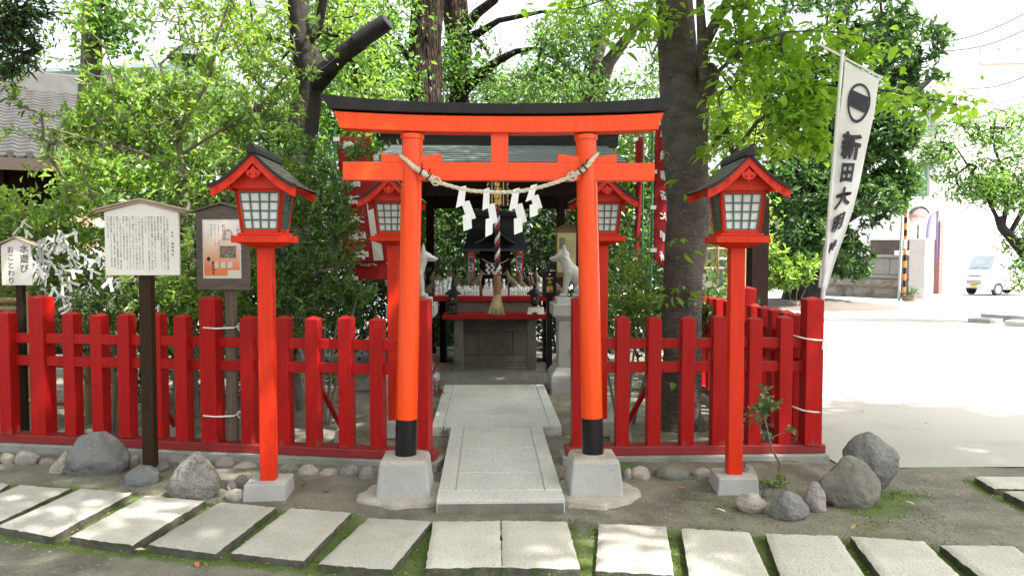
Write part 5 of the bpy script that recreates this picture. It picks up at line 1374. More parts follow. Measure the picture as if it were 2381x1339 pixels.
# old lamp post among the leaves
lp = thing('park_lamp', 'grey green park lamp post hidden in the leaves', 'street lamp', (at(440, 300, 11.5).x, 11.5, 0))
mb = MB(); mb.tube([(0, 0, 0), (0, 0, 4.2)], .045, 10); mb.build('pole', M['copper_roof'], lp, smooth=40)
mb = MB(); mb.lathe([(.05, 4.15), (.26, 4.24), (.28, 4.27), (.16, 4.40), (.02, 4.46)], 20); mb.build('lamp_shade', M['copper_roof'], lp, smooth=40)

# ---------------------------------------------------------------- right: wooden post, bamboo lattice, stone wall, shop, white block, van, poles, wires
wp = at(1761, 640, 10.9)
mb = MB(); mb.box(-.12, .12, -.11, .11, 0, 2.3); o = mb.build('timber_post', M['dark_timber'], loc=(wp.x, 10.9, -.02), bevel=.01); tag(o, 'thick dark brown timber post behind the right lantern pole', 'post')
mb = MB(); mb.box(-.10, .10, -.09, .09, 0, 2.0); o = mb.build('timber_post', M['dark_timber'], loc=(at(1741, 640, 11.6).x, 11.6, -.02), bevel=.01); tag(o, 'thinner dark timber post just left of the thick one', 'post')
lt = thing('bamboo_lattice', 'brown bamboo lattice fence between cherry trunk and timber post', 'fence', (at(1675, 640, 11.3).x, 11.3, 0))
for zc in (.35, .68, 1.0, 1.3, 1.58):
    mb = MB(); mb.tube([(-.55, 0, zc), (.36, .03, zc + .01)], .018, 7); mb.build('rail', M['bamboo'], lt, smooth=50)
for x in (-.5, -.28, -.05, .17, .34):
    mb = MB(); mb.tube([(x, -.035, -.03), (x, -.03, 1.66)], .018, 7); mb.build('upright', M['bamboo'], lt, smooth=50)
gb = thing('small_shed', 'dim grey shed with a white framed window behind the bamboo lattice', 'building', (at(1680, 640, 13.6).x, 13.6, 0))
mb = MB(); mb.box(-.9, .55, 0, 1.4, -.05, 1.75); mb.build('wall', M['old_stone'], gb)
mb = MB(); mb.box(-1.0, .65, -.12, 1.5, 1.75, 1.85); mb.build('roof', M['dark_timber'], gb)
mb = MB(); mb.box(-.12, .42, -.03, -.002, .75, 1.45); fw = mb.build('window', M['plastic_white'], gb)
mb = MB(); mb.box(-.08, .38, -.034, -.031, .79, 1.41); mb.build('pane', mat('dim glass', (.03, .04, .05), None, 3, .08), fw)

def wall_between(p, q, th):
    d = Vector((q.x - p.x, q.y - p.y)); return d.length, math.atan2(d.y, d.x)
def zr(py, Y): return at(2000, py, Y).z
M['ashlar'] = mat('grey stone block', (.24, .235, .22), (.19, .185, .175), 2, .85, .3, 40, c3=(.14, .135, .12), s3=2, t3=(.55, .75))
M['rough_block'] = mat('rough faced stone', (.25, .225, .19), (.17, .155, .13), 3, .9, 1.5, 9, c3=(.11, .10, .085), s3=3)
Yw = 28.5; pA, pB = at(1900, 690, Yw + 3.5), at(2147, 690, Yw)
L, an = wall_between(pA, pB, .3); zg = gh(Yw)
sw = thing('stone_wall', 'grey stone block wall behind the striped pole', 'wall', (pA.x, pA.y, zg), an)
ztop = zr(594, Yw) - zg
mb = MB(); mb.box(0, L, .06, .34, -.4, ztop - .10); mb.build('core', M['ashlar'], sw)
mb = MB()
x = 0
while x < L: mb.box(x + .01, min(L, x + 1.5) - .01, 0, .058, ztop*.55, ztop - .12); x += 1.5
mb.box(0, L, -.05, .40, ztop - .0995, ztop); mb.box(0, L, -.02, .055, ztop*.46, ztop*.54); mb.build('ashlar_course', M['ashlar'], sw, bevel=.015)
bm_ = MB(); x = 0
for rz_ in (0, 1):
    x = -.4*rz_
    while x < L:
        a, b = max(0, x) + .01, min(L, x + 1.15) - .01; z0, z1 = -.4 if rz_ == 0 else ztop*.22 + .01, ztop*.22 if rz_ == 0 else ztop*.455
        if b > a + .05:
            n = 6; vs_ = [(a + (b-a)*i/n, .05 - (.10 if 0 < i < n and 0 < j < 4 else 0) * (1 + noise.noise(Vector((x*3 + i, j, rz_)))), z0 + (z1-z0)*j/4) for j in range(5) for i in range(n+1)]
            bm_.add(vs_, [(j*(n+1)+i, j*(n+1)+i+1, (j+1)*(n+1)+i+1, (j+1)*(n+1)+i) for j in range(4) for i in range(n)])
        x += 1.15
bm_.build('rough_course', M['rough_block'], sw)
mb = MB()
for px in (2000, 2085): x = (at(px, 600, Yw + 1).x - pA.x) / math.cos(an); mb.box(x - .22, x + .22, -.06, .42, ztop + .001, ztop + .17)
mb.build('cap_stone', M['plaster'], sw, bevel=.02)
gpst = thing('gate_pillar', 'pale stone gate pillar at the right end of the wall', 'gate pillar', (at(2151, 690, Yw - .2).x, Yw + .1, zg), R(32))
mb = MB(); mb.box(-.30, .30, -.30, .30, -.4, zr(555, Yw) - zg); mb.build('shaft', mat('pale granite', (.50, .49, .47), (.44, .43, .42), 3, .7), gpst, bevel=.02)
mb = MB(); mb.box(-.5, .5, -.5, .5, -.4, .05); mb.build('foot', M['concrete'], gpst, bevel=.02)
# striped pole and grey pole
Yq = 27.6; zq = gh(Yq)
stp_ = thing('striped_pole', 'orange and black striped pole with a small white band', 'pole', (at(2102, 690, Yq).x, Yq, zq))
M['hazard'] = mat('orange band', (.75, .17, .03), None, 4, .5); z_ = lambda py: zr(py, Yq) - zq
bands = [(459, 475, 'hazard'), (475, 489, 'black'), (489, 505, 'hazard'), (505, 519, 'black'), (519, 534, 'hazard'), (534, 549, 'black'), (549, 557, 'hazard'), (557, 578, 'paper'), (578, 592, 'hazard'), (592, 607, 'black'), (607, 622, 'hazard'), (622, 637, 'black'), (637, 652, 'hazard'), (652, 667, 'black'), (667, 690, 'hazard')]
for a, b, m in bands:
    mb = MB(); mb.tube([(0, 0, z_(b)), (0, 0, z_(a) - .001)], .058, 12); mb.build('band', M[m], stp_, smooth=40)
mb = MB(); mb.tube([(0, 0, -.05), (0, 0, z_(459) + .04)], .050, 12); mb.build('core', M['iron'], stp_, smooth=40)
gp_o = thing('grey_pole', 'thin grey metal pole left of the striped pole', 'pole', (at(2090, 690, Yq - .2).x, Yq - .2, zq))
mb = MB(); mb.tube([(0, 0, -.1), (.07, 0, z_(440))], .045, 10); mb.build('pipe', mat('grey galvanised', (.34, .38, .37), None, 5, .45, metal=.4), gp_o, smooth=40)
mb = MB(); mb.lathe([(.16, z_(449)), (.19, z_(447)), (.12, z_(444))], 12); mb.build('cap', M['iron'], gp_o, smooth=40)
# potted plant at the pole foot is in the vegetation part
# traffic mirror
Ym = 30; mr = thing('traffic_mirror', 'round traffic mirror with a painted pink reflection on a thin pole', 'traffic mirror', (at(2134, 560, Ym).x, Ym, gh(Ym)))
zm = zr(503, Ym) - gh(Ym)
mb = MB(); mb.tube([(0, 0, -.1), (0, 0, zm)], .035, 8); mb.build('pole', M['iron'], mr)
mb = MB(); mb.lathe([(.34, 0), (.34, .03), (.30, .05)], 28); o = mb.build('mirror_face', mat('pink reflection colour', (.58, .40, .38), (.66, .52, .50), 9, .12, metal=.5), mr, smooth=40); o.rotation_euler = (R(90), 0, R(-20)); o.location = (0, 0, zm)  # the pink reflection is put into the base colour
mb = MB(); K = 14
for i in range(K):
    a0, a1 = math.pi*(.08 + .84*i/K), math.pi*(.08 + .84*(i+1)/K)
    vs_ = [(math.cos(a)*r, y, zm + math.sin(a)*r) for a in (a0, a1) for y in (-.16, .05) for r in (.355, .37)]
    mb.add(vs_, [(0,1,5,4),(2,6,7,3),(0,4,6,2),(1,3,7,5),(0,2,3,1),(4,5,7,6)])
mb.build('hood', M['iron'], mr)
# shop front with arch and brick pier
Yh = 33.; zs = gh(Yh)
shp = thing('corner_shop', 'white shop front with a purple arch, brick pier and balcony rail', 'building', (at(2120, 690, Yh).x, Yh, zs))
X_ = lambda px: at(px, 600, Yh).x - shp.location.x
Z_ = lambda py: zr(py, Yh) - zs
mb = MB(); mb.box(X_(2040), X_(2183), .05, 5, Z_(557), Z_(478)); mb.box(X_(2040), X_(2183), 1.2, 5, -.4, Z_(557) - .002); mb.build('wall', M['plaster'], shp)
M['brick_red'] = mat('red brick', (.30, .07, .055), (.23, .055, .045), 6, .8)
nb = M['brick_red'].node_tree; bt = nb.nodes.new('ShaderNodeTexBrick'); bt.inputs['Scale'].default_value = 5; bt.inputs['Color1'].default_value = (.33, .07, .055, 1); bt.inputs['Color2'].default_value = (.25, .06, .05, 1); bt.inputs['Mortar'].default_value = (.55, .5, .48, 1); bt.inputs['Mortar Size'].default_value = .03
tcb = nb.nodes.new('ShaderNodeTexCoord'); mpb = nb.nodes.new('ShaderNodeMapping'); mpb.inputs['Rotation'].default_value = (R(90), 0, 0); nb.links.new(tcb.outputs['Object'], mpb.inputs[0]); nb.links.new(mpb.outputs[0], bt.inputs['Vector']); nb.links.new(bt.outputs['Color'], nb.nodes['Principled BSDF'].inputs['Base Color'])
mb = MB(); mb.box(X_(2181), X_(2190), -.12, .5, -.4, Z_(514)); mb.build('brick_pier', M['brick_red'], shp)
mb = MB(); mb.box(X_(2156), X_(2180), .9, 1.15, -.3, Z_(655)); mb.build('brick_base', M['brick_red'], shp)
mb = MB(); mb.box(X_(2055), X_(2150), 1.10, 1.18, Z_(650), Z_(557) - .01); mb.build('dark_shopfront', mat('shop glass', (.06, .055, .06), (.10, .09, .09), 2, .15), shp)
M['lilac'] = mat('lilac frame', (.27, .22, .42), None, 4, .5)
mb = MB(); arc = [Vector((X_(2155), 0, Z_(602))), Vector((X_(2157), 0, Z_(540))), Vector((X_(2160), 0, Z_(515))), Vector((X_(2166), 0, Z_(498))), Vector((X_(2173), 0, Z_(490))), Vector((X_(2180), 0, Z_(487)))]
mb.tube(arc, .065, 6); mb.tube([(X_(2179), 0, Z_(600)), (X_(2179), 0, Z_(487))], .05, 6); mb.build('arch_frame', M['lilac'], shp, smooth=40)
mb = MB(); mb.box(X_(2095), X_(2156), -.5, .049, Z_(478), Z_(474))
for i in range(13): x = X_(2097) + i*(X_(2155) - X_(2097))/12; mb.box(x - .03, x + .03, -.46, -.40, Z_(474) + .002, Z_(462))
mb.box(X_(2095), X_(2156), -.48, -.38, Z_(462) + .002, Z_(459)); mb.build('balcony_rail', M['plaster'], shp)
mb = MB(); column_text(mb, '天', X_(2113), Z_(545), .32, .36, .045, bold=.02); column_text(mb, '谷', X_(2122), Z_(545), .32, .36, .045, bold=.02); column_text(mb, '堂', X_(2131), Z_(545), .32, .36, .045, bold=.02)
mb.build('lettering', mat('faint pink letters', (.62, .38, .38)), shp, fix=False)
mb = MB(); mb.box(X_(2161), X_(2167), 1.05, 1.095, Z_(622), Z_(608)); mb.build('notice', M['white_paper'], shp)
# tall white block
Yk = 36.; zk = gh(Yk)
wb = thing('white_apartment_block', 'tall blank white building at the right edge', 'building', (at(2185, 690, Yk).x, Yk, zk), R(-8))
Zk = lambda py: zr(py, Yk) - zk
Xk = lambda px: (at(px, 600, Yk).x - wb.location.x)
mb = MB(); mb.box(0, 30, 0, 14, -1, Zk(150)); mb.build('wall', M['plaster'], wb)
mb = MB(); mb.box(Xk(2260), 30, -.25, .4, Zk(152), Zk(148)); mb.build('cornice', mat('faded pink trim', (.55, .42, .42)), wb)
mb = MB()
for px in (2262, 2300, 2340, 2380, 2420): mb.box(Xk(px) - .03, Xk(px) + .03, .0, .06, Zk(147), Zk(115))
mb.box(Xk(2262), Xk(2440), -.02, .08, Zk(115), Zk(113)); mb.build('roof_rail', mat('rusty rail', (.45, .30, .28)), wb)
lw = thing('white_corner_house', 'white house with two windows behind the flag and dark tree', 'building', (at(2140, 690, Yk + 1).x, Yk + 1, zk), R(4))
Yl = Yk + 1; Xl = lambda px: at(px, 600, Yl).x - lw.location.x; Zl = lambda py: zr(py, Yl) - zk
mb = MB(); mb.box(Xl(2070), Xl(2187), .05, 9, -1, Zl(225)); mb.build('wall', M['plaster'], lw)
for (a, b, t, bt_) , m in (((2096, 2160, 262, 318), 'pale'), ((2100, 2156, 382, 470), 'green')):
    mb = MB(); mb.box(Xl(a), Xl(b), -.05, .049, Zl(bt_), Zl(t)); fw = mb.build('window_frame', mat('grey window frame', (.36, .35, .38)), lw)
    mb = MB(); mb.box(Xl(a) + .12, (Xl(a) + Xl(b))/2 - .04, -.065, -.051, Zl(bt_) + .12, Zl(t) - .12); mb.box((Xl(a) + Xl(b))/2 + .04, Xl(b) - .12, -.065, -.051, Zl(bt_) + .12, Zl(t) - .12)
    mb.build('pane', mat('window glass', (.45, .50, .55) if m == 'pale' else (.10, .22, .14), None, 3, .1), fw)
# overhead cables
CB = mat('black cable', (.06, .06, .065))
for i, (p, q) in enumerate((((2150, 105), (2440, 0)), ((2180, 120), (2440, 40)), ((2230, 205), (2440, 148)), ((2230, 232), (2440, 200)), ((2080, 300), (2440, 215)), ((2100, 345), (2440, 250)), ((2110, 358), (2440, 270)), ((2110, 375), (2440, 300)))):
    a, b = at(*p, 33.5), at(*q, 30); pts = [a.lerp(b, t) + Vector((0, 0, -.35*math.sin(t*math.pi))) for t in np.linspace(0, 1, 14)]
    mb = MB(); mb.tube([x - a for x in pts], .022, 5)
    tag(mb.build('power_cable', CB, loc=a), '%s black cable crossing in front of the white buildings' % ['topmost', 'second', 'third', 'fourth', 'fifth', 'sixth', 'seventh', 'lowest'][i], 'cable', 'cables at the upper right')
# low kerb planters at the right
kb = thing('planter_kerb', 'low grey stone kerb of the tree planter at the right edge', 'kerb', (0, 0, 0))
def kerb(px0, py0, px1, py1, h, dep):
    a, b = gp(px0, py0, 0), gp(px1, py1, 0); d = Vector((b.x - a.x, b.y - a.y)); mb = MB(); mb.box(0, d.length, 0, dep, -.15, h)
    o = mb.build('kerb_stone', M['concrete'], kb, bevel=.012, loc=(a.x, a.y, gh(a.y))); o.rotation_euler = (0, 0, math.atan2(d.y, d.x))
kerb(2279, 737, 2460, 752, .17, .22); kerb(2250, 742, 2303, 746, .10, .5); kerb(2335, 752, 2460, 760, .12, .5)

# white van
vn = thing('white_van', 'small white van parked at the far right with a yellow plate', 'van', (0, 0, 0))
Yv = 31.5
vn.location = (at(2330, 680, Yv + .6).x, Yv + .6, gh(Yv)); vn.rotation_euler = (0, 0, R(-163)); vn.scale = (.92, .92, .92)
M['van'] = mat('white van paint', (.78, .78, .79), (.76, .76, .77), 2, .25, coat=.5); M['glass'] = mat('van glass', (.30, .36, .40), (.22, .27, .31), 2, .06); M['rubber'] = mat('tyre rubber', (.025, .025, .03), None, 8, .8); M['chrome'] = mat('wheel silver', (.55, .55, .57), None, 8, .35, metal=.6)
# profile (x forward, z up) with wheel arches, extruded with a narrower greenhouse
L2 = 1.65
body = [(-L2, .38), (-L2, 1.0), (-1.58, 1.1)]
low = [(L2 - .02, .34), (L2 + .02, .50), (L2 + .02, .72), (L2 - .05, .98), (L2 - .22, 1.10)]
def arch(cx, r, n=9): return [(cx + r*math.cos(a), .28 + r*math.sin(a)) for a in np.linspace(0, math.pi, n)]
outline = [(-L2, 1.12), (-L2, .34)] + arch(-1.05, .31)[::-1] + arch(1.08, .31)[::-1] + low + [(L2 - .22, 1.12)]
mb = MB(); mb.prism(outline, -.72, .72, 'y')
b1 = mb.build('body', M['van'], vn, bevel=.03)
cab = [(-L2, 1.118), (L2 - .22, 1.118), (L2 - .62, 1.78), (L2 - .80, 1.86), (-L2 + .12, 1.86), (-L2 + .02, 1.78)]
mb = MB(); n = len(cab)
vs_ = [(x, -.72 + .13*max(0, (z - 1.118)/.75), z) for x, z in cab] + [(x, .72 - .13*max(0, (z - 1.118)/.75), z) for x, z in cab]
mb.add(vs_, [tuple(range(n)), tuple(range(2*n-1, n-1, -1))] + [(i, i+n, (i+1) % n + n, (i+1) % n) for i in range(n)]); mb.build('cabin', M['van'], vn, bevel=.04)
def skew(y, z): return y * (1 - .13/.72*max(0, (z - 1.118)/.75))
mb = MB(); e = .012
ws = [(L2 - .245, 1.15), (L2 - .60, 1.74)]
mb.add([(ws[0][0] + e, -.62, ws[0][1]), (ws[0][0] + e, .62, ws[0][1]), (ws[1][0] + e, .53, ws[1][1]), (ws[1][0] + e, -.53, ws[1][1])], [(0, 1, 2, 3)]); mb.build('windscreen', M['glass'], vn)
for s in (-1, 1):
    for k, pts in enumerate(([(.98, 1.16), (.36, 1.16), (.36, 1.72), (.72, 1.72)], [(.26, 1.16), (-.60, 1.16), (-.60, 1.72), (.26, 1.72)], [(-.70, 1.16), (-1.5, 1.16), (-1.46, 1.72), (-.70, 1.72)])):
        mb = MB(); mb.add([(x, s*(skew(.72, z) + .006), z) for x, z in pts], [(0, 1, 2, 3)]); mb.build('side_window', M['glass'], vn)
    for cx in (-1.05, 1.08):
        mb = MB(); mb.tube([(cx, s*.56, .28), (cx, s*.71, .28)], .27, 24); wh = mb.build('wheel', M['rubber'], vn, smooth=40, bevel=.02)
        mb = MB(); mb.tube([(cx, s*.70, .28), (cx, s*.722, .28)], .165, 20); mb.tube([(cx, s*.715, .28), (cx, s*.735, .28)], .06, 12); mb.build('hub', M['chrome'], wh, smooth=40, bevel=.01)
    mb = MB(); mb.box(L2 - .09, L2 + .012, *sorted((s*.42, s*.68)), .78, 1.0); mb.build('headlight', mat('headlight glass', (.62, .64, .66), None, 3, .1), vn, bevel=.02)
    mb = MB(); mb.box(1.02, 1.14, *sorted((s*.73, s*.86)), 1.12, 1.26); mb.build('side_mirror', M['van'], vn, bevel=.02)
mb = MB()
for zc in (.50, .56, .62): mb.box(L2 + .018, L2 + .03, -.36, .36, zc, zc + .028)
mb.box(L2 - .02, L2 + .026, -.30, .30, .86, .88); mb.build('grille', M['black'], vn)
mb = MB(); mb.box(L2 + .02, L2 + .034, -.165, .165, .37, .485); np_ = mb.build('number_plate', mat('yellow plate', (.78, .50, .05)), vn)
mb = MB()
for i, zc in enumerate((.455, .40)):
    for j in range(4 if i else 3): mb.box(L2 + .0345, L2 + .036, -.10 + j*.06, -.10 + j*.06 + (.028 if j % 2 else .016), zc - .013, zc + .013)
mb.build('plate_marks', M['green'], np_)
mb = MB(); mb.tube([(L2 - .20, -.45, 1.17), (L2 - .30, .0, 1.24)], .008, 5); mb.tube([(L2 - .20, .1, 1.17), (L2 - .30, .5, 1.24)], .008, 5); mb.build('wiper', M['black'], vn)
# ---------------------------------------------------------------- vegetation
def E(px, py, Y, rx, rz, ry, wgt=1): return (tuple(at(px, py, Y)), (rx, ry, rz), wgt)
def SK(pts, rad): return ([at(*p) for p in pts], rad)
def root_at(px, Y): v = at(px, 700, Y); return Vector((v.x, Y, gh(Y)))

# big glossy shrub behind the left fence
b = root_at(447, 7.5)
plant('laurel_shrub', 'large glossy leaved shrub with a pale forked stem, filling the upper left', 'shrub', b,
      [([b, at(440, 560, 7.5), at(432, 440, 7.5), at(416, 330, 7.5), at(414, 270, 7.5)], [.045, .036, .032, .026, .022]),
       ([at(416, 300, 7.5), at(450, 245, 7.4), at(486, 190, 7.35), at(500, 100, 7.3), at(535, 0, 7.3)], [.02, .018, .016, .013, .009]),
       ([at(428, 415, 7.5), at(360, 368, 7.4), at(290, 342, 7.25), at(228, 330, 7.1), at(120, 300, 7.0)], [.022, .018, .015, .012, .008]),
       ([at(415, 280, 7.5), at(385, 210, 7.6), at(372, 150, 7.6), at(440, 90, 7.6)], [.018, .015, .012, .008]),
       ([at(420, 360, 7.5), at(520, 300, 7.6), at(610, 240, 7.6), at(680, 160, 7.6)], [.016, .013, .011, .007])],
      [E(390, 120, 7.5, 1.15, .75, .8, 1.5), E(560, 90, 7.6, .9, .7, .7, 1.3), E(190, 300, 7.3, .85, .40, .7, .8), E(420, 330, 7.4, 1.2, .55, .8, 1.5), E(90, 440, 7.2, .62, .28, .5, .8), E(600, 270, 7.7, .45, .55, .5, .8),
       E(300, 470, 7.3, .9, .28, .5, .9), E(235, 290, 7.4, .5, .30, .4, .9), E(130, 240, 7.2, .45, .25, .4, .5), E(330, 240, 7.6, .5, .3, .4, .6), E(640, 470, 7.4, .5, .5, .4, .8), E(600, 60, 7.9, .3, .5, .5, .4)], 1480, M['bark_twig'], LF['laurel'], thr=-.16, freq=1.6, rt=.0028, ex=.40, per=8, L=.062, W=.026, spread=.05)
# bushes behind the left fence
def bush(px, Y, name, label, blobs, n, leaf, per=8, L=.05, W=.022, mode='rosette', bark='bark_twig', h=.9, group=None, cat='shrub', **kw):
    b = root_at(px, Y); c = blobs[0][0]
    sk = [([b + Vector((dx, dy, 0)), b + Vector((dx*2.5, dy*2, h*.5)), b + Vector((dx*5, dy*3, h))], [.016, .012, .007]) for dx, dy in ((0.01, 0), (-.06, .03), (.07, -.02), (.03, .06))]
    return plant(name, label, cat, b, sk, blobs, n, M[bark], LF[leaf], group, per=per, L=L, W=W, mode=mode, crown='foliage', trunk='stems', n_main=6, rt=.002, **kw)
bush(745, 7.15, 'camellia_bush', 'dark glossy bush between left lantern pole and torii', [E(745, 560, 7.15, .42, .62, .42, 1.4), E(700, 690, 7.1, .42, .30, .4, .8), E(760, 470, 7.1, .24, .40, .3, .6), E(800, 690, 7.3, .3, .18, .3, .5), E(850, 345, 6.9, .26, .08, .2, .12), E(690, 400, 7.2, .3, .4, .3, .5)], 620, 'camellia', L=.062, W=.024, h=1.2)
bush(255, 6.95, 'azalea_bush', 'low rounded small leaved bush behind the brown sign post', [E(255, 705, 6.95, .42, .17, .3, 1), E(220, 760, 6.95, .5, .22, .3, .7)], 620, 'azalea', per=9, L=.026, W=.012, h=.5, spread=.03)
bush(60, 7.35, 'laurel_bush', 'light green bush at the far left edge, above the small cream sign', [E(40, 505, 7.3, .50, .26, .35, 1), E(150, 560, 7.4, .5, .22, .35, .7), E(60, 640, 7.6, .6, .3, .3, .8), E(170, 650, 7.3, .4, .2, .3, .5)], 420, 'laurel', L=.06, W=.027, h=1.2)
bush(395, 7.0, 'laurel_bush', 'leafy bush between the two notice boards', [E(430, 640, 7.1, .55, .42, .4, 1.2), E(380, 740, 7.0, .55, .35, .3, 1), E(600, 640, 7.3, .35, .5, .35, .8), E(620, 800, 7.2, .45, .4, .3, .6)], 640, 'laurel', L=.055, W=.023, h=1.0)
bush(330, 8.2, 'evergreen_bush', 'dark evergreen mass behind the laurel shrub', [E(330, 560, 8.3, 1.4, .55, .5, 1), E(560, 520, 8.4, .9, .8, .5, 1), E(150, 700, 8.3, 1.0, .5, .4, .7), E(600, 720, 8.3, 1.2, .5, .4, .8), E(500, 860, 8.2, 1.6, .5, .4, .8)], 900, 'deep', per=9, L=.075, W=.032, h=1.4, spread=.08)
# twiggy stems with tied paper fortunes
omi = MB()
def knot():
    mb = MB()
    def strip(p, q, w0, w1, tw):
        p, q = Vector(p), Vector(q); d = (q - p).normalized(); s = d.cross(Vector((.3, 1, tw))).normalized(); u = s.cross(d) * .0012
        c = [p - s*w0, p + s*w0, q + s*w1, q - s*w1]; mb.add([x - u for x in c] + [x + u for x in c], [(0,1,2,3),(7,6,5,4),(0,4,5,1),(1,5,6,2),(2,6,7,3),(3,7,4,0)])
    strip((0, 0, 0), (.055, -.01, -.075), .009, .014, .2); strip((0, 0, 0), (-.04, .01, -.085), .009, .013, -.3); strip((-.02, 0, .006), (.02, -.006, -.008), .011, .011, .6); strip((0, -.004, .012), (.03, .004, .035), .008, .010, .4)
    return mb.mesh('paper_fortune')
OM = knot(); OM.materials.append(M['white_paper'])
spots = []
for cx, cy, sx, sy, n in ((110, 600, 45, 35, 22), (155, 640, 40, 40, 18), (60, 555, 20, 16, 6), (190, 700, 40, 30, 9), (150, 560, 22, 40, 9), (275, 655, 8, 10, 3), (225, 610, 30, 30, 8)):
    for _ in range(n): spots.append((cx + rng.normal()*sx*.8, cy + rng.normal()*sy*.8))
spots += [(505, 410), (506, 408), (325, 735), (370, 712), (260, 700), (125, 670), (520, 500)]
for px, py in spots:
    p = at(px, py, 6.75 + rng.random()*.35)
    if p.z < .3: continue
    o = link(bpy.data.objects.new('paper_fortune', OM)); o.location = p; s = rng.uniform(.7, 1.15); o.scale = (s, s, s*rng.uniform(.8, 1.2)); o.rotation_euler = (rng.normal()*.4, rng.normal()*.4, rng.uniform(0, 6.28))
    tag(o, 'white paper fortune strip knotted onto a twig behind the left fence', 'paper fortune', 'paper fortunes tied to the twigs')

# cherry: dark trunk behind the right fence, crown extended out of view to shade the forecourt
b = root_at(1583, 6.95)
Yc = 6.95
tr = [b + Vector((.02, 0, -.05)), at(1585, 960, Yc), at(1584, 800, Yc), at(1588, 640, Yc), at(1600, 500, Yc), at(1597, 380, Yc), at(1592, 250, Yc), at(1575, 120, Yc), at(1566, 0, Yc), at(1560, -200, Yc)]
rdi = [.27, .185, .168, .172, .186, .186, .215, .170, .160, .13]
T0 = at(1560, -200, Yc)
skel = [(tr, rdi),
        ([at(1610, 260, Yc - .02), at(1640, 205, Yc - .1), at(1650, 165, Yc - .16), at(1655, 150, Yc - .2)], [.12, .105, .085, .03]),
        ([at(1633, 190, Yc - .18), at(1634, 110, Yc - .3), at(1660, 60, Yc - .36), at(1705, -20, Yc - .42), at(1760, -160, Yc - .6)], [.035, .052, .044, .036, .024]),
        ([at(1634, 110, Yc - .3), at(1628, 20, Yc - .3), at(1622, -120, Yc - .3)], [.045, .034, .022]),
        ([at(1672, 165, Yc - .35), at(1745, 100, 6.2), at(1830, 75, 6.3), at(1915, 72, 6.25), at(2010, 85, 6.2)], [.018, .013, .010, .007, .004]),
        ([at(1705, 360, 6.75), at(1760, 285, 6.5), at(1830, 232, 6.45), at(1920, 198, 6.35), at(2060, 210, 6.1), at(2230, 245, 5.85)], [.020, .017, .013, .010, .007, .004]),
        ([at(1690, 300, 6.9), at(1705, 360, 6.75)], [.02, .02]),
        ([at(1604, 420, Yc), at(1650, 345, 6.85), at(1690, 300, 6.9)], [.03, .024, .02]),
        (([T0, Vector((.9, 5.6, 5.6)), Vector((-.6, 4.6, 6.2)), Vector((-2.6, 4.2, 6.6))]), [.12, .10, .08, .05]),
        (([T0, Vector((2.2, 5.2, 5.9)), Vector((2.9, 3.2, 6.5)), Vector((3.2, 1.2, 6.8))]), [.12, .10, .08, .05]),
        (([T0, Vector((3.0, 7.0, 5.8)), Vector((5.0, 6.6, 6.3)), Vector((7, 5.6, 6.8))]), [.11, .09, .07, .05])]
vis = [E(1840, 90, 6.3, .75, .16, .45, 1.2), E(1960, 120, 6.3, .50, .12, .25, .6), E(1830, 225, 6.4, .75, .20, .35, 1.2), E(1960, 210, 6.35, .55, .14, .25, .7), E(2160, 240, 5.9, .34, .08, .22, .45), E(1780, 300, 6.4, .5, .18, .35, .6),
       E(1740, 90, 6.4, .35, .28, .35, .8), E(1480, 20, 6.5, .35, .18, .35, .5), E(1735, 30, 6.2, .35, .2, .3, .5), E(1860, 330, 6.4, .28, .14, .25, .4), E(1400, 40, 6.4, .5, .25, .4, .5)]
T1 = sample_blobs(vis, 390, -.08, 2.2)
over = [((-1.2, 3.6, 6.2), (2.9, 2.2, .8), 1.2), ((2.6, 2.0, 6.7), (3.0, 2.4, .8), 1.3), ((5.2, 3.6, 6.8), (2.6, 2.0, .8), 1.0), ((1.0, .6, 6.8), (3.2, 2.0, .7), 1.0), ((2.6, 6.0, 6.2), (2.4, 1.8, .8), .9), ((-3.4, 4.4, 6.4), (2.0, 2.2, .7), .7), ((1.6, 6.4, 6.4), (1.8, 1.5, .7), .7), ((6.3, 2.3, 6.6), (1.8, 1.6, .6), .9), ((3.4, 8.2, 6.3), (2.3, 1.7, .7), .8), ((7.6, 4.5, 6.7), (2.2, 1.3, .6), .8), ((4.7, 2.5, 6.6), (1.0, .8, .4), .35)]  # unseen overhead leaf masses, placed to shade the ground
CANOPY_N, CANOPY_THR = 1950, -.08
T2 = sample_blobs(over, CANOPY_N, CANOPY_THR, .8)
T2 = np.array([t for t in T2 if math.hypot((t[0] - 1.05)/1.0, (t[1] - 2.6)/.55) > 1])        # gap shaped so that sun reaches the left slabs
ch = thing('cherry_tree', 'thick dark trunked cherry tree behind the right fence with bright fresh leaves', 'tree', b)
paths, dirs = grow(skel, np.concatenate([T1, T2]), .0028, .42, .08, .05, .05)
paths = [([Vector(p) - b for p in pts], r, m) for pts, r, m in paths]
branch_mesh(paths, 'trunk', M['bark_cherry'], ch, 32, 4, .17, 6.5)
n1 = len(T1); bn = np.array(b)
crown_mesh(T1 - bn, dirs[:n1], 'crown', LF['cherry'], ch, 8, .085, .046, .085, 'flat', True, .9, .16)
crown_mesh(T2 - bn, dirs[n1:], 'crown', LF['cherry'], ch, 30, .16, .095, .30, 'flat', False, .8, .2)  # unseen canopy part of the crown, added for its shade
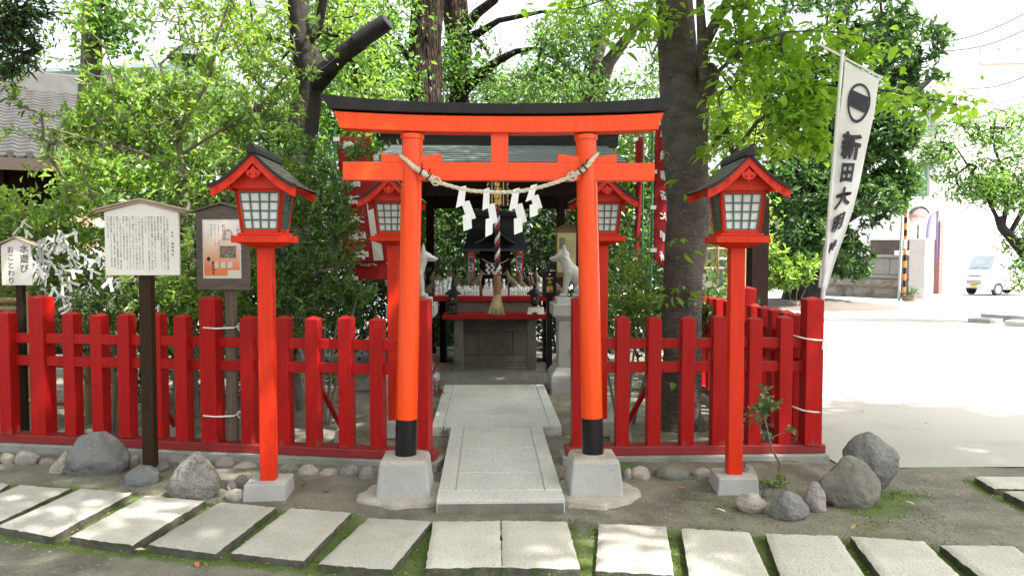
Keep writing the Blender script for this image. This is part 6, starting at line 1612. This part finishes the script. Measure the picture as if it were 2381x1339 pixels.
# a few shoots growing straight from the bark
V0 = []
for px, py, Y, n in ((1620, 350, 6.62, 14), (1600, 590, 6.72, 5), (1570, 690, 6.74, 9), (1625, 680, 6.74, 8), (1650, 440, 6.7, 5), (1585, 860, 6.75, 4)):
    for i in range(n): V0.append(at(px + rng.normal()*28, py + rng.normal()*20, Y - rng.random()*.12))
V0 = np.array(V0); dd = unit(rng.normal(size=V0.shape) + np.array([0, -1, 0]))
crown_mesh(V0 - bn, dd, 'shoot_leaves', LF['yellow'], ch, 2, .075, .036, .03, 'flat', True, .8, .2)

# trunks behind the shrine
def tall_tree(px, Y, name, label, pts, rads, extra, blobs, n, bark, leaf, per=10, L=.09, W=.04, spread=.16, thr=-.1, mode='loose', rough=.2, freq=.9, n_main=36, rfreq=8, **kw):
    b = root_at(px, Y); sk = [([b + Vector((0, 0, -.1))] + [at(*p) for p in pts], [rads[0]*1.35] + rads)] + [([at(*p) for p in q], r) for q, r in extra]
    return plant(name, label, 'tree', b, sk, blobs, n, M[bark], LF[leaf], thr=thr, freq=freq, per=per, L=L, W=W, spread=spread, mode=mode, rough=rough, n_main=n_main, rfreq=rfreq, rt=.005, maxr=.06, **kw)
tall_tree(985, 14.2, 'cedar_tree', 'massive furrowed brown trunk rising behind the torii lintel', [(985, 500, 14.2), (986, 240, 14.2), (990, 100, 14.2), (995, 0, 14.2), (1000, -250, 14.2)], [.34, .30, .285, .275, .22],
          [([(965, 150, 14.1), (930, 110, 13.8), (900, 80, 13.6), (860, 30, 13.4)], [.07, .055, .045, .03]), ([(955, 165, 14.1), (900, 140, 13.6), (860, 120, 13.4), (800, 90, 13)], [.06, .05, .04, .03])],
          [E(870, 60, 13.2, 1.0, .9, .8, 1.2), E(860, 190, 13.4, .9, .5, .7, .9), E(1000, -200, 14, 2.5, 1.2, 1.5, .8), E(760, 120, 12.6, 1, .8, .8, .9)], 420, 'bark_cedar', 'tree', L=.10, W=.05)
tall_tree(1072, 16, 'oak_tree', 'second rough trunk with crooked branches reaching right', [(1070, 500, 16), (1068, 215, 16), (1070, 120, 16), (1060, 40, 16), (1055, -120, 16)], [.24, .20, .22, .25, .20],
          [([(1078, 215, 15.9), (1120, 170, 15.5), (1160, 140, 15.2), (1200, 120, 15), (1245, 112, 14.8)], [.10, .10, .075, .055, .03]), ([(1085, 90, 15.9), (1115, 75, 15.5), (1160, 48, 15.2), (1260, 28, 14.8)], [.09, .075, .055, .03]), ([(1085, 60, 15.9), (1110, 30, 15.7), (1150, 0, 15.5), (1180, -60, 15.4)], [.12, .10, .08, .06]), ([(1105, 80, 15.6), (1140, 130, 15.4)], [.04, .02])],
          [E(1100, 130, 15.6, 1.0, .7, .8, .7), E(1180, 190, 15.2, 1.1, .5, .7, 1.0), E(1150, -120, 15.4, 2, .7, 1, .6), E(1050, 190, 15.3, .6, .5, .5, .6), E(1270, 110, 14.8, .8, .8, .8, .7)], 400, 'bark_cedar', 'tree', L=.09, W=.042)
tall_tree(1375, 15, 'zelkova_tree', 'smooth grey forked tree behind the right half of the torii', [(1372, 500, 15), (1372, 245, 15), (1378, 160, 15), (1392, 110, 15), (1410, 60, 15), (1420, -60, 15)], [.26, .19, .16, .14, .11, .08],
          [([(1385, 240, 14.9), (1398, 190, 14.8), (1415, 145, 14.7), (1450, 100, 14.5), (1480, 60, 14.3), (1530, -20, 14)], [.16, .15, .12, .10, .08, .06]), ([(1360, 195, 15), (1335, 165, 14.8), (1300, 138, 14.6), (1262, 125, 14.5)], [.05, .05, .04, .025]), ([(1390, 115, 15), (1370, 60, 14.8), (1350, -30, 14.6)], [.06, .05, .04])],
          [E(1300, 90, 14.6, 1.0, .8, .9, 1.3), E(1430, 40, 14.3, 1.2, .6, .9, 1.2), E(1280, 215, 14.2, 1.2, .35, .7, 1.0), E(1500, 150, 14.6, .5, .6, .6, .6), E(1400, -200, 14.5, 2.2, .9, 1.3, .7), E(1480, 240, 14, .5, .5, .5, .5)], 560, 'bark_grey', 'tree', L=.085, W=.04)
tall_tree(690, 9.6, 'old_plum_tree', 'dark leaning trunk with a wrapped sawn-off limb left of the torii', [(682, 520, 9.6), (690, 380, 9.6), (705, 300, 9.6), (718, 220, 9.6), (722, 170, 9.6), (700, 90, 9.6), (690, -60, 9.6)], [.20, .185, .165, .165, .175, .13, .10],
          [([(722, 205, 9.6), (760, 165, 9.45), (800, 125, 9.3), (840, 95, 9.2)], [.135, .12, .10, .092]), ([(700, 120, 9.6), (740, 60, 9.5), (760, -40, 9.4)], [.06, .05, .04])],
          [E(790, 40, 10.1, .7, .5, .4, 1), E(600, 60, 9.8, .6, .5, .4, .7), E(830, 230, 9.3, .45, .4, .4, .7), E(700, -150, 9.5, 1.5, .8, 1, .6), E(620, 320, 10.2, .5, .6, .4, .7)], 380, 'bark_dark', 'laurel', L=.075, W=.038, spread=.12)
wr = MB(); a_, b_ = at(828, 100, 9.2), at(902, 50, 9.1)
pl_ = [o for o in bpy.data.objects if o.name.startswith('old_plum_tree')][0]
wr.tube([a_ - pl_.location, a_.lerp(b_, .5) - pl_.location, b_ - pl_.location], [.098, .10, .095], 18); wr.build('limb_wrapping', mat('black wrapping', (.010, .0095, .010), (.022, .020, .021), 8, .7, .4, 40, spec=.2), pl_, smooth=40, bevel=.01)
tall_tree(205, 10.2, 'ginkgo_tree', 'straight grey brown trunk in front of the tiled roof', [(205, 480, 10.2), (207, 250, 10.2), (212, 100, 10.2), (216, 0, 10.2), (218, -150, 10.2)], [.135, .125, .12, .115, .10],
          [([(214, 30, 10.2), (270, -20, 10), (330, -90, 9.9)], [.04, .035, .025])], [E(300, -60, 10, 1.2, .5, .8, 1), E(240, -120, 10.2, 1.5, .6, 1, .8), E(255, 60, 10, .35, .2, .3, .3)], 200, 'bark_grey', 'tree', L=.08, W=.045)
tall_tree(-140, 6.6, 'hanging_maple', 'dark drooping branch of fine leaves in the upper left corner', [(-140, 500, 6.6), (-150, 100, 6.6), (-120, -100, 6.6)], [.10, .08, .06],
          [([(-145, 150, 6.6), (-60, 60, 6.5), (20, 60, 6.4), (90, 120, 6.4)], [.03, .02, .012, .006])],
          [E(10, 60, 6.4, .26, .22, .3, 1.2), E(50, 150, 6.4, .18, .12, .2, .6), E(-40, 130, 6.5, .3, .3, .3, 1), E(60, 20, 6.4, .22, .08, .2, .4)], 330, 'bark_dark', 'deep', per=10, L=.055, W=.014, spread=.06, mode='flat', thr=-.3, rough=.05)
# evergreen screen behind the shrine, one tree or bush at a time
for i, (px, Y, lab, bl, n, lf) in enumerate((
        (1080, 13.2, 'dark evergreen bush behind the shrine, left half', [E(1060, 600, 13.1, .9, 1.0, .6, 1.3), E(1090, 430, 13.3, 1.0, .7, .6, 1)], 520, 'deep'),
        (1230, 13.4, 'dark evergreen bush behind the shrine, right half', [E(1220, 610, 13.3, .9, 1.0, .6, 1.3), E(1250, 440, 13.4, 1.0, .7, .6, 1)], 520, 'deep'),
        (1370, 12.9, 'evergreen bush behind the right stone fox', [E(1370, 560, 12.8, .7, 1.0, .5, 1.2), E(1390, 400, 13, .7, .8, .5, 1)], 380, 'camellia'),
        (930, 12.6, 'evergreen bush behind the left stone fox', [E(930, 560, 12.5, .7, 1.0, .5, 1.2), E(900, 400, 12.7, .8, .8, .5, 1)], 400, 'camellia'),
        (1500, 12.2, 'dense bush behind the red banner at the right', [E(1490, 560, 12.1, .7, 1.0, .5, 1.2), E(1500, 380, 12.3, .6, .7, .5, .9)], 420, 'camellia'),
        (1120, 16.6, 'tall bamboo-leaved thicket above the torii lintel, centre', [E(1130, 225, 16.5, 1.8, .75, .8, 1.4), E(1050, 330, 16.4, 1.4, .8, .6, 1)], 420, 'camellia'),
        (1290, 17.4, 'pale leafy thicket above the torii lintel, right of centre', [E(1290, 235, 17.2, 1.3, .6, .8, 1.2), E(1330, 350, 17, 1.6, .8, .6, 1)], 330, 'tree'),
        (800, 12.5, 'shaded tree left of the torii, beyond the leaning trunk', [E(800, 240, 12.4, .8, .9, .7, 1.3), E(720, 420, 12, 1.2, .9, .7, 1.2), E(860, 330, 12.4, .6, .6, .6, 1)], 560, 'tree'),
        (560, 12.8, 'leafy tree far behind the laurel shrub', [E(560, 330, 12.7, 1.6, 1.2, .8, 1.4), E(430, 260, 12.8, 1.2, .8, .8, 1)], 420, 'tree'),
        (330, 9.6, 'green tree hiding the right end of the tiled hall', [E(330, 330, 9.6, .75, .75, .5, 1.2), E(250, 420, 9.5, .6, .4, .4, .7), E(420, 450, 9.6, .7, .5, .4, .7)], 330, 'laurel'),
        (1685, 12.4, 'yellow green maple behind the cherry trunk', [E(1690, 280, 12.3, .42, .45, .4, 1.2), E(1660, 520, 12.3, .4, .9, .4, 1.0), E(1720, 480, 12.4, .5, .6, .4, .8)], 300, 'yellow'))):
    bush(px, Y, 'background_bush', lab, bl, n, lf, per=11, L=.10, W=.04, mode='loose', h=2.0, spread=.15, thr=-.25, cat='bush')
for px, Y, lab, bl, n in ((700, 10.4, 'low dark hedge bush behind the fence, left of the torii', [E(700, 690, 10.3, 1.0, .75, .5, 1)], 420), (880, 11.6, 'low dark hedge bush beside the left stone fox', [E(880, 700, 11.5, .75, .7, .4, 1)], 300), (1040, 13.3, 'low hedge bush under the left end of the altar shelf', [E(1030, 790, 13.2, .6, .40, .4, 1)], 120), (1300, 13.3, 'low hedge bush under the right end of the altar shelf', [E(1310, 770, 13.2, .7, .45, .4, 1)], 150), (1500, 10.6, 'low hedge bush behind the right fence', [E(1500, 700, 10.5, .9, .65, .4, 1)], 300), (480, 10.0, 'low dark hedge bush behind the notice boards', [E(430, 720, 10, 1.5, .75, .4, 1)], 420), (1620, 9.6, 'low dark bush behind the cherry trunk', [E(1640, 760, 9.6, .45, .45, .3, 1)], 150)):
    bush(px, Y, 'hedge_bush', lab, bl, n, 'deep', per=11, L=.085, W=.036, mode='loose', h=.7, spread=.12, cat='bush')
# dark camphor at the right
Yt = 24.
bt0 = Vector((at(1868, 690, Yt).x, Yt, gh(Yt)))
plant('camphor_tree', 'broad dark evergreen tree behind the white flag', 'tree', bt0,
      [([bt0 + Vector((0, 0, -.2)), at(1872, 640, Yt), at(1885, 560, Yt), at(1915, 420, Yt), at(1940, 300, Yt), at(1960, 120, Yt), at(1960, -60, Yt)], [.75, .50, .40, .36, .30, .2, .12]),
       ([at(1915, 420, Yt), at(2010, 330, Yt), at(2090, 250, Yt), at(2180, 170, Yt)], [.2, .17, .12, .06]), ([at(1900, 480, Yt), at(1830, 400, Yt), at(1780, 300, Yt)], [.18, .14, .08]), ([at(1890, 560, Yt), at(1990, 500, Yt - .5), at(2060, 440, Yt - .6)], [.14, .1, .06])],
      [E(1950, 60, Yt, 2.2, 1.2, 2, 1.3), E(2080, 110, Yt, 1.6, .9, 1.5, 1.1), E(2150, 190, Yt, 1.1, .75, 1, .8), E(1990, 330, Yt, 1.6, 1.1, 1.6, 1.2), E(1850, 350, Yt, 1.4, 1.5, 1.5, 1.3), E(2010, 480, Yt - .5, 1.15, .95, 1.3, 1.2), E(1850, 540, Yt - .5, 1.2, .9, 1.2, 1.0), E(1990, 600, Yt - .5, .9, .55, 1, .7), E(1800, 200, Yt, 1.2, 1.2, 1.4, 1), E(2060, 300, Yt - .6, 1.0, .9, .9, 1), E(1930, 220, Yt - .6, 1.3, 1.2, 1, 1), E(2090, 420, Yt - .4, .6, .6, .7, .5), E(1860, 440, Yt - 1, 1.3, 1.0, .7, .8)],
      2900, M['bark_dark'], LF['camphor'], thr=-.18, freq=.55, per=15, L=.19, W=.075, spread=.20, mode='rosette', rough=.08, rt=.008, maxr=.08, shell=.55)
mb = MB(); n = 40; vs_ = []
for k, (r, z) in enumerate(((2.6, -.06), (2.2, .05), (1.5, .14), (.8, .24))):
    for i in range(n): a = 2*math.pi*i/n; rr = r*(1 + .12*noise.noise(Vector((math.cos(a)*2, math.sin(a)*2, k)))); vs_.append((rr*math.cos(a)*1.25, rr*math.sin(a), z))
mb.add(vs_, [(r*n + i, r*n + (i+1) % n, (r+1)*n + (i+1) % n, (r+1)*n + i) for r in range(3) for i in range(n)] + [tuple(range(3*n, 4*n))])
tag(mb.build('soil_mound_ground', mat('root soil', (.10, .085, .068), (.075, .06, .05), 1, .95, .5, 12), smooth=60, loc=bt0), kind='structure')
bush(1850, 22.6, 'evergreen_bush', 'light green bush at the foot of the dark tree', [E(1815, 645, 22.5, .55, .42, .5, 1.2), E(1860, 620, 22.6, .7, .5, .5, 1), E(1800, 600, 22.6, .4, .5, .4, .8)], 260, 'laurel', per=11, L=.15, W=.06, h=.8, spread=.12)
# young tree in the planter at the right edge
Yy = 17.5; bt1 = Vector((at(2402, 720, Yy).x, Yy, gh(Yy)))
plant('young_cherry_tree', 'slim tree with a bent dark trunk at the right picture edge', 'tree', bt1,
      [([bt1, at(2398, 640, Yy), at(2388, 600, Yy), at(2358, 560, Yy), at(2330, 530, Yy), at(2322, 505, Yy)], [.13, .115, .115, .11, .10, .09]),
       ([at(2330, 535, Yy), at(2340, 480, Yy), at(2330, 400, Yy), at(2300, 300, Yy)], [.06, .05, .035, .02]), ([at(2330, 530, Yy), at(2300, 470, Yy), at(2260, 400, Yy), at(2215, 330, Yy)], [.05, .04, .028, .012]), ([at(2345, 550, Yy), at(2400, 450, Yy), at(2440, 350, Yy)], [.06, .05, .03])],
      [E(2310, 330, Yy, .85, .8, .9, 1.3), E(2260, 420, Yy, .75, .45, .7, .9), E(2340, 450, Yy, .6, .5, .7, .9), E(2372, 640, Yy - .2, .14, .4, .3, .15), E(2230, 300, Yy, .5, .4, .5, .5), E(2400, 400, Yy, .8, 1, .8, .9), E(2375, 540, Yy, .35, .6, .5, .5), E(2180, 360, Yy, .4, .35, .4, .4)], 760, M['bark_dark'], LF['tree'], thr=-.12, freq=1.2, per=10, L=.105, W=.042, spread=.16, mode='flat', rt=.006, maxr=.04)
# shrubs inside the right fence
bush(1455, 7.1, 'nandina_bush', 'fresh green bush between right torii pillar and cherry trunk', [E(1465, 660, 7.1, .24, .34, .25, 1.3), E(1440, 760, 7.1, .24, .25, .2, .8), E(1500, 720, 7.2, .2, .2, .2, .6)], 190, 'laurel', per=9, L=.055, W=.020, h=.9, spread=.05)
bush(1650, 8.4, 'low_shrub', 'small dark shrub behind the right lantern pole', [E(1665, 715, 8.3, .22, .18, .2, 1), E(1640, 745, 8.2, .2, .2, .2, .6)], 70, 'camellia', L=.06, W=.024, h=.4)
def small_plant(name, label, x, y, stems, leaf, L, W, per, mode='rosette', twig='bark_twig', nt_=18, spread=.03):
    b = Vector((x, y, gh(y))); blobs = [(tuple(b + Vector(c)), r, wgt) for c, r, wgt in stems]
    return plant(name, label, 'plant', b, [([b, b + Vector((.004, 0, .4*stems[0][0][2])), b + Vector((-.006, 0, .9*stems[0][0][2]))], [.004, .003, .002])], blobs, nt_, M[twig], LF[leaf], per=per, L=L, W=W, spread=spread, mode=mode, rich=True, rt=.0018, n_main=6, crown='foliage', trunk='stem')
v = gp(1808, 1120, 0)
bN = Vector((v.x, v.y, 0)); Yn = v.y
plant('young_shrub', 'slender young shrub with rounded leaves before the right lantern fence', 'plant', bN,
      [([bN, at(1815, 1080, Yn), at(1795, 1045, Yn), at(1785, 1005, Yn + .05), at(1776, 960, Yn + .08), at(1775, 905, Yn + .1)], [.011, .009, .007, .006, .005, .003]), ([at(1786, 1020, Yn), at(1815, 1008, Yn), at(1838, 1000, Yn)], [.004, .003, .002])],
      [E(1775, 935, Yn + .08, .05, .10, .08, 1.2), E(1755, 970, Yn + .05, .07, .06, .07, .8), E(1795, 940, Yn + .05, .06, .05, .07, .8), E(1775, 995, Yn + .05, .07, .04, .06, .6), E(1838, 1000, Yn, .015, .02, .02, .25), E(1800, 1090, Yn, .08, .03, .08, .3)], 46, M['bark_twig'], LF['nandina'], per=4, L=.036, W=.025, spread=.02, rich=True, rt=.0016, n_main=6, crown='foliage', trunk='stem', upn=1.0)
small_plant('ground_weed', 'low clover-like weed at the foot of the young shrub', gp(1800, 1135).x, gp(1800, 1135).y, [((0, 0, .025), (.14, .06, .025), 1), ((.06, .02, .06), (.04, .04, .04), .4)], 'laurel', .022, .016, 4, nt_=26)
small_plant('ground_weed', 'tiny weed sprouting between the path and left torii footing', gp(1033, 1013).x, gp(1033, 1013).y, [((0, 0, .05), (.03, .03, .05), 1)], 'nandina', .03, .008, 4, nt_=7)
0 and small_plant('ground_weed', 'single seedling against the slab before the right footing', gp(1436, 1334).x, gp(1436, 1334).y, [((0, 0, .03), (.01, .01, .015), 1)], 'cherry', .022, .014, 3, nt_=2)
small_plant('ground_weed', 'small seedlings by the cobbles near the right lantern base', gp(1622, 1120).x, gp(1622, 1120).y, [((0, 0, .015), (.10, .03, .02), 1)], 'laurel', .018, .012, 3, nt_=9)
bM = Vector((at(985, 900, 7.75).x, 7.75, 0))
plant('lace_maple', 'small red leaved lace maple beside the left pedestal', 'plant', bM, [([bM, at(990, 880, 7.72), at(1000, 845, 7.7)], [.010, .007, .004])],
      [E(1003, 852, 7.65, .12, .06, .12, 1.2), E(1012, 900, 7.55, .07, .09, .08, .8), E(985, 880, 7.7, .10, .12, .1, .7)], 90, M['bark_twig'], LF['maple_red'], per=7, L=.038, W=.008, spread=.03, mode='flat', rt=.0014, n_main=6, crown='foliage', trunk='stem')
small_plant('potted_grass', 'spiky green plant in a low pot at the foot of the striped pole', at(2115, 685, 27.2).x, 27.2, [((0, 0, .28), (.22, .15, .08), 1)], 'deep', .22, .03, 7, nt_=12, mode='rosette')
pp = bpy.data.objects['potted_grass']
mb = MB(); mb.lathe([(.17, -.02), (.22, .20), (.19, .20), (.18, .17)], 16); mb.build('pot', M['tan_stone'], pp, smooth=40)

# fallen leaves and grit
lv = {}
for nm, col in (('rust', (.42, .12, .05)), ('ochre', (.40, .27, .10)), ('pale', (.45, .40, .30))):
    V, F = leaf_arrays(np.zeros((1, 3)), np.array([[1., 0, 0]]), np.array([[0, 0, 1.]]), np.array([.055]), np.array([.026]), True, .35, -.15)
    o = np_mesh('fallen_leaf', V, F, mat(nm + ' dead leaf', col, None, 20, .8)); lv[nm] = o.data; bpy.data.objects.remove(o)
spots = [(1596, 1136, 'rust', 'rust coloured fallen leaf in front of the right lantern'), (2273, 1114, 'rust', 'rust coloured fallen leaf beside the upper edge slab'), (748, 1143, 'rust', 'red fallen leaf right of the left lantern base'), (2096, 1065, 'ochre', 'fallen leaf on the concrete right of the tall boulder'),
         (340, 1277, 'pale', 'pale curled leaf in front of the fourth slab'), (455, 1305, 'rust', 'pinkish fallen leaf below the grey slab'), (1330, 1015, 'ochre', 'dry leaf beside the granite path'), (2012, 958, 'ochre', 'small leaf on the sunlit concrete'), (1690, 1192, 'pale', 'pale scrap left of the white cobble'), (700, 1130, 'ochre', 'dry leaf by the first cobbles right of the lantern'), (2130, 1175, 'pale', 'pale leaf right of the boulders'), (1980, 1230, 'ochre', 'dry leaf above the last slabs')]
for px, py, nm, lab in spots:
    o = link(bpy.data.objects.new('fallen_leaf', lv[nm])); p = gp(px, py, .012); o.location = (p.x, p.y, .014); s = rng.uniform(.8, 1.25); o.scale = (s, s, s); o.rotation_euler = (rng.normal()*.15, rng.normal()*.15, rng.uniform(0, 6.28)); tag(o, lab, 'fallen leaf', 'fallen leaves')
P, D = [], []
for _ in range(9000):                                            # small grit and leaf crumbs on the soil
    x, y = rng.uniform(-4, 5.5), rng.uniform(2.9, 6.0)
    if x > 2.5 and y > 5.4: continue
    P.append((x, y, noise.noise(Vector((x*1.3, y*1.3, 0)))*.012 + .004))
P = np.array(P); n = len(P); a = rng.uniform(0, 6.28, n); r = .0016 + .009*rng.random(n)**4
T = np.array([(1, 0, 0), (-.5, .87, 0), (-.5, -.87, 0), (0, 0, 1.1)])
ca, sa = np.cos(a)[:, None], np.sin(a)[:, None]
V = np.stack([P + np.concatenate([(t[0]*ca - t[1]*sa), (t[0]*sa + t[1]*ca), np.full((n, 1), t[2]*.5)], 1)*r[:, None] for t in T], 1).reshape(-1, 3)
F = (np.arange(n)[:, None, None]*4 + np.array([[0, 1, 3], [1, 2, 3], [2, 0, 3]])[None]).reshape(-1, 3)
tag(np_mesh('soil_grit', V, F, mat('pale grit', (.36, .33, .29), (.18, .16, .14), 90, .9)), 'fine grit and crumbs scattered on the damp soil', 'grit', kind='stuff')

# moss: short tufts where the damp strips are
def moss_at(x, y):
    i = int((x - gx[0])/(gx[1] - gx[0])); j = int((y - gy[0])/(gy[1] - gy[0])); return moss[j, i], zz[j, i]
P = []
while len(P) < 15000:
    x, y = rng.uniform(-4, 4.2), rng.uniform(3.1, 7.5)
    k, zq_ = moss_at(x, y)
    if rng.random() < (k - .18) * 1.5 and noise.noise(Vector((x*7, y*7, 2))) + .6*noise.noise(Vector((x*24, y*24, 5))) > .12: P.append((x, y, zq_ - .001))
P = np.array(P); D = unit(rng.normal(size=P.shape)*np.array([.8, .8, .3]) + np.array([0, 0, 1.]))
V, F = leaf_arrays(P, D, unit(rng.normal(size=P.shape)), rng.uniform(.005, .015, len(P)), rng.uniform(.003, .006, len(P)), False, .2, .2)
LF['moss'] = leafmat('moss tuft', [(.04, .07, .01), (.075, .12, .016), (.12, .18, .025)], .3, .7)
tag(np_mesh('moss', V, F, LF['moss']), 'short green moss in the damp strips round slabs and stones', 'moss', kind='stuff')
# dead leaf crumbs under the fence and in the yard
P = np.array([(rng.uniform(-4, 2.3), rng.uniform(5.9, 8.2), .012) for _ in range(420)] + [(rng.uniform(2.7, 9), rng.uniform(5.7, 14), .006) for _ in range(110)] + [(rng.uniform(-3.5, 4.5), rng.uniform(3.2, 5.6), .012) for _ in range(60)])
D = unit(rng.normal(size=P.shape)*np.array([1, 1, .12])); N = unit(rng.normal(size=P.shape)*.25 + np.array([0, 0, 1.]))
V, F = leaf_arrays(P, D, N, rng.uniform(.012, .04, len(P)), rng.uniform(.008, .018, len(P)), False, .3, -.1)
LF['litter'] = leafmat('leaf litter', [(.09, .055, .025), (.17, .10, .045), (.26, .17, .09)], .1, .8)
tag(np_mesh('leaf_litter', V, F, LF['litter']), 'scattered small dead leaves and twigs on the ground', 'leaf litter', kind='stuff')
# joints and patches of the yard
mb = MB()
for a, b in (((2.6, 9.4), (14, 9.9)), ((2.6, 13.2), (30, 14.0)), ((5.2, 5.5), (5.5, 30)), ((11, 5.5), (11.8, 40)), ((2.6, 19), (40, 20))):
    d = Vector((b[0] - a[0], b[1] - a[1])).normalized(); n_ = Vector((-d.y, d.x))*.008
    mb.add([(a[0] - n_.x, a[1] - n_.y, gh(a[1]) + .005), (b[0] - n_.x, b[1] - n_.y, gh(b[1]) + .005), (b[0] + n_.x, b[1] + n_.y, gh(b[1]) + .005), (a[0] + n_.x, a[1] + n_.y, gh(a[1]) + .005)], [(0, 1, 2, 3)])
tag(mb.build('pavement_joint_line', mat('joint filler', (.10, .095, .09))), kind='structure')
